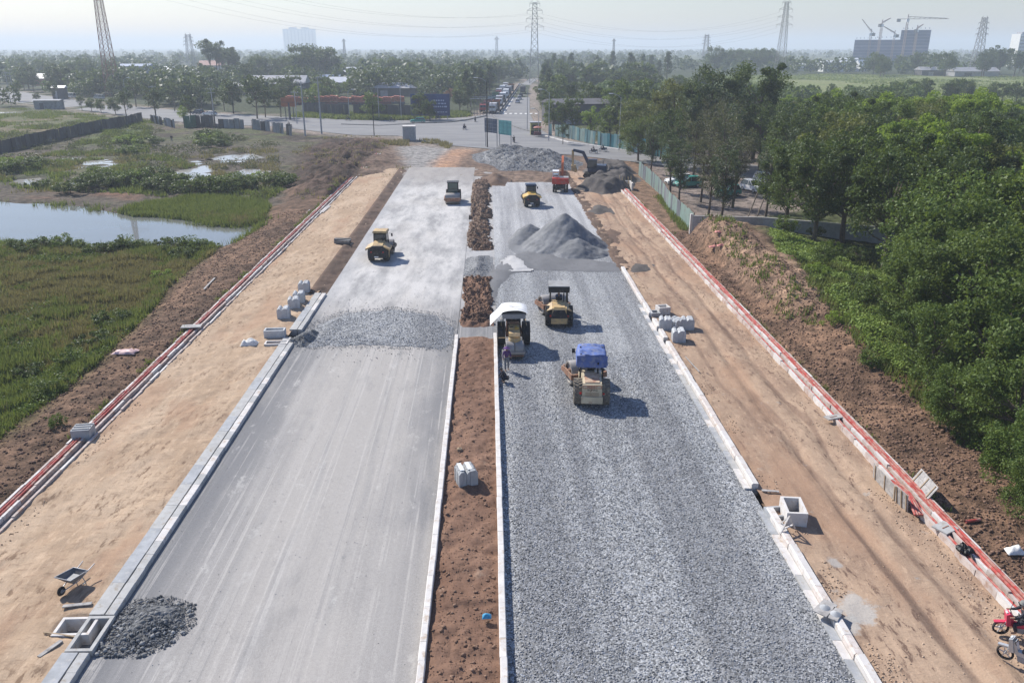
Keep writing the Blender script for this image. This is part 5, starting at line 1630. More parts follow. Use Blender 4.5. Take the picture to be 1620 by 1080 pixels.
# central reservation with a guard fence along the far road, kerbed islands at the mouth
t = thing('guard_fence', 'dark guard fence along the middle of the far road', 'guard fence')
bm_ = MB().box((0, 0, .2), (.6, 11.96, .4)).mesh('kerb_block', M['conc'])
rm_ = MB().box((0, 0, .95), (.07, 11.9, .12)).box((0, 0, .6), (.07, 11.9, .12)).mesh('rail', M['black'])
pt_ = MB().box((0, 0, .65), (.16, .16, 1.1)).mesh('post', M['black'])
ang = math.atan2(-fd.x, fd.y)
u = 4
while u < fl * .9:
    link('kerb_block', bm_, t, far(u + 6, -6.3, .0), ang); link('rail', rm_, t, far(u + 6, -6.3, .02), ang)
    for w_ in (0, 3, 6, 9):
        link('post', pt_, t, far(u + w_, -6.3), ang)
    u += 12


def kerb_line(pts, label, w=.7, h=.3, mt='conc_dark'):
    o = kerb(label)
    for a, b in zip(pts[:-1], pts[1:]):
        a = Vector((*g(*a), h / 2)); b = Vector((*g(*b), h / 2))
        d = (b - a).normalized() * .02
        MB().bar(a + d, b - d, w, h).build('kerb_stone', M[mt], o)


kerb_line([(655, 195.5), (690, 195), (715, 193.5), (740, 190), (768, 184)], 'dark curved kerb of the left turning island')
kerb_line([(781, 186), (800, 195), (820, 203), (848, 211)], 'dark kerb line crossing the mouth of the far road')
kerb_line([(540, 197), (600, 199), (655, 196)], 'dark central kerb of the left road', .5, .2)
kerb_line([(858, 214), (900, 226), (960, 234), (1000, 240)], 'pale footpath kerb along the right arm of the crossing', .5, .2, 'conc_pale')


# ------------------------------------------------------------------ vehicles
def car(label, loc, rz, paint, L=4.3, H=1.5, van=False, group=None):
    t = thing('car', label, 'car', loc, rz, group)
    h = L / 2
    low = [(-h, .35), (-h + .05, .85), (-h + .25, .95), (h - 1.3, .98), (h - .25, .82), (h, .55), (h - .02, .3), (-h + .1, .28)]
    MB().prism([(b, c) for b, c in low], -.86, .86).build('body', M[paint], t)
    ro_ = [(-h + .15, .95), (-h + .55, H), (h - 2.1, H), (h - 1.25, .98)] if not van else [(-h + .1, .95), (-h + .2, H), (h - 1.0, H), (h - .55, .98)]
    n = len(ro_)
    vs_ = [(-.78, y, z) if z < 1.1 else (-.64, y, z) for y, z in ro_] + [(.78, y, z) if z < 1.1 else (.64, y, z) for y, z in ro_]
    MB().add(vs_, [tuple(range(n)), tuple(range(2 * n - 1, n - 1, -1))] + [(i, (i + 1) % n, n + (i + 1) % n, n + i) for i in range(n)]).build('window', M['glass'], t, smooth=False)
    ry = [p[0] for p in ro_ if p[1] > 1.1]
    MB().box((0, (ry[0] + ry[1]) / 2, H + .015), (1.28, abs(ry[1] - ry[0]) + .06, .05)).build('roof', M[paint], t)
    for s in (-1, 1):
        for (a, b) in ((ro_[0], ro_[1]), (ro_[3], ro_[2]), ((-.2, .95), (-.2, H))):
            MB().bar((s * .79, a[0], a[1]), (s * .65, b[0], b[1]), .07).build('pillar', M[paint], t)
    wm = None
    for s in (-1, 1):
        for y in (-h + .85, h - .85):
            w = MB().lathe([(-.1, .2), (-.1, .31), (.1, .31), (.1, .2)], (s * .80, y, .31), 'x', 18).build('wheel', M['rubber'], t)
            MB().lathe([(-.105, .02), (-.105, .2), (.105, .2), (.105, .02)], (s * .80, y, .31), 'x', 12).build('rim', M['silver'], w)
        MB().box((s * .62, h - .10, .68), (.36, .16, .14)).build('headlight', M['lamp_clear'], t)
        MB().box((s * .66, -h + .03, .78), (.26, .10, .18)).build('tail_lamp', M['lamp_red'], t)
    MB().box((0, h - .01, .45), (1.1, .05, .2)).build('grille', M['black'], t)
    return t


def truck(label, loc, rz, cabc, boxc, L=8.0, boxh=1.6, group=None, kind_='open'):
    t = thing('truck', label, 'truck', loc, rz, group)
    MB().prism([(L / 2 - 1.9, .9), (L / 2, .9), (L / 2, 1.7), (L / 2 - .35, 2.75), (L / 2 - 1.9, 2.8)], -1.15, 1.15).build('cab', M[cabc], t)
    MB().add([(-1.0, L / 2 - .03, 1.78), (1.0, L / 2 - .03, 1.78), (.95, L / 2 - .33, 2.6), (-.95, L / 2 - .33, 2.6)], [(0, 1, 2, 3)]).box((0, L / 2 - .05, 2.2), (1.9, .2, .7), rx=.3).build('windscreen', M['glass'], t)
    for s in (-1, 1):
        MB().box((s * 1.155, L / 2 - 1.05, 2.1), (.02, .9, .7)).build('side_window', M['glass'], t)
    MB().box((0, L / 2 + .04, .8), (2.3, .12, .4)).build('bumper', M['black'], t)
    for s in (-1, 1):
        MB().box((s * .9, L / 2 + .11, .85), (.3, .04, .16)).build('headlight', M['lamp_clear'], t)
    MB().box((0, -1.0, .95), (1.0, L - 2.2, .3)).build('chassis', M['black'], t)
    if kind_ == 'open':
        box_ring(MB(), 2.4, L - 2.3, boxh, .1, 1.15).build('cargo_body', M[boxc], t, loc=(0, -1.05, 0))
        MB().box((0, -1.05, 1.2), (2.18, L - 2.5, .08)).build('cargo_floor', M['rust'], t)
        mb = MB()
        for k in range(6):
            for s in (-1, 1):
                mb.box((s * 1.225, -L / 2 + .3 + k * (L - 2.6) / 5, 1.15 + boxh / 2), (.05, .1, boxh))
        mb.build('rib', M[boxc], t)
    else:
        MB().box((0, -1.05, 1.15 + boxh / 2), (2.45, L - 2.3, boxh)).build('cargo_box', M[boxc], t)
    for y in (L / 2 - 1.0, -L / 2 + 1.2, -L / 2 + 2.4):
        for s in (-1, 1):
            w = MB().lathe([(-.15, .25), (-.15, .5), (.15, .5), (.15, .25)], (s * 1.0, y, .5), 'x', 18).build('wheel', M['rubber'], t)
            MB().lathe([(-.12, .02), (-.12, .26), (.12, .26), (.12, .02)], (s * 1.0, y, .5), 'x', 12).build('rim', M['galv'], w)
    return t


tq = 'trucks queuing on the far road'
specs = [('red_paint', 'cont_maroon', 8.5, 1.7, 'open', -12.2, 9), ('silver', 'tin_grey', 9, 2.0, 'box', -8.9, 6), ('black', 'cont_orange', 9, 2.1, 'open', -8.7, 20),
         ('cont_maroon', 'cont_maroon', 9, 1.8, 'open', -12.0, 25), ('plaster_w', 'tin_grey', 9, 2.4, 'box', -8.7, 42), ('navy', 'cont_teal', 9, 1.9, 'open', -12.0, 46),
         ('black', 'tin_white', 9, 2.3, 'box', -8.6, 66), ('cont_green', 'cont_green', 9, 2.2, 'open', -11.9, 70), ('plaster_w', 'tin_white', 10, 2.4, 'box', -8.6, 92),
         ('red_paint', 'tin_grey', 10, 2.3, 'box', -11.9, 98), ('navy', 'tin_grey', 10, 2.4, 'box', -8.6, 120), ('silver', 'tin_white', 10, 2.4, 'box', -11.9, 128),
         ('black', 'cont_orange', 10, 2.2, 'open', -8.6, 150), ('plaster_w', 'tin_grey', 10, 2.4, 'box', -11.9, 160)]
tlab = ['red open truck at the head of the outer queue on the far road', 'grey box truck at the head of the inner queue on the far road', 'black truck with a rusty orange body, second in the inner queue',
        'maroon open truck, second in the outer queue', 'white cabbed grey box truck, third in the inner queue', 'navy truck with a teal body, third in the outer queue',
        'black cabbed white box truck, fourth in the inner queue', 'green open truck, fourth in the outer queue', 'white box truck, fifth in the inner queue', 'red cabbed grey box truck, fifth in the outer queue',
        'navy cabbed grey box truck, sixth in the inner queue', 'silver cabbed white box truck, sixth in the outer queue', 'black truck with an orange body far down the inner queue', 'white cabbed grey box truck at the far end of the outer queue']
for (cc, bc, L, bh, kd, v, u), lb in zip(specs, tlab):
    truck(lb, far(u + L / 2, v, .03), ang + math.pi, cc, bc, L, bh, tq, kd)
for u, v, c_, lb in [(62, -2.3, 'white', 'white car leading the line on the right of the far road'), (84, -2.2, 'silver', 'silver car second in the line on the right of the far road'), (106, -2.2, 'navy', 'dark car third in the line on the right of the far road')]:
    car(lb, far(u, v, .03), ang, c_, group='cars on the far road')
truck('dark truck driving away on the right of the far road', far(130, -2.0, .03), ang, 'navy', 'tin_dark', 8, 2.3, None, 'box')
car('teal taxi turning left at the crossing', (*g(661, 194.5), .03), rad(97), 'teal', 4.5)
car('dark car on the left road beside the central row of trees', (*g(313, 181), .03), rad(65), 'navy', 4.5, group='cars on the left road')
car('long white car on the left road behind the dark one', (*g(332, 183), .03), rad(65), 'white', 5.0, 1.3, group='cars on the left road')
car('white van on the far left stretch of the road', (*g(112, 155), .03), rad(65), 'white', 5.2, 2.0, True, group='cars on the left road')
car('pale blue and white van beyond the trees of the left road', (*g(157, 157), .03), rad(65), 'silver', 5.0, 1.9, True, group='cars on the left road')
for px_, py_, c_, lb, rz, L, van in [(1190, 303, 'white', 'white off-road car parked under the trees behind the concrete wall', rad(200), 4.4, False), (1208, 290, 'white', 'white car half hidden behind the parked white off-road car', rad(190), 4.4, False),
                                     (1150, 311, 'teal', 'teal taxi parked left of the white off-road car', rad(120), 4.3, False), (1088, 296, 'teal', 'teal taxi parked just behind the green fence', rad(100), 4.3, False),
                                     (1073, 292, 'white', 'white car parked behind the teal taxi by the green fence', rad(100), 4.3, False)]:
    car(lb, (*g(px_, py_), .05), rz, c_, L, 1.65, van, group='cars parked under the trees')

# motorbikes with riders at the crossing
proto_b = motorbike('dark motorbike ridden alone in the middle of the crossing', (*g(735, 205), .03), rad(150), 'navy', 'motorbikes at the crossing')
proto_r = person('rider in dark clothes on the motorbike in the middle of the crossing', (*g(735, 205), .03), rad(150), 'ride', 'dark_cloth', 'dark_cloth', 'helmet', 'riders at the crossing')
for px_, py_, rz, where in [(551, 191, 90, 'at the far edge of the left road'), (620, 193, 80, 'left of the teal taxi'), (693, 189, 100, 'right of the teal taxi'), (752, 193, 170, 'just in front of the red truck'),
                            (813, 226, 10, 'beside the teal back of the road sign'), (939, 243, 80, 'nearest on the right arm of the crossing'), (954, 240, 85, 'second on the right arm of the crossing'), (458, 202, 70, 'by the grey fence on the left road')]:
    x, y = g(px_, py_)
    dup(proto_b, (x, y, .03), rad(rz), 'small dark motorbike ' + where, 'motorbikes at the crossing')
    dup(proto_r, (x, y, .03), rad(rz), 'rider on the small motorbike ' + where, 'riders at the crossing')
person('lone person standing on the bare ground in the left wasteland', (*g(272, 225, -.6), -.6), rad(20), 'stand', 'dark_cloth', 'grey_cloth')


# ------------------------------------------------------------------ signs, poles, small structures at the crossing
def sign(label, a, b, ybase, ytop, face, back):
    A = Vector((*g(a[0], a[1]), 0)); B_ = Vector((*g(b[0], b[1]), 0))
    c = (A + B_) / 2; w = (B_ - A).length; rz = math.atan2(B_.y - A.y, B_.x - A.x)
    t = thing('road_sign', label, 'road sign', c, rz)
    for s in (-1, 1):
        MB().cyl((s * w * .45, .08, 0), (s * w * .45, .08, ytop), .08, n=8).build('post', M['galv'], t)
    MB().box((0, 0, (ytop + ybase) / 2), (w, .06, ytop - ybase)).build('panel', M[face], t)
    fr = MB()
    for k in range(4):
        fr.box((0, -.05, ybase + (ytop - ybase) * (k + .5) / 4), (w, .04, .06))
    for s in (-1, -.33, .33, 1):
        fr.box((s * w * .48, -.05, (ytop + ybase) / 2), (.06, .04, ytop - ybase))
    fr.build('frame', M[back], t)
    return t


sign('large road sign seen from its dark ribbed back at the crossing', (767, 232), (787, 235), 3.2, 6.2, 'sign_dark', 'galv')
sign('large teal road sign panel beside the dark one at the crossing', (789, 236), (809, 239), 3.2, 6.2, 'sign_teal', 'sign_teal')
x, y = g(648, 222)
t = thing('utility_kiosk', 'square grey concrete kiosk at the edge of the crossing', 'kiosk', (x, y))
MB().box((0, 0, 1.6), (2.9, 2.4, 3.2)).build('kiosk_wall', M['conc_grey'], t)
MB().box((0, 0, 3.28), (3.1, 2.6, .16)).build('kiosk_roof', M['conc_pale'], t)
MB().box((-.5, -1.22, 1.2), (1.0, .05, 2.2)).build('door', M['tin_grey'], t)
for k in (-.3, .5, 1.0):
    MB().box((k, -1.215, 1.6), (.04, .04, 3.1)).build('joint', M['conc_dark'], t)
x, y = g(847, 213)
t = thing('guard_hut', 'yellow green guard hut at the corner of the far road', 'hut', (x, y))
MB().box((0, 0, 1.5), (2.6, 2.4, 3.0)).build('hut_wall', pm('olive_panel', (.30, .28, .12), .8, var=.12), t)
MB().box((0, -1.25, .6), (2.4, .1, 1.0)).box((0, -1.22, 2.0), (1.8, .06, 1.0)).build('hut_opening', M['black'], t)
MB().box((0, 0, 3.1), (3.0, 2.8, .15)).build('hut_roof', M['tin_grey'], t)
x, y = g(870, 217)
t = thing('food_cart', 'small reddish stall on the footpath by the guard hut', 'stall', (x - 3, y + 1))
MB().box((0, 0, .8), (1.8, 1.0, .7)).build('counter', M['cont_maroon'], t)
for sx in (-.85, .85):
    MB().cyl((sx, 0, 0), (sx, 0, 2.2), .04, n=6).build('post', M['galv'], t)
MB().lathe([(2.2, 1.2), (2.45, .7), (2.6, .05)], (0, 0, 0), 'z', 10).build('umbrella', M['tin_red'], t)


def pole(label, px_, py_, h, arm=0.0, r=.16, cat='utility pole', lamp=False, z=0.0, cross=False, mt='conc_grey', lean=0.0):
    x, y = g(px_, py_, z)
    t = thing('street_lamp' if lamp else 'utility_pole', label, cat, (x, y, z))
    MB().tube([(0, 0, 0), (lean * .5, 0, h * .5), (lean, 0, h)], [r, r * .8, r * .6], 8).build('pole', M[mt], t)
    if lamp:
        MB().tube([(lean, 0, h - .2), (arm * .5, 0, h + .5), (arm, 0, h + .7)], .06, 6).build('arm', M['galv'], t)
        MB().box((arm + .35 * (1 if arm > 0 else -1), 0, h + .72), (.9, .35, .16)).build('lamp_head', M['white'], t)
    if cross:
        for k in range(2):
            MB().box((lean, 0, h - .4 - 1.0 * k), (2.2, .14, .14)).build('cross_arm', M['galv'], t)
        for k in range(4):
            MB().cyl((lean - .9 + .6 * k, 0, h - .33), (lean - .9 + .6 * k, 0, h - .05), .06, n=6).build('insulator', M['conc_pale'], t)
    return t


pole('concrete utility pole with cross arms, left one of the pair by the soil heap', 483, 215, 13, r=.22, cross=True)
pole('concrete utility pole with cross arms, right one of the pair by the soil heap', 509, 212, 14, r=.24, cross=True)
pole('dark thin pole standing on the near edge of the left road', 592, 215, 8, r=.12, mt='black')
pole('dark signal pole rising beside the dark backed road sign', 771, 233, 14, -2.0, .14, 'street lamp', True, mt='black')
for px_, py_, h, arm, lb in [(834, 206, 11, -1.8, 'street lamp on the corner of the far road'), (868, 223, 11, -1.8, 'street lamp beside the green hoarding left end'), (852, 216, 6, -1.2, 'short lamp post near the guard hut'),
                             (979, 238, 11, -1.8, 'street lamp at the right end of the teal hoarding'), (600, 190, 10, 1.5, 'street lamp behind the grass verge of the left road'), (635, 190, 10, -1.5, 'street lamp left of the blue billboard'),
                             (553, 188, 8, 1.2, 'small street lamp by the red brick stacks'), (202, 173, 10, 1.5, 'street lamp among the trees of the left road')]:
    pole(lb, px_, py_, h, arm, .11, 'street lamp', True)
for px_, py_, h, lb in [(340, 196, 10, 'utility pole near the right end of the tall dark fence'), (248, 190, 10, 'utility pole behind the bright bush on the left road'), (470, 196, 9, 'utility pole behind the grey fence'), (18, 166, 12, 'utility pole at the far left of the road'), (25, 166, 12, 'second utility pole at the far left of the road')]:
    pole(lb, px_, py_, h, r=.16, cross=True)
# billboard
x, y = g(690, 190)
t = thing('billboard', 'blue billboard with rows of white lettering beside the crossing', 'billboard', (x, y + 2), rad(-4))
MB().box((-1.8, 0, 4.3), (12.0, .3, 6.4)).build('panel', M['bill_blue'], t)
for k in range(5):
    MB().cyl((-7.0 + 2.6 * k, .4, 0), (-7.0 + 2.6 * k, .4, 7.2), .12, n=6).build('post', M['galv'], t)
MB().lathe([(-.02, .55), (.02, .55)], (1.0, -.17, 6.75), 'y', 16).build('emblem', M['bill_ink'], t)
mb = MB()
rb = random.Random(4)
for r_, (zz, wd) in enumerate([(5.6, 3.4), (4.7, 4.6), (3.8, 4.2), (2.2, 5.6)]):   # unreadable at this distance: blurred words only
    x_ = 1.0 - wd / 2
    while x_ < 1.0 + wd / 2 - .3:
        l = rb.uniform(.35, .9)
        mb.box((x_ + l / 2, -.165, zz), (l, .03, .42 if r_ < 3 else .25)); x_ += l + .22
mb.build('lettering', M['bill_ink'], t)
MB().lathe([(-.02, .9), (.02, .9)], (-4.8, -.165, 5.2), 'y', 5).box((-4.2, -.165, 4.2), (2.6, .03, .3)).build('emblem', M['bill_ink'], t)
x, y = g(710, 186)
t = thing('iron_gate', 'tall dark iron gate frame at the roadside left of the truck queue', 'gate', (*g(762, 183),), rad(15))
for k in range(8):
    MB().box((-3.5 + k, 0, 2.6), (.14, .14, 5.2)).build('upright', M['tin_dark'], t)
MB().box((0, .02, 5.3), (7.4, .2, .2)).box((1.5, .02, 5.8), (9, .12, .12)).build('rail', M['galv'], t)


# ------------------------------------------------------------------ fences and walls
def tin_fence(label, pts, h, mts, pw=1.1, z=0.0, ragged=.0, seed=1, name='tin_fence', lean=0.0):
    t = thing(name, label, 'fence')
    r = random.Random(seed)
    prof = []
    n = 8
    for k in range(n + 1):
        prof.append((-.5 + k / n, .03 if k % 2 else -.03))
    P_ = [(a, b) for a, b in prof] + [(a, b + .012) for a, b in reversed(prof)]
    meshes = [MB().prism(P_, 0, 1, 'z').mesh('tin_sheet', M[m], False) for m in mts]
    for a, b in zip(pts[:-1], pts[1:]):
        a = Vector((*a, 0)); b = Vector((*b, 0)); L = (b - a).length; d = (b - a) / L
        k = max(1, int(L / pw)); w = L / k
        for i in range(k):
            if r.random() < ragged * .3:
                continue
            c = a + d * (i + .5) * w
            zz = z if not callable(z) else float(z(c.x, c.y)) - .15
            o = link('tin_sheet', meshes[r.randrange(len(meshes))], t, (c.x, c.y, zz), math.atan2(d.y, d.x))
            o.rotation_euler = (lean + r.uniform(-.03, .03) * (1 + 4 * ragged), 0, math.atan2(d.y, d.x) + r.uniform(-.02, .02))
            o.scale = (w * 1.0, 1, h * (1 + r.uniform(-.05, .04) * (1 + 4 * ragged)))
        for i in range(0, k + 1, 3):
            c = a + d * i * w
            zz = z if not callable(z) else float(z(c.x, c.y)) - .15
            MB().box((c.x + d.y * .09, c.y - d.x * .09, zz + h * .5 - .02), (.09, .09, h + .06)).build('fence_post', M['black'], t)
    return t


tin_fence('pale green tin fence leading to the concrete wall under the trees', [g(1095, 368), (24.6, 110), g(1043, 307), g(1010, 277)], 2.4, ['fence_green', 'fence_green', 'fence_grey'], 1.0)
tin_fence('teal tin hoarding along the right arm of the crossing', gp([(868, 214), (905, 220), (950, 231), (1003, 241), (1060, 252)]), 3.0, ['fence_teal', 'fence_teal', 'fence_green', 'cont_teal'], 1.3, 0, .1, 4)
tin_fence('dark rusted tin fence across the left wasteland', gp([(-50, 252), (20, 238), (70, 228), (130, 216), (200, 205), (226, 197)], -.8), 2.9, ['fence_dark'], 1.6, lambda x, y: gh(x, y), .0, 6)
tin_fence('short grey tin fence right of the dark one', gp([(240, 197), (278, 206)], -.5), 2.4, ['fence_grey', 'fence_dark'], 1.5, lambda x, y: gh(x, y), .15, 9)
tin_fence('tall dark tin enclosure at the left road', gp([(292, 205), (312, 203), (340, 205), (341, 198)], -.4), 3.4, ['fence_dark', 'cont_green'], 1.6, lambda x, y: gh(x, y), .1, 12)
tin_fence('patched grey tin fence along the near side of the left road', gp([(347, 204), (380, 205), (420, 208), (462, 215)], -.3), 2.7, ['fence_grey', 'fence_grey', 'fence_dark'], 1.5, lambda x, y: gh(x, y), .3, 14)
tin_fence('long dark tin fence behind the grass verge across the left road', gp([(480, 181), (545, 186), (560, 184), (650, 187)]), 4.0, ['tin_dark', 'fence_dark'], 2.0, 0, .1, 16)
c0 = Vector((*g(1094, 371), 0))
wall_pts = [c0, Vector((*g(1205, 374), 0)), Vector((*g(1400, 392), 0)), Vector((62, 80, 0))]
t = thing('concrete_wall', 'long grey concrete yard wall under the trees', 'wall')
for a, b in zip(wall_pts[:-1], wall_pts[1:]):
    L = (b - a).length; k = int(L / 3); d = (b - a) / L
    for i in range(k):
        c = a + d * (i + .5) * L / k
        MB().box((0, 0, 1.1), (L / k - .02, .16, 2.2)).build('wall_panel', M['conc_grey'], t, (c.x, c.y, 0), math.atan2(d.y, d.x))
        MB().box((0, 0, 2.24), (L / k - .01, .24, .09)).build('coping', M['conc'], t, (c.x, c.y, 0), math.atan2(d.y, d.x))
MB().box((c0.x - .15, c0.y + .1, 1.2), (.26, .3, 2.5)).build('end_post', M['conc_pale'], t)


# ------------------------------------------------------------------ sheds, houses, containers
SHEDS = []


def shed(label, px_, py_, w, d, h, roof, wall='tin_dark', rz=0.0, hip=False, pitch=.28, cat='shed', name='tin_shed', wins=0):
    x, y = g(px_, py_)
    SHEDS.append((x, y, w))
    t = thing(name, label, cat, (x, y + d / 2, 0), rz)
    MB().box((0, 0, h / 2), (w, d, h)).build('wall', M[wall], t)
    rh = d / 2 * pitch * 2
    e = .5
    a = w / 2 + e; b = d / 2 + e
    rx_ = a - (b * .9 if hip else 0)
    rf = MB().add([(-a, -b, h), (a, -b, h), (a, b, h), (-a, b, h), (-max(rx_, .1), 0, h + rh), (max(rx_, .1), 0, h + rh)],
                  [(0, 1, 5, 4), (2, 3, 4, 5), (1, 2, 5), (3, 0, 4), (3, 2, 1, 0)])
    rf.build('roof', M[roof], t, smooth=False, loc=(0, 0, .01))
    MB().box((-w * .2, -d / 2 - .03, h * .35), (w * .16, .08, h * .7)).build('door', M['tin_dark' if wall != 'tin_dark' else 'tin_grey'], t)
    for k in range(wins):
        f = MB().box((-w * .35 + w * .7 * (k + .5) / wins, -d / 2 - .03, h * .6), (w * .09, .08, h * .22)).build('window', M['white'], t)
        MB().box((-w * .35 + w * .7 * (k + .5) / wins, -d / 2 - .06, h * .6), (w * .075, .06, h * .18)).build('pane', M['glass'], f)
    return t


for a in [('bright white roofed shed behind the red brick stacks', 537, 146, 10, 9, 4.5, 'tin_white', 'tin_dark'), ('wide grey hip roofed hall behind the brick yard', 622, 153, 20, 14, 3.6, 'tin_grey', 'tin_dark', 0, True, .16),
          ('dark walled shed with pale roof strips left of the white roofed shed', 440, 153, 24, 12, 5.5, 'tin_grey', 'tin_dark'), ('small hip roofed pavilion among the trees of the left road', 371, 152, 7, 6, 4, 'plaster', 'tin_dark', 0, True),
          ('low shed with a white front roof in the trees', 348, 132, 18, 12, 5, 'tin_white', 'plaster', 0, False, .2), ('grey roofed house beside the low white shed', 305, 130, 16, 10, 5.5, 'tin_grey', 'tin_blue'),
          ('red roofed house standing behind the low white shed', 333, 122, 16, 12, 8, 'tin_red', 'plaster'), ('pale roofed shed at the left of the houses', 262, 126, 18, 12, 5, 'tin_white', 'tin_grey', 0, True),
          ('blue walled two storey house below the left pylon', 212, 128, 20, 14, 9, 'tin_blue', 'tin_blue', 0, False, .1, 'house', 'house', 4), ('small white roofed hut far left in the trees', 144, 130, 9, 7, 4, 'tin_white', 'plaster'),
          ('white flat hut left of the blue house', 138, 136, 8, 6, 3.5, 'tin_white', 'plaster'), ('long pale roof strip far left behind the trees', 88, 136, 22, 9, 4, 'tin_grey', 'tin_red'),
          ('grey block hut standing beside the left road', 75, 173, 9, 3.5, 3.0, 'conc_grey', 'fence_grey', 0, False, .1), ('white awning hut behind the left road trees', 94, 157, 5, 3, 4.6, 'tin_white', 'tin_dark'),
          ('long low grey roofed row behind the containers', 560, 135, 40, 12, 4.5, 'tin_blue', 'tin_dark', 0, False, .1), ('pale shed roof above the brick yard', 545, 128, 24, 12, 5, 'tin_white', 'tin_grey'),
          ('two storey white house behind the containers', 660, 128, 14, 10, 8, 'plaster_w', 'plaster_w', 0, False, .05, 'house', 'house', 3), ('pale roofed house in the distant trees', 450, 126, 26, 14, 6, 'tin_white', 'plaster'),
          ('grey tin roof shed under the roadside trees right of the crossing', 962, 192, 12, 9, 3.6, 'tin_grey', 'tin_dark', .3), ('dark netted shed in the grove right of the crossing', 915, 196, 18, 12, 5.5, 'tin_dark', 'tin_dark', .2, False, .1),
          ('white gabled house across the green field', 1366, 114, 9, 10, 5, 'plaster_w', 'plaster_w', .2, False, .5, 'house', 'house', 3), ('low white house left of the gabled one', 1325, 114, 26, 14, 8, 'tin_white', 'plaster_w', 0, False, .1, 'house', 'house', 3),
          ('long low white building at the field edge', 1290, 112, 40, 12, 5, 'tin_white', 'plaster_w', 0, False, .1), ('white hut between tree groups at the field edge', 1226, 111, 14, 10, 7, 'tin_white', 'plaster_w'),
          ('shed with a brown and white roof at the field edge', 1482, 120, 24, 12, 4, 'tin_grey', 'tin_dark', 0, False, .2), ('long pale grey hall at the field edge', 1545, 121, 34, 14, 3.5, 'tin_grey', 'tin_grey', 0, False, .2),
          ('low pale roof between the two field edge halls', 1505, 119, 36, 10, 4, 'tin_grey', 'tin_dark', 0, False, .1), ('white two storey house by the cranes', 1345, 106, 18, 12, 8, 'tin_white', 'plaster_w', 0, False, .1, 'house', 'house', 4)]:
    shed(*a)
# white tower block at the right edge, pale tower on the left horizon, netted blocks with cranes
x, y = g(1612, 106)
t = thing('apartment_tower', 'white apartment tower with balcony bands at the right edge of the horizon', 'tower', (x, y))
MB().box((0, 0, 17), (20, 16, 34)).build('wall', M['plaster_w'], t)
for k in range(9):
    MB().box((0, -8.3, 3 + 3.5 * k), (18, .8, 1.2)).build('balcony', M['tin_grey'], t)
MB().box((0, 0, 35), (14, 10, 2)).build('roof_block', M['tin_grey'], t)
x, y = g(476, 81.4)
D = math.hypot(x, y)
t = thing('apartment_tower', 'pale apartment tower fading into the haze on the left horizon', 'tower', (x, y), rad(3))
k_ = D / FPX
for i in range(5):
    MB().box(((-17.4 + 8.7 * i) * k_, 0, (15 + (i % 2) * 1.0) * k_), (8.5 * k_, 20 * k_, (30 + (i % 2) * 2) * k_)).build('tower_slab', M['tower'], t)
for i in range(9):
    MB().box(((-19.6 + 4.9 * i) * k_, -10.1 * k_, 15 * k_), (1.2 * k_, .4 * k_, 27 * k_)).build('window', M['tin_blue'], t)


M['crane'] = pm('hazed_crane_paint', (.30, .22, .20), .7, var=.1)  # orange crane colour greyed here to imitate distance haze


def crane(label, loc, h, jib, rz, luff=0.0, s=1.0):
    t = thing('tower_crane', label, 'crane', loc, rz)
    m = MB()
    w = 1.8 * s
    for (i, j) in ((-1, -1), (1, -1), (1, 1), (-1, 1)):
        m.bar((i * w / 2, j * w / 2, 0), (i * w / 2, j * w / 2, h), .32 * s)
    k = 0
    zz = 0
    while zz < h - w:
        for (a, b) in (((-1, -1), (1, -1)), ((1, -1), (1, 1)), ((1, 1), (-1, 1)), ((-1, 1), (-1, -1))):
            m.bar((a[0] * w / 2, a[1] * w / 2, zz), (b[0] * w / 2, b[1] * w / 2, zz + w), .18 * s)
        zz += w
    m.build('mast', M['crane'], t)
    MB().box((0, 0, h + 1.5 * s), (3 * s, 3 * s, 3 * s)).build('operator_cab', M['plaster_w'], t)
    c, s_ = math.cos(luff), math.sin(luff)
    j = MB()
    j.bar((-jib * .25 * c, 0, h + 3 * s), (jib * c, 0, h + 3 * s + jib * s_), .5 * s); j.bar((0, 0, h + 5.5 * s), (jib * c * .95, 0, h + 3.6 * s + jib * .95 * s_), .6 * s)
    for q in range(8):
        j.bar((jib * c * q / 8, 0, h + 3 * s + jib * s_ * q / 8), (jib * c * (q + .5) / 8, 0, h + 3 * s + jib * s_ * (q + .5) / 8 + 2.2 * s * (1 - q / 8)), .35 * s)
    j.build('jib', M['crane'], t)
    MB().box((-jib * .22 * c, 0, h + 1.5 * s), (4 * s, 2 * s, 3.5 * s)).build('counterweight', M['conc_dark'], t)
    MB().bar((0, 0, h + 3 * s), (0, 0, h + 8 * s), .8 * s).build('crane_head', M['crane'], t)
    return t


CD = 1150.0
def at_dist(px_, D):
    """ground point at ground distance D under the photo column px_"""
    lo, hi = 75.0, 400.0
    for _ in range(50):
        mid = (lo + hi) / 2
        x, y = g(px_, mid)
        if math.hypot(x, y) > D: lo = mid
        else: hi = mid
    return g(px_, hi)


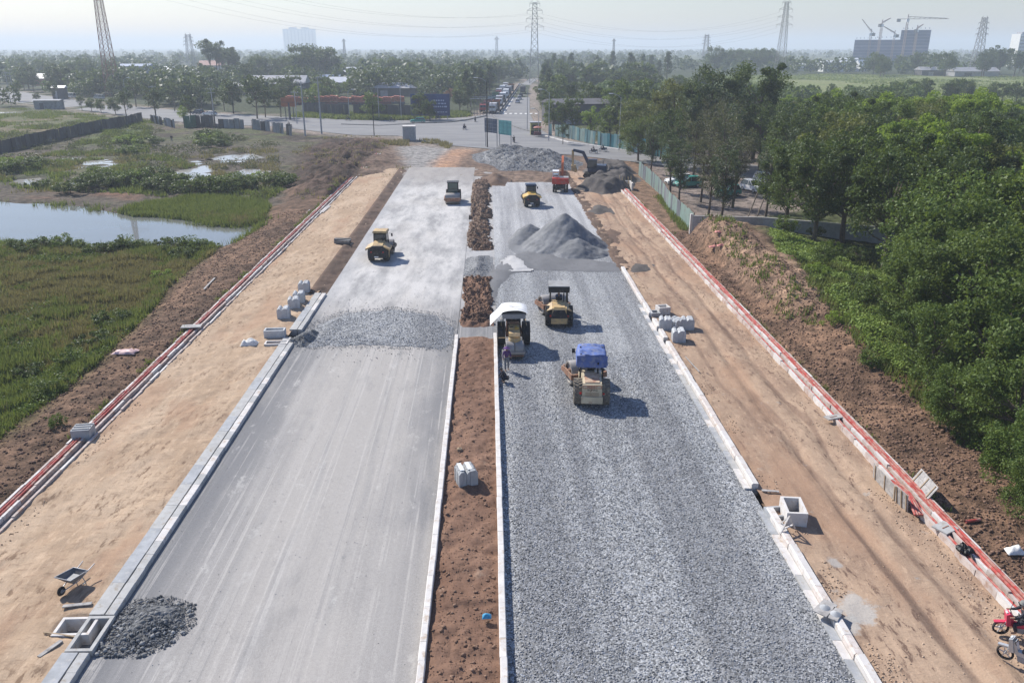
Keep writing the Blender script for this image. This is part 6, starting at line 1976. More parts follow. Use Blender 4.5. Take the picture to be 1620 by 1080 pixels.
mpp = CD / FPX * 1.01
for (pa, pb, ptop, lb) in [(1351, 1384, 67, 'left netted block of the unfinished apartment building'), (1384, 1422, 66, 'middle netted block of the unfinished apartment building'), (1423, 1459, 55, 'tall right netted block of the unfinished apartment building')]:
    x, y = at_dist((pa + pb) / 2, CD)
    w = (pb - pa) * mpp; h = 21 + (77 - ptop) * mpp
    t = thing('unfinished_block', lb, 'building', (x, y), -math.atan2(x, y))
    nfl = int(h / 3.6)
    for k in range(nfl):
        MB().box((0, 0, 3.6 * k + 1.7), (w - .6, 26, 3.2)).build('netting_panel', M['netting'], t)
        MB().box((0, 0, 3.6 * k + 3.45), (w - .4, 26.3, .28)).build('floor_slab', M['tin_blue'], t)
    for k in range(7):
        MB().box((-w / 2 + (k + .5) * w / 7, 0, h + .8), (.6, 18, 1.0)).build('column', M['netting'], t)
for px_, ytop, jib, rz, luff, lb in [(1371, 57, 20, 150, .9, 'small luffing crane on the left netted block'), (1386, 46, 14, 20, .5, 'tower crane between the left and middle netted blocks'), (1408, 59, 16, 160, .6, 'small luffing crane on the middle netted block'),
                                     (1425, 40, 46, -8, .0, 'tall tower crane with a long level jib beside the tall netted block'), (1442, 53, 12, 30, .5, 'small crane on top of the tall netted block')]:
    x, y = at_dist(px_, CD - 25)
    crane(lb, (x, y), 21 + (77 - ytop) * mpp - 6, jib, rad(rz), luff)
# containers and brick yard
for i, (px_, py_, z, w, c_, lb) in enumerate([(672, 150, 0, 12, 'cont_teal', 'teal shipping container at the left of the stack'), (687, 150, 0, 8, 'cont_maroon', 'maroon shipping container under the green one'), (687, 150, 2.6, 8, 'cont_green', 'green shipping container on top of the maroon one'),
                                          (704, 149, 0, 9, 'cont_orange', 'rusty orange container at the right of the stack'), (716, 152, 0, 12, 'cont_teal', 'blue grey container at the right end of the yard'), (652, 147, 0, 12, 'cont_maroon', 'dark red container left of the teal one'), (655, 142, 2.6, 10, 'tin_grey', 'grey container on top of the dark red row')]):
    x, y = g(px_, py_)
    t = thing('shipping_container', lb, 'container', (x, y + 2, z), .05 * (i % 3))
    MB().box((0, 0, 1.3), (w, 2.5, 2.56)).build('container_body', M[c_], t)
    mb = MB()
    for k in range(int(w / .9)):
        mb.box((-w / 2 + .5 + .9 * k, -1.27, 1.3), (.4, .06, 2.4))
    mb.build('rib', M[c_], t)
    if z > 2 and i == 6: t.location.z = 0
for i in range(9):
    px_ = 462 + 21 * i
    x, y = g(px_, 166 - .2 * i)
    t = thing('brick_stack', ['leftmost low brick stack in the brick yard', 'second low brick stack from the left in the brick yard', 'third brick stack from the left in the brick yard', 'long brick stack left of the middle of the brick yard', 'middle brick stack of the brick yard',
                              'brick stack right of the middle of the brick yard', 'tall red brick stack in the right half of the brick yard', 'brick stack second from the right in the brick yard', 'rightmost brick stack beside the billboard'][i], 'brick stack', (x, y, 0), .06 * (i % 3), 'brick stacks in the yard')
    for r_ in range(4):
        for k in range(5):
            MB().box((-2.0 + k * 1.0 - .02 * r_, .4 * (r_ % 2), 1.25 + .5 * r_ + .12 * ((k * 7 + i * 3) % 4) - .3 * ((i * 5 + k * 3) % 3)), (.94, 3.0, .5), rz=.03 * ((k + i + r_) % 3 - 1)).build('brick_pallet', M['brick_red'], t)
    MB().box((0, 0, .4), (5.2, 3.6, .8)).build('stack_base', M['cont_maroon' if i % 2 else 'tin_dark'], t)
x, y = g(459, 190)
t = thing('notice_board', 'rust red board on posts at the left road by the utility poles', 'board', (x, y))
MB().box((0, 0, 5.2), (4.6, .2, 2.6)).build('panel', M['cont_orange'], t)
for s in (-1.2, 0, 1.2):
    MB().cyl((s, .12, 0), (s, .12, 5), .14 if s else .35, n=8).build('post', M['tin_dark'], t)
MB().box((0, -.12, 5.2), (4.2, .03, .12)).build('frame', M['tin_dark'], t)


# ------------------------------------------------------------------ pylons and power lines
def pylon(label, loc, h, wb, arms, rz=0.0, thick=.22, mt='pylon_paint', narrow=.42):
    t = thing('pylon', label, 'pylon', loc, rz)
    def wz(z):
        return wb * (1 - (1 - narrow) * z / h)
    zs = [0]
    while zs[-1] < h - .5:
        zs.append(min(h, zs[-1] + max(2.2, wz(zs[-1]) * .95)))
    cor = ((-1, -1), (1, -1), (1, 1), (-1, 1))
    for (i, j) in cor:
        m = MB()
        for a, b in zip(zs[:-1], zs[1:]):
            m.bar((i * wz(a) / 2, j * wz(a) / 2, a), (i * wz(b) / 2, j * wz(b) / 2, b), thick)
        m.build('leg', M[mt], t)
    m = MB()
    for n, (a, b) in enumerate(zip(zs[:-1], zs[1:])):
        for q in range(4):
            c, d = cor[q], cor[(q + 1) % 4]
            m.bar((c[0] * wz(a) / 2, c[1] * wz(a) / 2, a), (d[0] * wz(b) / 2, d[1] * wz(b) / 2, b), thick * .55)
            m.bar((d[0] * wz(a) / 2, d[1] * wz(a) / 2, a), (c[0] * wz(b) / 2, c[1] * wz(b) / 2, b), thick * .55)
            m.bar((c[0] * wz(b) / 2, c[1] * wz(b) / 2, b), (d[0] * wz(b) / 2, d[1] * wz(b) / 2, b), thick * .55)
    m.build('bracing', M[mt], t)
    for (u, L) in arms:
        z = h * u
        for s in (-1, 1):
            m = MB()
            m.bar((s * wz(z) / 2, 0, z), (s * L, 0, z + .3), thick * .7); m.bar((s * wz(z + 2) / 2, 0, z + 2), (s * L, 0, z + .35), thick * .6)
            for q in range(3):
                xq = s * (wz(z) / 2 + (L - wz(z) / 2) * (q + 1) / 4)
                m.bar((xq, 0, z + .1), (xq, 0, z + 2 * (1 - (q + 1) / 4)), thick * .4)
            m.build('cross_arm', M[mt], t)
            MB().cyl((s * L, 0, z - 1.6), (s * L, 0, z + .2), .14, n=6).build('insulator', M['plaster_w'], t)
    return t


PY = {}
def put_pylon(key, label, px_, D, ytop, wb, arms, **kw):
    x, y = at_dist(px_, D)
    # height from the photo row of its top at this distance
    best = None
    for h in np.arange(15, 90, .5):
        d = (x, y, h - CAM_H)
        f = (math.sin(YAW) * math.cos(PITCH), math.cos(YAW) * math.cos(PITCH), -math.sin(PITCH))
        u = (math.sin(YAW) * math.sin(PITCH), math.cos(YAW) * math.sin(PITCH), math.cos(PITCH))
        row = 540 - FPX * sum(a * b for a, b in zip(d, u)) / sum(a * b for a, b in zip(d, f))
        if best is None or abs(row - ytop) < best[0]: best = (abs(row - ytop), h)
    PY[key] = (x, y, best[1])
    return pylon(label, (x, y), best[1], wb, arms, **kw)


A6 = [(.70, 5.5), (.80, 5.0), (.90, 4.5), (.985, 3)]
put_pylon('c', 'tall lattice pylon at the end of the far road', 845, 520, 4, 5.6, A6, thick=.20)
put_pylon('l', 'big lattice pylon on the left whose top leaves the photo', 180, 420, -110, 5.0, [(.76, 7), (.86, 6.5), (.95, 6)], thick=.24, mt='pylon_red', narrow=.2)
put_pylon('r', 'lattice pylon over the right wood, left of the cranes', 1232, 620, 3, 6.6, A6, thick=.22, narrow=.3)
put_pylon('rr', 'hazy lattice pylon right of the cranes', 1542, 820, 28, 8, A6, thick=.34, narrow=.35)
put_pylon('s1', 'small distant pylon right of the big left one', 304, 900, 55, 8, A6, thick=.36)
put_pylon('s2', 'small distant pylon left of the right wood pylon', 1115, 1100, 56, 8, A6, thick=.4)
put_pylon('s3', 'thin distant mast left of the central pylon', 786, 1100, 58, 4, [(.9, 3)], thick=.5)
put_pylon('s4', 'second thin distant mast beside the pale tower', 546, 1300, 62, 4, [(.9, 3)], thick=.5)
put_pylon('s5', 'thin distant mast right of the central pylon', 970, 1300, 62, 4, [(.9, 3)], thick=.5)


def wire(a, b, sag, label, r=.05, group='power lines across the sky'):
    pts = []
    for k in range(17):
        u = k / 16
        pts.append((a[0] + (b[0] - a[0]) * u, a[1] + (b[1] - a[1]) * u, a[2] + (b[2] - a[2]) * u - sag * 4 * u * (1 - u)))
    o = MB().tube(pts, r, 4, False).build('power_line', M['wire'])
    tag(o, label, 'power line', group)


for k, (u, L) in enumerate(((.70, 5), (.80, 4.6), (.90, 4.2))):
    for s in (-1, 1):
        c = PY['c']; r_ = PY['r']; l = PY['l']; rr_ = PY['rr']
        wire((c[0] + s * L, c[1], c[2] * u - 1.6), (l[0] + s * L, l[1], l[2] * (.76 + .095 * k) - 1.6), 12, 'thin power line strung between the central and the left pylon', .022)
        wire((c[0] + s * L, c[1], c[2] * u - 1.6), (r_[0] + s * L, r_[1], r_[2] * u - 1.6), 11, 'thin power line strung between the central and the right pylon', .02)
        wire((l[0] + s * L, l[1], l[2] * (.76 + .095 * k) - 1.6), (-560, 330, 40 + 6 * k), 8, 'thin power line leaving the photo left of the big pylon', .022)
wire((*g(483, 215), 12.6), (*g(509, 212), 13.6), .5, 'cable between the two utility poles by the soil heap', .03, 'cables along the left road')
wire((*g(483, 215), 12.6), (*g(340, 196), 9.6), 1.5, 'cable along the left road from the utility pole pair', .03, 'cables along the left road')

# ================================================================== vegetation
def leaf_mat(name, a, b, c, transl=.3, rough=.55):
    t = NT(name)
    f = t.n('Attribute', attribute_name='tint').outputs['Fac']
    w = t.n('ObjectInfo').outputs['Random']
    col = t.mix(f, a, b)
    col = t.mix(t.mth('MULTIPLY', w, .55), col, c)
    p = t.n('BsdfPrincipled', {'Base Color': col, 'Roughness': rough, 'Specular IOR Level': .25})
    tr_ = t.n('BsdfTranslucent', {'Color': t.mix(.35, col, (.20, .24, .03))})
    m = t.n('MixShader', {0: transl, 1: p.outputs[0], 2: tr_.outputs[0]})
    t.t.links.new(m.outputs[0], t.out.inputs['Surface'])
    return t.m


M['leaf_dark'] = leaf_mat('dark_leaves', (.034, .066, .018), (.115, .17, .036), (.055, .085, .028), .34)
M['leaf_mid'] = leaf_mat('green_leaves', (.045, .090, .020), (.175, .25, .050), (.10, .135, .034), .38)
M['leaf_light'] = leaf_mat('light_green_leaves', (.15, .235, .034), (.34, .44, .065), (.23, .33, .05), .48)
M['field_grass'] = leaf_mat('field_grass', (.19, .24, .07), (.30, .34, .12), (.24, .28, .09), .4)
M['creeper'] = leaf_mat('creeper_leaves', (.14, .22, .045), (.34, .44, .10), (.24, .33, .07), .4)
M['leaf_dry'] = leaf_mat('sparse_brownish_leaves', (.075, .085, .045), (.14, .14, .07), (.10, .085, .06))
M['leaf_blue'] = leaf_mat('grey_green_leaves', (.044, .076, .036), (.10, .14, .062), (.055, .08, .045), .33)
M['leaf_red'] = leaf_mat('reddish_leaves', (.26, .09, .06), (.38, .17, .10), (.3, .12, .08))
M['grass'] = leaf_mat('grass_blades', (.10, .14, .034), (.25, .28, .085), (.14, .17, .05), .38)
M['leaf_olive'] = leaf_mat('olive_leaves', (.085, .105, .026), (.22, .24, .06), (.14, .13, .045), .36)
M['grass_dry'] = leaf_mat('dry_grass_blades', (.20, .155, .075), (.31, .25, .13), (.24, .19, .09), .35)


def leaf_arrays(P, size, r, up=.5, asp=.5, tint=None):
    n = len(P)
    N = r.normal(size=(n, 3)); N[:, 2] = np.abs(N[:, 2]) * .6 + up
    N /= np.linalg.norm(N, axis=1, keepdims=True)
    T = np.cross(N, r.normal(size=(n, 3))); T /= np.linalg.norm(T, axis=1, keepdims=True)
    B = np.cross(N, T)
    s = (np.asarray(size) * r.uniform(.6, 1.3, n))[:, None]
    V = np.stack([P - T * s * .5, P + B * s * asp * .5, P + T * s * .5, P - B * s * asp * .5], 1)
    V[:, 2, 2] -= (s * .18)[:, 0]
    F = np.arange(4 * n).reshape(-1, 4)
    ti = np.clip(tint if tint is not None else r.uniform(0, 1, n), 0, 1)
    return V.reshape(-1, 3), F, np.repeat(ti, 4)


def tree_meshes(kind_, h, cr, nleaf, leaf, nclump, seed, mat, bark='bark', base=.3, flat=.8, clr=1.2, shape='round', trunk_r=.2, lean=.4, droop=0.0):
    r = np.random.default_rng(seed)
    C = []
    while len(C) < nclump:
        d = r.normal(size=3); d /= np.linalg.norm(d)
        q = r.uniform(.25, 1) ** .5
        z = (base + (1 - base) * (.5 + .5 * d[2] * q)) * h
        u = (z / h - base) / (1 - base)
        if shape == 'round': w = cr * math.sqrt(max(.05, 1 - (2 * u - .95) ** 2 * .9))
        elif shape == 'cone': w = cr * max(.12, (1 - u) ** .8)
        elif shape == 'vase': w = cr * (.35 + .65 * u ** .7)
        else: w = cr * (1 - .5 * abs(u - .5))
        a = r.uniform(0, 6.28); rad_ = w * r.uniform(.25, 1.0) ** .6
        C.append((math.cos(a) * rad_ * (1 + .25 * math.sin(3 * a + seed)), math.sin(a) * rad_ * (1 + .25 * math.cos(2 * a + seed)), z))
    C = np.array(C)
    C[:, 0] += lean * (C[:, 2] / h) ** 2
    tb = MB()
    ht = h * (base + (1 - base) * .72)
    trunk = [Vector((lean * (u ** 2) + .12 * math.sin(5 * u + seed), .10 * math.cos(4 * u + seed), ht * u)) for u in np.linspace(0, 1, 6)]
    tb.tube(trunk, [trunk_r * (1.25 - .95 * u) for u in np.linspace(0, 1, 6)], 7)
    for c in C[:: max(1, nclump // 22)]:
        u = min(.92, max(.25, (c[2] / ht) * .62))
        k = u * 5; i = min(4, int(k)); p = trunk[i].lerp(trunk[i + 1], k - i)
        e = Vector(c)
        m = p.lerp(e, .5) + Vector((0, 0, -.08 * (e - p).length))
        tb.tube([p, m, e], [trunk_r * .42 * (1 - .5 * u), trunk_r * .26, trunk_r * .08], 5)
    per = max(1, nleaf // nclump)
    cl_t = r.uniform(0, 1, nclump)
    ci = np.repeat(np.arange(nclump), per)
    d = r.normal(size=(len(ci), 3)); d /= np.linalg.norm(d, axis=1, keepdims=True)
    rr = clr * (.45 + .75 * cl_t[ci]) * r.uniform(.15, 1, len(ci)) ** .45
    P = C[ci] + d * rr[:, None] * np.array([1, 1, flat])
    P[:, 2] -= droop * np.hypot(P[:, 0] - C[ci][:, 0], P[:, 1] - C[ci][:, 1]) ** 1.3
    P[:, 2] = np.maximum(P[:, 2], .1)
    tint = .55 * r.uniform(0, 1, len(ci)) + .45 * cl_t[ci]
    V, F, T = leaf_arrays(P, leaf, r, .5, .52, tint)
    crown = npmesh('crown', V, F, M[mat], False, {'tint': T})
    return tb.mesh('trunk', M[bark], True), crown


def tree_proto(label, cat='tree', name='tree', **k):
    tm, cm_ = tree_meshes(**k)
    return tm, cm_, name, cat


def plant_tree(proto, loc, rz, s, label, group=None):
    tm, cm_, name, cat = proto
    t = thing(name, label, cat, loc, rz, group)
    t.scale = s if isinstance(s, tuple) else (s, s, s)
    link('trunk', tm, t); link('crown', cm_, t)
    return t


def T(kind_, **k):
    return tree_proto('', kind_=kind_, **k)


# near trees: small leaves; sizes are for a tree of the given height
NEAR = {
    'full': T('full', h=9, cr=3.6, nleaf=15000, leaf=.27, nclump=70, seed=1, mat='leaf_mid', base=.10, clr=1.15, name='broadleaf_tree'),
    'full2': T('full2', h=9, cr=3.4, nleaf=14000, leaf=.25, nclump=64, seed=2, mat='leaf_mid', base=.12, clr=1.1, shape='oval', name='broadleaf_tree'),
    'dark': T('dark', h=12, cr=4.0, nleaf=13000, leaf=.30, nclump=56, seed=3, mat='leaf_dark', base=.28, clr=1.35, trunk_r=.24, name='broadleaf_tree'),
    'dark2': T('dark2', h=12, cr=3.6, nleaf=12000, leaf=.30, nclump=50, seed=4, mat='leaf_dark', base=.30, clr=1.3, shape='oval', trunk_r=.24, name='broadleaf_tree'),
    'light': T('light', h=12, cr=3.0, nleaf=9000, leaf=.36, nclump=44, seed=5, mat='leaf_light', base=.30, clr=1.15, shape='oval', name='light_green_tree'),
    'sparse': T('sparse', h=12, cr=3.0, nleaf=3600, leaf=.24, nclump=60, seed=6, mat='leaf_dry', base=.30, clr=.9, shape='vase', trunk_r=.17, name='sparse_tree'),
    'sparse2': T('sparse2', h=11, cr=2.4, nleaf=4800, leaf=.25, nclump=54, seed=7, mat='leaf_blue', base=.25, clr=.95, shape='vase', trunk_r=.16, name='sparse_tree'),
}
def recolour(p, mat):
    tm, cm_, nm, cat = p
    c2 = cm_.copy(); c2.materials[0] = M[mat]
    return tm, c2, nm, cat


NEAR['dark_b'] = recolour(NEAR['dark'], 'leaf_olive'); NEAR['dark2_b'] = recolour(NEAR['dark2'], 'leaf_mid'); NEAR['dark_c'] = recolour(NEAR['dark'], 'leaf_blue')
NEAR['full_b'] = recolour(NEAR['full'], 'leaf_olive'); NEAR['full2_b'] = recolour(NEAR['full2'], 'leaf_dark')
MID = {
    'round': T('round', h=10, cr=3.8, nleaf=2600, leaf=.62, nclump=40, seed=11, mat='leaf_dark', base=.15, clr=1.5, name='broadleaf_tree'),
    'round2': T('round2', h=10, cr=4.2, nleaf=2600, leaf=.62, nclump=36, seed=12, mat='leaf_mid', base=.12, clr=1.6, name='broadleaf_tree'),
    'blue': T('blue', h=10, cr=3.4, nleaf=2400, leaf=.60, nclump=36, seed=13, mat='leaf_blue', base=.18, clr=1.4, shape='oval', name='broadleaf_tree'),
    'cone': T('cone', h=12, cr=2.6, nleaf=2200, leaf=.55, nclump=46, seed=14, mat='leaf_blue', base=.12, clr=1.0, shape='cone', name='conical_tree'),
    'street': T('street', h=8, cr=2.0, nleaf=1400, leaf=.42, nclump=26, seed=15, mat='leaf_blue', base=.38, clr=.95, shape='oval', trunk_r=.13, name='street_tree'),
    'tall': T('tall', h=16, cr=3.6, nleaf=1700, leaf=.62, nclump=20, seed=16, mat='leaf_blue', base=.55, clr=1.5, shape='vase', trunk_r=.25, name='tall_tree'),
    'red': T('red', h=7, cr=2.8, nleaf=1600, leaf=.5, nclump=24, seed=17, mat='leaf_red', base=.3, clr=1.1, name='red_leaved_tree'),
    'light': T('light', h=9, cr=2.8, nleaf=2000, leaf=.5, nclump=30, seed=18, mat='leaf_light', base=.2, clr=1.2, name='light_green_tree'),
}
BUSH = {
    'a': T('a', h=1.5, cr=1.2, nleaf=2200, leaf=.16, nclump=26, seed=21, mat='leaf_mid', base=.05, clr=.42, trunk_r=.04, lean=.1, name='bush', cat='bush'),
    'b': T('b', h=1.3, cr=1.4, nleaf=2200, leaf=.17, nclump=26, seed=22, mat='leaf_dark', base=.05, clr=.42, trunk_r=.04, lean=.1, name='bush', cat='bush'),
    'c': T('c', h=1.2, cr=1.1, nleaf=1800, leaf=.15, nclump=24, seed=23, mat='leaf_light', base=.05, clr=.36, trunk_r=.03, lean=.1, name='bush', cat='bush'),
}
rv = np.random.default_rng(5)


def zg_(x, y):
    return float(gh(np.array([x]), np.array([y]))[0])


# the near right foliage, reaching over the soil bank
for i, (x, y, k, s, lb) in enumerate([
        (25.0, 31.6, 'full2', .44, 'bushy little tree overhanging the soil by the loose slab on the right trench'), (25.9, 34.4, 'full', .50, 'low leafy tree hanging over the soil nearest the right trench'), (28.3, 38.6, 'full2', .68, 'leafy tree just behind the lowest one at the right edge'),
        (26.4, 41.5, 'full', .46, 'small round leafy tree at the foot of the right foliage wall'), (30.5, 44.5, 'full', .95, 'tall leafy tree at the right edge above the small round one'),
        (28.3, 47.5, 'full2', .66, 'leafy tree beside the rough soil bank, middle of the right foliage wall'), (33.8, 50.5, 'full2', 1.15, 'tall leafy tree filling the right edge'),
        (30.6, 54.5, 'full', .82, 'leafy tree at the inner side of the right foliage wall'), (35.5, 58.5, 'full', 1.15, 'big leafy tree behind the right foliage wall'),
        (35.6, 63.0, 'full2', .86, 'leafy tree left of the big one behind the foliage wall'), (38.5, 66, 'full2', 1.25, 'tall tree deep in the right foliage wall'),
        (39.0, 70.0, 'full', .80, 'leafy tree at the upper edge of the green creeper slope'), (43, 60, 'full', 1.35, 'large tree out at the right edge of the wood'), (41.5, 72.5, 'dark', 1.0, 'dark tree over the creeper slope'),
        (47.5, 67, 'light', 1.05, 'light green tree at the right edge of the wood'), (39, 44, 'full', 1.1, 'leafy tree outside the right photo edge')]):
    plant_tree(NEAR[k], (x, y, zg_(x, y) - .1), rv.uniform(0, 6.28), s, lb)
# trees with visible trunks before and behind the concrete wall
for i, (px_, py_, k, s, lb) in enumerate([
        (1285, 395, 'dark', .98, 'dark tree with a bare trunk in front of the concrete wall'), (1395, 436, 'dark2', .98, 'vine hung tree with a bare trunk on the creeper slope'), (1240, 378, 'dark2', .88, 'slim dark tree growing against the concrete wall'),
        (1330, 385, 'dark', 1.05, 'dark tree behind the bare trunked one'), (1440, 410, 'dark2', 1.08, 'dark tree deep in the shade right of the vine hung tree'), (1142, 350, 'sparse2', .95, 'thin tree in the yard behind the concrete wall'),
        (1120, 342, 'sparse', .82, 'bushy sparse tree behind the corner of fence and wall'), (1160, 326, 'sparse', .98, 'dark trunked tree standing before the parked cars'), (1060, 300, 'sparse2', .95, 'slender tree behind the middle of the green fence'),
        (1095, 288, 'sparse', 1.02, 'brownish sparse tree over the parked taxi'), (1030, 272, 'sparse2', .85, 'bushy tree behind the far end of the green fence'), (1125, 270, 'sparse', 1.1, 'tall brownish tree in the middle of the yard'),
        (1252, 316, 'sparse2', 1.0, 'tree beside the parked white off-road car'), (1160, 262, 'sparse', 1.1, 'sparse tree at the back of the yard'), (1010, 252, 'full2', .95, 'round green tree at the crossing end of the green fence'),
        (1240, 300, 'dark', 1.02, 'dark tree at the right of the parked cars'), (1065, 262, 'dark2', .9, 'dark tree behind the slender ones'), (1200, 268, 'dark2', 1.0, 'dark tree behind the parked cars'), (1045, 250, 'sparse2', .9, 'grey green tree by the end of the teal hoarding'),
        (1122, 258, 'dark_c', 1.5, 'tallest dark tree behind the yard'), (1192, 250, 'dark2', 1.55, 'tall dark tree at the right behind the yard'), (1065, 242, 'dark_b', 1.25, 'tall olive tree behind the green fence'), (1008, 236, 'full_b', 1.2, 'olive round tree at the bend of the crossing road'),
        (1140, 300, 'sparse', 1.15, 'tall thin tree between the two teal taxis'), (1075, 318, 'sparse2', .8, 'thin tree just inside the green fence'), (1108, 318, 'sparse', .9, 'many branched brownish tree inside the green fence'), (1212, 345, 'sparse2', .95, 'slim tree leaning by the timber props'), (1150, 280, 'sparse2', 1.1, 'grey tree at the back of the parked cars')]):
    x, y = g(px_, py_, .3)
    plant_tree(NEAR[k], (x, y, zg_(x, y) - .1), rv.uniform(0, 6.28), s, lb)
# leaning poles in the yard
for a, b, lb in [((1183, 345), (1212, 300), 'pale leaning timber prop in the yard under the trees'), ((1196, 347), (1218, 312), 'second leaning timber prop right of the first')]:
    A = Vector((*g(*a), .1)); t = thing('timber_prop', lb, 'pole', A)
    MB().tube([(0, 0, 0), (1.6, .6, 4.6)], .09, 6).build('pole', M['bark_pale'], t)

# the wood behind the wall
def jitter(x0, x1, y0, y1, st):
    out = []
    y = y0
    while y < y1:
        x = x0
        while x < x1:
            out.append((x + rv.uniform(-.42, .42) * st, y + rv.uniform(-.42, .42) * st)); x += st
        y += st * .95
    return out


wood = []
for (x, y) in jitter(27, 150, 78, 215, 7.0):
    lim_l = 44 if y < 152 else 30
    if x < lim_l or (y < 84 and x < 47): continue
    if x > 0.62 * y + 14: continue
    if float(sdist(np.array([x]), np.array([y]), ROAD)[0]) > -5: continue
    wood.append((x, y))
ORD = ('first second third fourth fifth sixth seventh eighth ninth tenth eleventh twelfth thirteenth fourteenth fifteenth sixteenth seventeenth eighteenth nineteenth twentieth '
       'twenty-first twenty-second twenty-third twenty-fourth twenty-fifth twenty-sixth twenty-seventh twenty-eighth twenty-ninth thirtieth thirty-first thirty-second thirty-third thirty-fourth thirty-fifth thirty-sixth thirty-seventh thirty-eighth thirty-ninth fortieth').split()
grp_w = 'trees of the dense wood behind the concrete wall'
for (x, y) in wood:
    q = rv.uniform()
    brightness = 'light' if (fbm(np.array([x / 22]), np.array([y / 22]), 2, 3)[0] > .58 and x > 60) else None
    rk = ORD[min(len(ORD) - 1, int((y - 78) / 7.0))]
    if brightness or q < .12:
        k, lb = 'light', 'light green tree'
    elif q < .45: k, lb = ('dark', 'dark green tree') if rv.uniform() < .5 else ('dark_b', 'olive green tree') if rv.uniform() < .5 else ('dark_c', 'blue green tree')
    elif q < .75: k, lb = ('dark2', 'dark green tree') if rv.uniform() < .55 else ('dark2_b', 'mid green tree')
    elif q < .9: k, lb = ('full', 'green leafy tree') if rv.uniform() < .5 else ('full_b', 'olive leafy tree')
    else: k, lb = 'sparse2', 'thin grey tree'
    sc = rv.uniform(.70, 1.16) * (1.25 if k[:4] == 'full' else 1.0) * (.72 if y > 160 else 1)
    lb += ' in the %s rank of the dense right wood' % rk
    plant_tree(NEAR[k], (x, y, -.1), rv.uniform(0, 6.28), (sc * rv.uniform(.95, 1.15), sc * rv.uniform(.95, 1.15), sc), lb, grp_w)

# pale green trees standing proud of the wood at the right edge
for i, (px_, ytop, D, lb) in enumerate([(1440, 165, 118, 'tallest pale green tree standing out of the right wood'), (1500, 205, 100, 'pale green tree below the tallest one in the right wood'), (1530, 215, 108, 'pale green tree beside its twin at the right of the wood'),
                                        (1575, 210, 104, 'broad pale green tree near the right edge of the wood'), (1612, 200, 100, 'pale green tree cut by the right photo edge'), (1460, 225, 96, 'low pale green tree in front of the tallest one'), (1560, 255, 84, 'pale green tree at the front of the right wood')]):
    x, y = g(px_, 300); k = D / math.hypot(x, y); x *= k; y *= k
    row0 = 74 + (CAM_H * 1280 / .94) / (math.hypot(x, y) * .98)
    h_ = (row0 - ytop) / (1280 / (D * .98)) * .92
    plant_tree(NEAR['light'], (x, y, 0), rv.uniform(0, 6.28), h_ / 12, lb)

# trees lining the crossing and the far road
for px_, py_, k, s, lb in [(875, 205, 'round2', .75, 'green tree behind the left end of the teal hoarding'), (905, 205, 'round', .85, 'dark tree behind the teal hoarding'), (935, 215, 'light', .8, 'light green tree over the teal hoarding'), (965, 222, 'round2', .75, 'broad green tree over the teal hoarding'),
                           (985, 222, 'blue', 1.0, 'grey green tree at the right end of the hoarding'), (1000, 210, 'round', 1.2, 'tall dark tree behind the right end of the hoarding'), (870, 185, 'round', .9, 'dark roadside tree behind the guard hut'), (900, 180, 'blue', 1.1, 'grey green tree in the grove right of the crossing'),
                           (930, 190, 'round', 1.1, 'dark tree in the grove right of the crossing'), (975, 195, 'round2', 1.2, 'broad tree in the grove right of the crossing'), (1015, 195, 'round2', 1.2, 'large green tree at the right of the grove'), (880, 168, 'round2', 1.1, 'green tree along the right of the far road'),
                           (864, 190, 'street', 1.0, 'thin street tree on the corner footpath'), (890, 228, 'street', .6, 'young street tree on the footpath before the hoarding'), (700, 178, 'round', .6, 'bush like tree beside the blue billboard'), (728, 178, 'blue', .8, 'grey green tree right of the blue billboard'),
                           (745, 170, 'cone', .9, 'conical tree left of the truck queue'), (760, 160, 'cone', 1.1, 'second conical tree left of the truck queue'), (775, 150, 'cone', 1.2, 'third conical tree left of the truck queue'), (735, 158, 'round2', 1.0, 'broad tree behind the conical ones'),
                           (712, 160, 'red', .7, 'reddish tree above the containers'), (1035, 208, 'red', .5, 'small reddish flowering tree by the grove')]:
    x, y = g(px_, py_)
    plant_tree(MID[k], (x, y, 0), rv.uniform(0, 6.28), s, lb)
for i in range(12):
    u = 30 + i * 26
    for v, side in ((-19 - rv.uniform(0, 4), 'left'), (7 + rv.uniform(0, 4), 'right')):
        p = far(u, v)
        if p.y < 700:
            plant_tree(MID['cone' if rv.uniform() < .6 else 'round'], p, rv.uniform(0, 6.28), rv.uniform(.8, 1.25), 'dark tree in the row %s of the far road' % side, 'rows of trees along the far road')
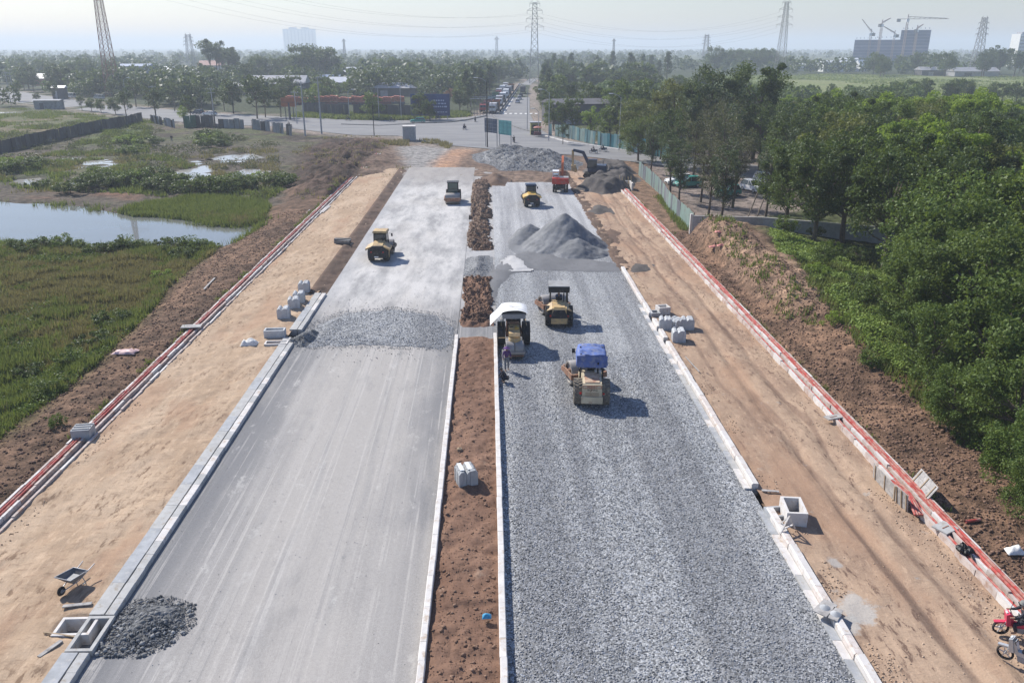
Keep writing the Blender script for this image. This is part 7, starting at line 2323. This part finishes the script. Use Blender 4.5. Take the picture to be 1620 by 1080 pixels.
# street trees on the left road
for i, (px_, py_, s, k, where) in enumerate([(200, 187, 1.1, 'street', 'on the near side left of the bright bushy one'), (247, 191, 1.2, 'street', 'second tall one on the near side'), (291, 193, .55, 'light', 'bright and bushy above the dark enclosure'), (303, 195, 1.0, 'street', 'beside the bright bushy one'),
                                             (183, 181, .55, 'round', 'squat and round on the near side'), (130, 175, .65, 'street', 'dark and squat by the grey hut'), (160, 178, .45, 'round', 'low and dark beside the road'), (145, 176, .45, 'round', 'low and dark left of its twin'), (60, 168, .6, 'street', 'dark before the white awning'),
                                             (216, 170, 1.25, 'street', 'tall on the central strip'), (235, 168, 1.2, 'street', 'on the central strip beside the tall one'), (277, 176, 1.2, 'street', 'in the middle of the central strip'), (337, 182, 1.15, 'street', 'on the central strip by the cars'), (370, 180, 1.1, 'blue', 'on the far side behind the cars'),
                                             (408, 188, 1.6, 'street', 'tallest of the row, right of the cars'), (420, 186, 1.2, 'street', 'just right of the tallest one'), (445, 186, 1.1, 'street', 'thin, near the rust red board'), (320, 172, 1.1, 'street', 'on the far side of the road'), (252, 165, 1.2, 'street', 'far side, left of the middle'), (355, 176, 1.0, 'street', 'far side, right of the middle'),
                                             (178, 160, 1.1, 'street', 'far side near the pale van'), (30, 160, 1.0, 'street', 'at the far left end of the row'), (85, 160, 1.0, 'street', 'far left, behind the awning hut'), (590, 189, .8, 'round2', 'low and dense at the grass verge'), (665, 190, .8, 'round', 'dark and bushy left of the billboard'), (680, 191, .6, 'round', 'dark and bushy at the foot of the billboard')]):
    x, y = g(px_, py_)
    plant_tree(MID[k], (x, y, 0), rv.uniform(0, 6.28), s, 'roadside tree of the left road, ' + where, 'roadside trees of the left road')
# distinct tree groups further off
for px_, py_, n, wpx, k, s, lb, gr in [
        (505, 128, 9, 60, 'round', 2.0, 'big dark tree of the tall clump right of the pale tower', 'tall clump right of the pale tower'), (625, 128, 6, 50, 'round2', 1.6, 'big round tree of the clump behind the hip roofed hall', 'round clump behind the hall'),
        (350, 130, 7, 70, 'tall', 1.45, 'tall bare stemmed tree of the group right of the left pylon', 'bare stemmed trees'), (400, 140, 10, 150, 'blue', 1.3, 'grey green tree behind the pale tin roofs', 'trees behind the tin roofs'),
        (430, 128, 8, 80, 'round', 1.5, 'dark tree left of the tall clump', 'trees left of the tall clump'), (100, 145, 16, 220, 'blue', 1.2, 'grey green tree behind the far left road', 'trees behind the far left road'),
        (80, 130, 16, 240, 'round', 1.3, 'dark tree of the belt below the left horizon', 'belt below the left horizon'), (250, 145, 14, 200, 'round2', 1.0, 'green tree between the left road and the houses', 'trees between road and houses'),
        (450, 160, 8, 160, 'round', .9, 'dark tree behind the left fence line', 'trees behind the fence line'), (690, 140, 8, 90, 'round', 1.1, 'dark tree behind the containers', 'trees behind the containers'),
        (1165, 113, 14, 110, 'round', 2.0, 'big dark tree of the clump left of the green field', 'clump at the left end of the field'), (1440, 119, 14, 130, 'round', 1.8, 'dark tree of the row below the netted blocks', 'row below the netted blocks'),
        (1590, 119, 9, 80, 'blue', 1.9, 'grey green tree at the right end of the field', 'trees at the right end of the field'), (1060, 150, 10, 120, 'round', 1.0, 'dark tree between the grove and the field', 'trees between grove and field'),
        (1290, 158, 12, 300, 'round2', .7, 'low green tree at the near edge of the field', 'near edge of the field'), (1500, 160, 10, 220, 'round', .8, 'dark low tree at the near right edge of the field', 'near right edge of the field'),
        (950, 140, 14, 150, 'round', 1.2, 'dark tree in the wood right of the far road', 'wood right of the far road'), (960, 122, 14, 190, 'cone', 1.4, 'pointed tree in the wood right of the far road', 'pointed trees right of the far road')]:
    for i in range(n):
        x, y = g(px_ + rv.uniform(-.5, .5) * wpx, py_ + rv.uniform(-4, 4))
        if float(sdist(np.array([x]), np.array([y]), ROAD)[0]) > -4: continue
        plant_tree(MID[k], (x, y, -.2), rv.uniform(0, 6.28), s * rv.uniform(.75, 1.15), lb, gr)


# far woods, one mass
def far_wood(name, spots, hs, q, leaf, seed, mat):
    r = np.random.default_rng(seed)
    spots = np.asarray(spots); n = len(spots)
    H = hs * r.uniform(.6, 1.3, n)
    i = np.repeat(np.arange(n), q)
    d = r.normal(size=(len(i), 3)); d /= np.linalg.norm(d, axis=1, keepdims=True)
    rr = r.uniform(.4, 1, len(i)) ** .4
    P = np.stack([spots[i, 0] + d[:, 0] * rr * H[i] * .42, spots[i, 1] + d[:, 1] * rr * H[i] * .42, H[i] * (.56 + .44 * d[:, 2] * rr)], 1)
    tt = r.uniform(0, 1, n)
    V, F, Tt = leaf_arrays(P, leaf * (H[i] / hs), r, .6, .8, .5 * tt[i] + .5 * r.uniform(0, 1, len(i)))
    return kind(link(name, npmesh(name, V, F, M[mat], False, {'tint': Tt})), 'stuff')


sp = []
for _ in range(5200):
    y = 430 * (8.5 ** rv.uniform(0, 1)); x = rv.uniform(-.78, .82) * y
    dr = math.hypot(x, y)
    xf_ = float(np.interp(y, [FA.y, FB.y, 4000], [FA.x, FB.x, FB.x + 420]))
    if abs(x - xf_ + 6) < 18 and y < 560: continue
    if float(sdist(np.array([x]), np.array([y]), FIELD_R)[0]) > 4: continue
    if float(sdist(np.array([x]), np.array([y]), ROAD)[0]) > -6: continue
    if fbm(np.array([x / 130]), np.array([y / 260]), 3, 50)[0] < (.40 if y < 1100 else .47): continue
    sp.append((x, y))
far_wood('far_woods', sp, 11.0, 44, 3.0, 8, 'leaf_blue')
sp2 = []
for (px_, py_, wx, wy, n) in [(860, 140, 60, 30, 60), (560, 150, 160, 8, 20), (180, 150, 380, 10, 60), (1000, 165, 140, 40, 70), (1250, 165, 420, 8, 70), (760, 145, 60, 20, 30), (500, 165, 60, 8, 10)]:
    for _ in range(n):
        x, y = g(px_ + rv.uniform(-.5, .5) * wx, py_ + rv.uniform(-.5, .5) * wy)
        d_ = float(sdist(np.array([x]), np.array([y]), ROAD)[0])
        if d_ < -6 and y > 205 and abs((Vector((x, y, 0)) - FA).dot(fn) + 6) > 20: sp2.append((x, y))
far_wood('roadside_scrub', sp2, 6.0, 260, .8, 9, 'leaf_mid')
sp3 = []
while len(sp3) < 640:
    x, y = g(rv.uniform(-60, 770), 104 + 66 * rv.uniform(0, 1) ** .8)
    if y < 262 or float(sdist(np.array([x]), np.array([y]), ROAD)[0]) > -9: continue
    if abs((Vector((x, y, 0)) - FA).dot(fn) + 6) < 17: continue
    px_ = 772 + (x / y) * 1280
    if 440 < px_ < 730 and y < 360: continue
    if fbm(np.array([x / 40]), np.array([y / 60]), 3, 52)[0] < .46: continue
    if any(-4 < sy - y < 60 and abs(x / y - sx / sy) * 1280 < 10 + w_ * 640 / sy for sx, sy, w_ in SHEDS): continue
    sp3.append((x, y))
far_wood('tree_belt', sp3, 9.5, 190, 1.25, 12, 'leaf_blue')


# ------------------------------------------------------------------ grass, weeds, creepers, bushes
def grass_patch(name, P, hmin, hmax, mat, blades=5, seed=1, wd=.05, spread=.16):
    r = np.random.default_rng(seed)
    n = len(P); i = np.repeat(np.arange(n), blades)
    b = P[i] + np.stack([r.normal(0, spread, len(i)), r.normal(0, spread, len(i)), np.zeros(len(i))], 1)
    h = r.uniform(hmin, hmax, len(i)); a = r.uniform(0, 6.28, len(i)); l = r.uniform(.1, .6, len(i)) * h
    w = wd * r.uniform(.7, 1.4, len(i))
    sx, sy = -np.sin(a) * w, np.cos(a) * w
    z = np.zeros(len(i))
    V = np.stack([b + np.stack([-sx, -sy, z], 1), b + np.stack([sx, sy, z], 1), b + np.stack([np.cos(a) * l, np.sin(a) * l, h], 1)], 1)
    F = np.arange(3 * len(i)).reshape(-1, 3)
    tt = np.repeat(.5 * r.uniform(0, 1, n)[i] + .5 * r.uniform(0, 1, len(i)), 3)
    return kind(link(name, npmesh(name, V.reshape(-1, 3), F, M[mat], False, {'tint': tt})), 'stuff')


def on_ground(P, up=0.0):
    return np.stack([P[:, 0], P[:, 1], gh(P[:, 0], P[:, 1]) + up], 1)


FG = [(x, y) for x, y in FIELD_L]
P = scatter(FG, 26000, rv)
nz = fbm(P[:, 0] / 6, P[:, 1] / 6, 3, 60)
dryz = sdist(P[:, 0], P[:, 1], gp([(60, 430), (200, 410), (270, 430), (240, 470), (150, 500), (40, 470)], -1.0)) + (nz - .5) * 12
dry = dryz + rv.normal(0, 4.5, len(P)) + (fbm(P[:, 0] / 2.5, P[:, 1] / 2.5, 3, 62) - .5) * 34 > -6
P3 = on_ground(P)
tall = fbm(P[:, 0] / 1.6, P[:, 1] / 1.6, 3, 63) > .55
for nm, mk_, mt_, a_, b_, sd_ in (('grass', ~dry & ~tall, 'grass', .12, .4, 1), ('tall_grass', ~dry & tall, 'grass', .35, .95, 2), ('dry_grass', dry & ~tall, 'grass_dry', .15, .45, 3), ('tall_dry_grass', dry & tall, 'grass_dry', .3, .9, 4)):
    grass_patch(nm, P3[mk_], a_, b_, mt_, 6, sd_, .05)
ok = (~dry) & (nz > .50)
V, F, Tt = leaf_arrays(np.repeat(P3[ok], 4, 0) + rv.normal(0, .2, (ok.sum() * 4, 3)) * np.array([1, 1, .45]) + np.array([0, 0, .3]), .17, rv, .5, .6)
kind(link('weeds', npmesh('weeds', V, F, M['leaf_mid'], False, {'tint': Tt})), 'stuff')
P = scatter(MARSH, 6500, rv)
s_ = sdist(P[:, 0], P[:, 1], POND)
P3 = on_ground(P[s_ < 1.5]); P3[:, 2] = np.maximum(P3[:, 2], -1.25)
dr_ = (109 - P3[:, 1]) / 8 + (P3[:, 0] + 46) / 20 + rv.normal(0, .4, len(P3)) + 3 * (fbm(P3[:, 0] / 3, P3[:, 1] / 3, 2, 6) - .5) > .6
grass_patch('marsh_grass', P3[~dr_], .3, .9, 'grass', 5, 3, .06, .2)
grass_patch('dry_marsh_grass', P3[dr_], .3, .8, 'grass_dry', 5, 4, .055, .2)
Ps = []
for pl, n in ((GREEN_A, 5000), (GREEN_B, 7000), (SCRUB, 6500)):
    P = scatter(pl, n, rv)
    P = P[(fbm(P[:, 0] / 7, P[:, 1] / 7, 3, 70) > .44) & (np.max([sdist(P[:, 0], P[:, 1], p) for p in PUD + [POND]], axis=0) < -1)]
    Ps.append(P)
P = np.concatenate(Ps)
grass_patch('wasteland_grass', on_ground(P), .25, .8, 'grass', 4, 5, .10, .35)
P = scatter(gp([(-60, 255), (150, 240), (440, 235), (440, 300), (-60, 305)], -.9), 5500, rv)
P = P[(fbm(P[:, 0] / 5, P[:, 1] / 5, 3, 71) > .54) & (np.max([sdist(P[:, 0], P[:, 1], p) for p in PUD + [POND]], axis=0) < -1)]
grass_patch('reedy_grass', on_ground(P), .3, .9, 'grass_dry', 4, 6, .08, .3)
# weeds along the water's edge, the trenches and the verges
Pe = []
for a, b in zip(POND, POND[1:] + POND[:1]):
    n_ = int(math.hypot(b[0] - a[0], b[1] - a[1]) * 9)
    u_ = rv.uniform(0, 1, n_)[:, None]
    Pe.append(np.array(a)[None] * (1 - u_) + np.array(b)[None] * u_ + rv.normal(0, .7, (n_, 2)))
Pe = np.concatenate(Pe); Pe = Pe[(fbm(Pe[:, 0] / 2.5, Pe[:, 1] / 2.5, 3, 95) > .50) & (Pe[:, 0] > -90)]
Pz = on_ground(Pe); Pz[:, 2] = np.maximum(Pz[:, 2], -1.3)
grass_patch('shore_reeds', Pz, .25, 1.0, 'grass', 5, 21, .05, .18)
Pe = np.concatenate([np.stack([rv.normal(-23.85, .12, 500), rv.uniform(24, 130, 500)], 1), np.stack([rv.normal(21.5, .2, 350), rv.uniform(24, 120, 350)], 1)])
Pe = Pe[fbm(Pe[:, 0] / 2, Pe[:, 1] / 3.5, 3, 96) > .56]
grass_patch('trench_weeds', on_ground(Pe), .12, .4, 'grass', 6, 22, .04, .15)
# creeper on the right slope
P = scatter(CREEPER, 9000, rv)
P = P[fbm(P[:, 0] / 2.5, P[:, 1] / 2.5, 3, 80) > .36]
hh = .5 * fbm(P[:, 0] / 1.5, P[:, 1] / 1.5, 3, 81)
Pc = np.repeat(on_ground(P), 5, 0) + rv.normal(0, .18, (len(P) * 5, 3)) * np.array([1, 1, .4]); Pc[:, 2] += np.repeat(hh, 5) + .1
V, F, Tt = leaf_arrays(Pc, .20, rv, .9, .7)
kind(link('creeper', npmesh('creeper', V, F, M['creeper'], False, {'tint': Tt})), 'stuff')
P = np.concatenate([scatter([(27, 40), (34, 40), (42, 72), (40, 86), (31, 80), (27, 66), (26.2, 52)], 5000, rv), scatter([(23.3, 60), (25.5, 58), (27.5, 92), (24.5, 94)], 250, rv), scatter([(23.2, 96), (25.6, 96), (26, 120), (24.8, 120)], 500, rv)])
grass_patch('bank_grass', on_ground(P), .2, .6, 'grass', 5, 7, .06, .2)
P = scatter(gp([(470, 186), (560, 190), (640, 190), (740, 184), (740, 179), (560, 181), (470, 182)]), 4000, rv)
P = P[sdist(P[:, 0], P[:, 1], ROAD) < -.5]
grass_patch('verge_grass', on_ground(P), .4, 1.3, 'grass', 4, 8, .35, .8)
# field: tall grass tussocks, large scale
P = scatter(FIELD_R, 9000, rv)
P = P[fbm(P[:, 0] / 40, P[:, 1] / 60, 3, 94) > .46]
grass_patch('field_grass', on_ground(P), .3, 1.0, 'field_grass', 4, 9, .5, 1.6)
# low scrub over the wasteland, too tangled to count
sc = scatter(gp([(-60, 262), (-60, 200), (120, 200), (290, 212), (440, 222), (450, 300), (420, 312), (60, 304)], -.9), 1500, rv)
sc = sc[(fbm(sc[:, 0] / 8, sc[:, 1] / 8, 3, 72) > .50) & (np.max([sdist(sc[:, 0], sc[:, 1], p) for p in PUD + [POND, REDSOIL]], axis=0) < -1.2)]
q_ = 46
ii = np.repeat(np.arange(len(sc)), q_)
sz = rv.uniform(.35, 1.25, len(sc))
dd = rv.normal(size=(len(ii), 3)); dd /= np.linalg.norm(dd, axis=1, keepdims=True)
Pb = np.stack([sc[ii, 0] + dd[:, 0] * sz[ii] * 1.1, sc[ii, 1] + dd[:, 1] * sz[ii] * 1.1, gh(sc[:, 0], sc[:, 1])[ii] + sz[ii] * (.45 + .5 * dd[:, 2])], 1)
V, F, Tt = leaf_arrays(Pb, .34 * (.5 + .5 * sz[ii]), rv, .4, .6)
kind(link('wasteland_scrub', npmesh('wasteland_scrub', V, F, M['leaf_dry'], False, {'tint': Tt})), 'stuff')
# soil heap scrub near the crossing
P = scatter(MOUND_L, 2600, rv); P = P[fbm(P[:, 0] / 4, P[:, 1] / 4, 3, 90) > .66]
grass_patch('heap_weeds', on_ground(P), .2, .7, 'grass_dry', 4, 10, .08, .3)
P = scatter(gp([(600, 222), (690, 222), (722, 231), (712, 236), (690, 228), (640, 232), (600, 228)]), 900, rv)
P = P[fbm(P[:, 0] / 2.5, P[:, 1] / 2.5, 3, 93) > .53]
grass_patch('kerbside_weeds', on_ground(P), .3, .9, 'grass_dry', 5, 11, .10, .35)

bush_spots = [((20 + 26 * i, 392 + (i * 7) % 9), 'abba'[i % 4], .75 + .14 * ((i * 5) % 4), 'on the near shore of the pond') for i in range(13)]
bush_spots += [((px_, py_), k, s, w) for px_, py_, k, s, w in [(185, 520, 'b', 1.0, 'at the edge of the left soil bank'), (150, 560, 'b', .9, 'at the edge of the left soil bank'), (120, 590, 'a', .8, 'at the edge of the left soil bank'), (80, 640, 'a', .8, 'at the edge of the left soil bank'), (40, 600, 'b', .7, 'in the left grass field'),
                                                              (255, 440, 'c', .8, 'in the left grass field'), (290, 410, 'b', .9, 'near the pond corner'), (310, 398, 'a', .9, 'near the pond corner')]]
nb = {}
for (p, k, s, w) in bush_spots:
    x, y = g(*p, -1.0)
    nb[w] = nb.get(w, 0) + 1
    plant_tree(BUSH[k], (x, y, zg_(x, y) - .08), rv.uniform(0, 6.28), (s * 1.2, s * 1.2, s), 'leafy green bush ' + w, 'bushes ' + w)
for i in range(34):
    px_, py_ = 60 + rv.uniform(0, 330), 0
    py_ = 296 + 6 * math.sin(px_ / 40) + rv.uniform(-6, 8)
    x, y = g(px_, py_, -.9)
    if max(float(sdist(np.array([x]), np.array([y]), p)[0]) for p in PUD + [POND]) > -.5: continue
    s = rv.uniform(1.0, 1.9)
    plant_tree(BUSH['bba'[i % 3]], (x, y, zg_(x, y) - .1), rv.uniform(0, 6.28), (s * 1.3, s * 1.3, s), 'dark bush of the hedge between pond and mud flats', 'hedge row behind the pond')
for i in range(26):
    px_, py_ = [(rv.uniform(160, 240), rv.uniform(222, 250)), (rv.uniform(310, 360), rv.uniform(222, 232)), (rv.uniform(0, 60), rv.uniform(262, 285)), (rv.uniform(380, 450), rv.uniform(255, 300))][i % 4]
    x, y = g(px_, py_, -.8)
    if max(float(sdist(np.array([x]), np.array([y]), p)[0]) for p in PUD + [POND]) > -1: continue
    s = rv.uniform(.9, 1.8)
    plant_tree(BUSH['abc'[i % 3]], (x, y, zg_(x, y) - .1), rv.uniform(0, 6.28), (s * 1.4, s * 1.4, s), 'scrubby bush on the wasteland beyond the pond', 'scrub on the wasteland')
for i in range(14):
    x, y = 26 + rv.uniform(-1.5, 6), 40 + i * 3.6
    s = rv.uniform(.7, 1.3)
    plant_tree(BUSH['abc'[i % 3]], (x + (4 if y > 62 else 1), y, zg_(x, y) - .1), rv.uniform(0, 6.28), s, 'leafy bush at the foot of the right foliage wall', 'bushes under the right trees')
for i, (px_, py_, s) in enumerate([(90, 676, .45), (148, 668, .4)]):
    x, y = g(px_, py_, .1)
    plant_tree(BUSH['a'], (x, y, zg_(x, y)), 1.0 + i, s, ['small weed by the concrete crate on the left trench', 'small weed just above the concrete crate'][i])


# every member of a row gets its own place in it
seen = {}
for o in COL.objects:
    if o.parent is None and o.get('group') and o.get('label'):
        seen.setdefault(o['label'], []).append(o)
for lb, os_ in seen.items():
    if 1 < len(os_) <= len(ORD) and len(lb.split()) <= 12:
        os_.sort(key=lambda o: o.location.x / max(1.0, o.location.y))
        for i, o in enumerate(os_):
            o['label'] = lb + ', ' + ORD[i] + ' from the left'


# ================================================================== haze
tz = NT('haze_air')
v = tz.n('VolumePrincipled', {'Color': (.80, .885, .98), 'Density': HAZE_DENSITY, 'Anisotropy': .15})
tz.t.links.new(v.outputs[0], tz.out.inputs['Volume'])
hb = MB().box((0, 4900, 43), (17600, 10200, 94)).build('haze', tz.m, smooth=False)
hb['kind'] = 'stuff'
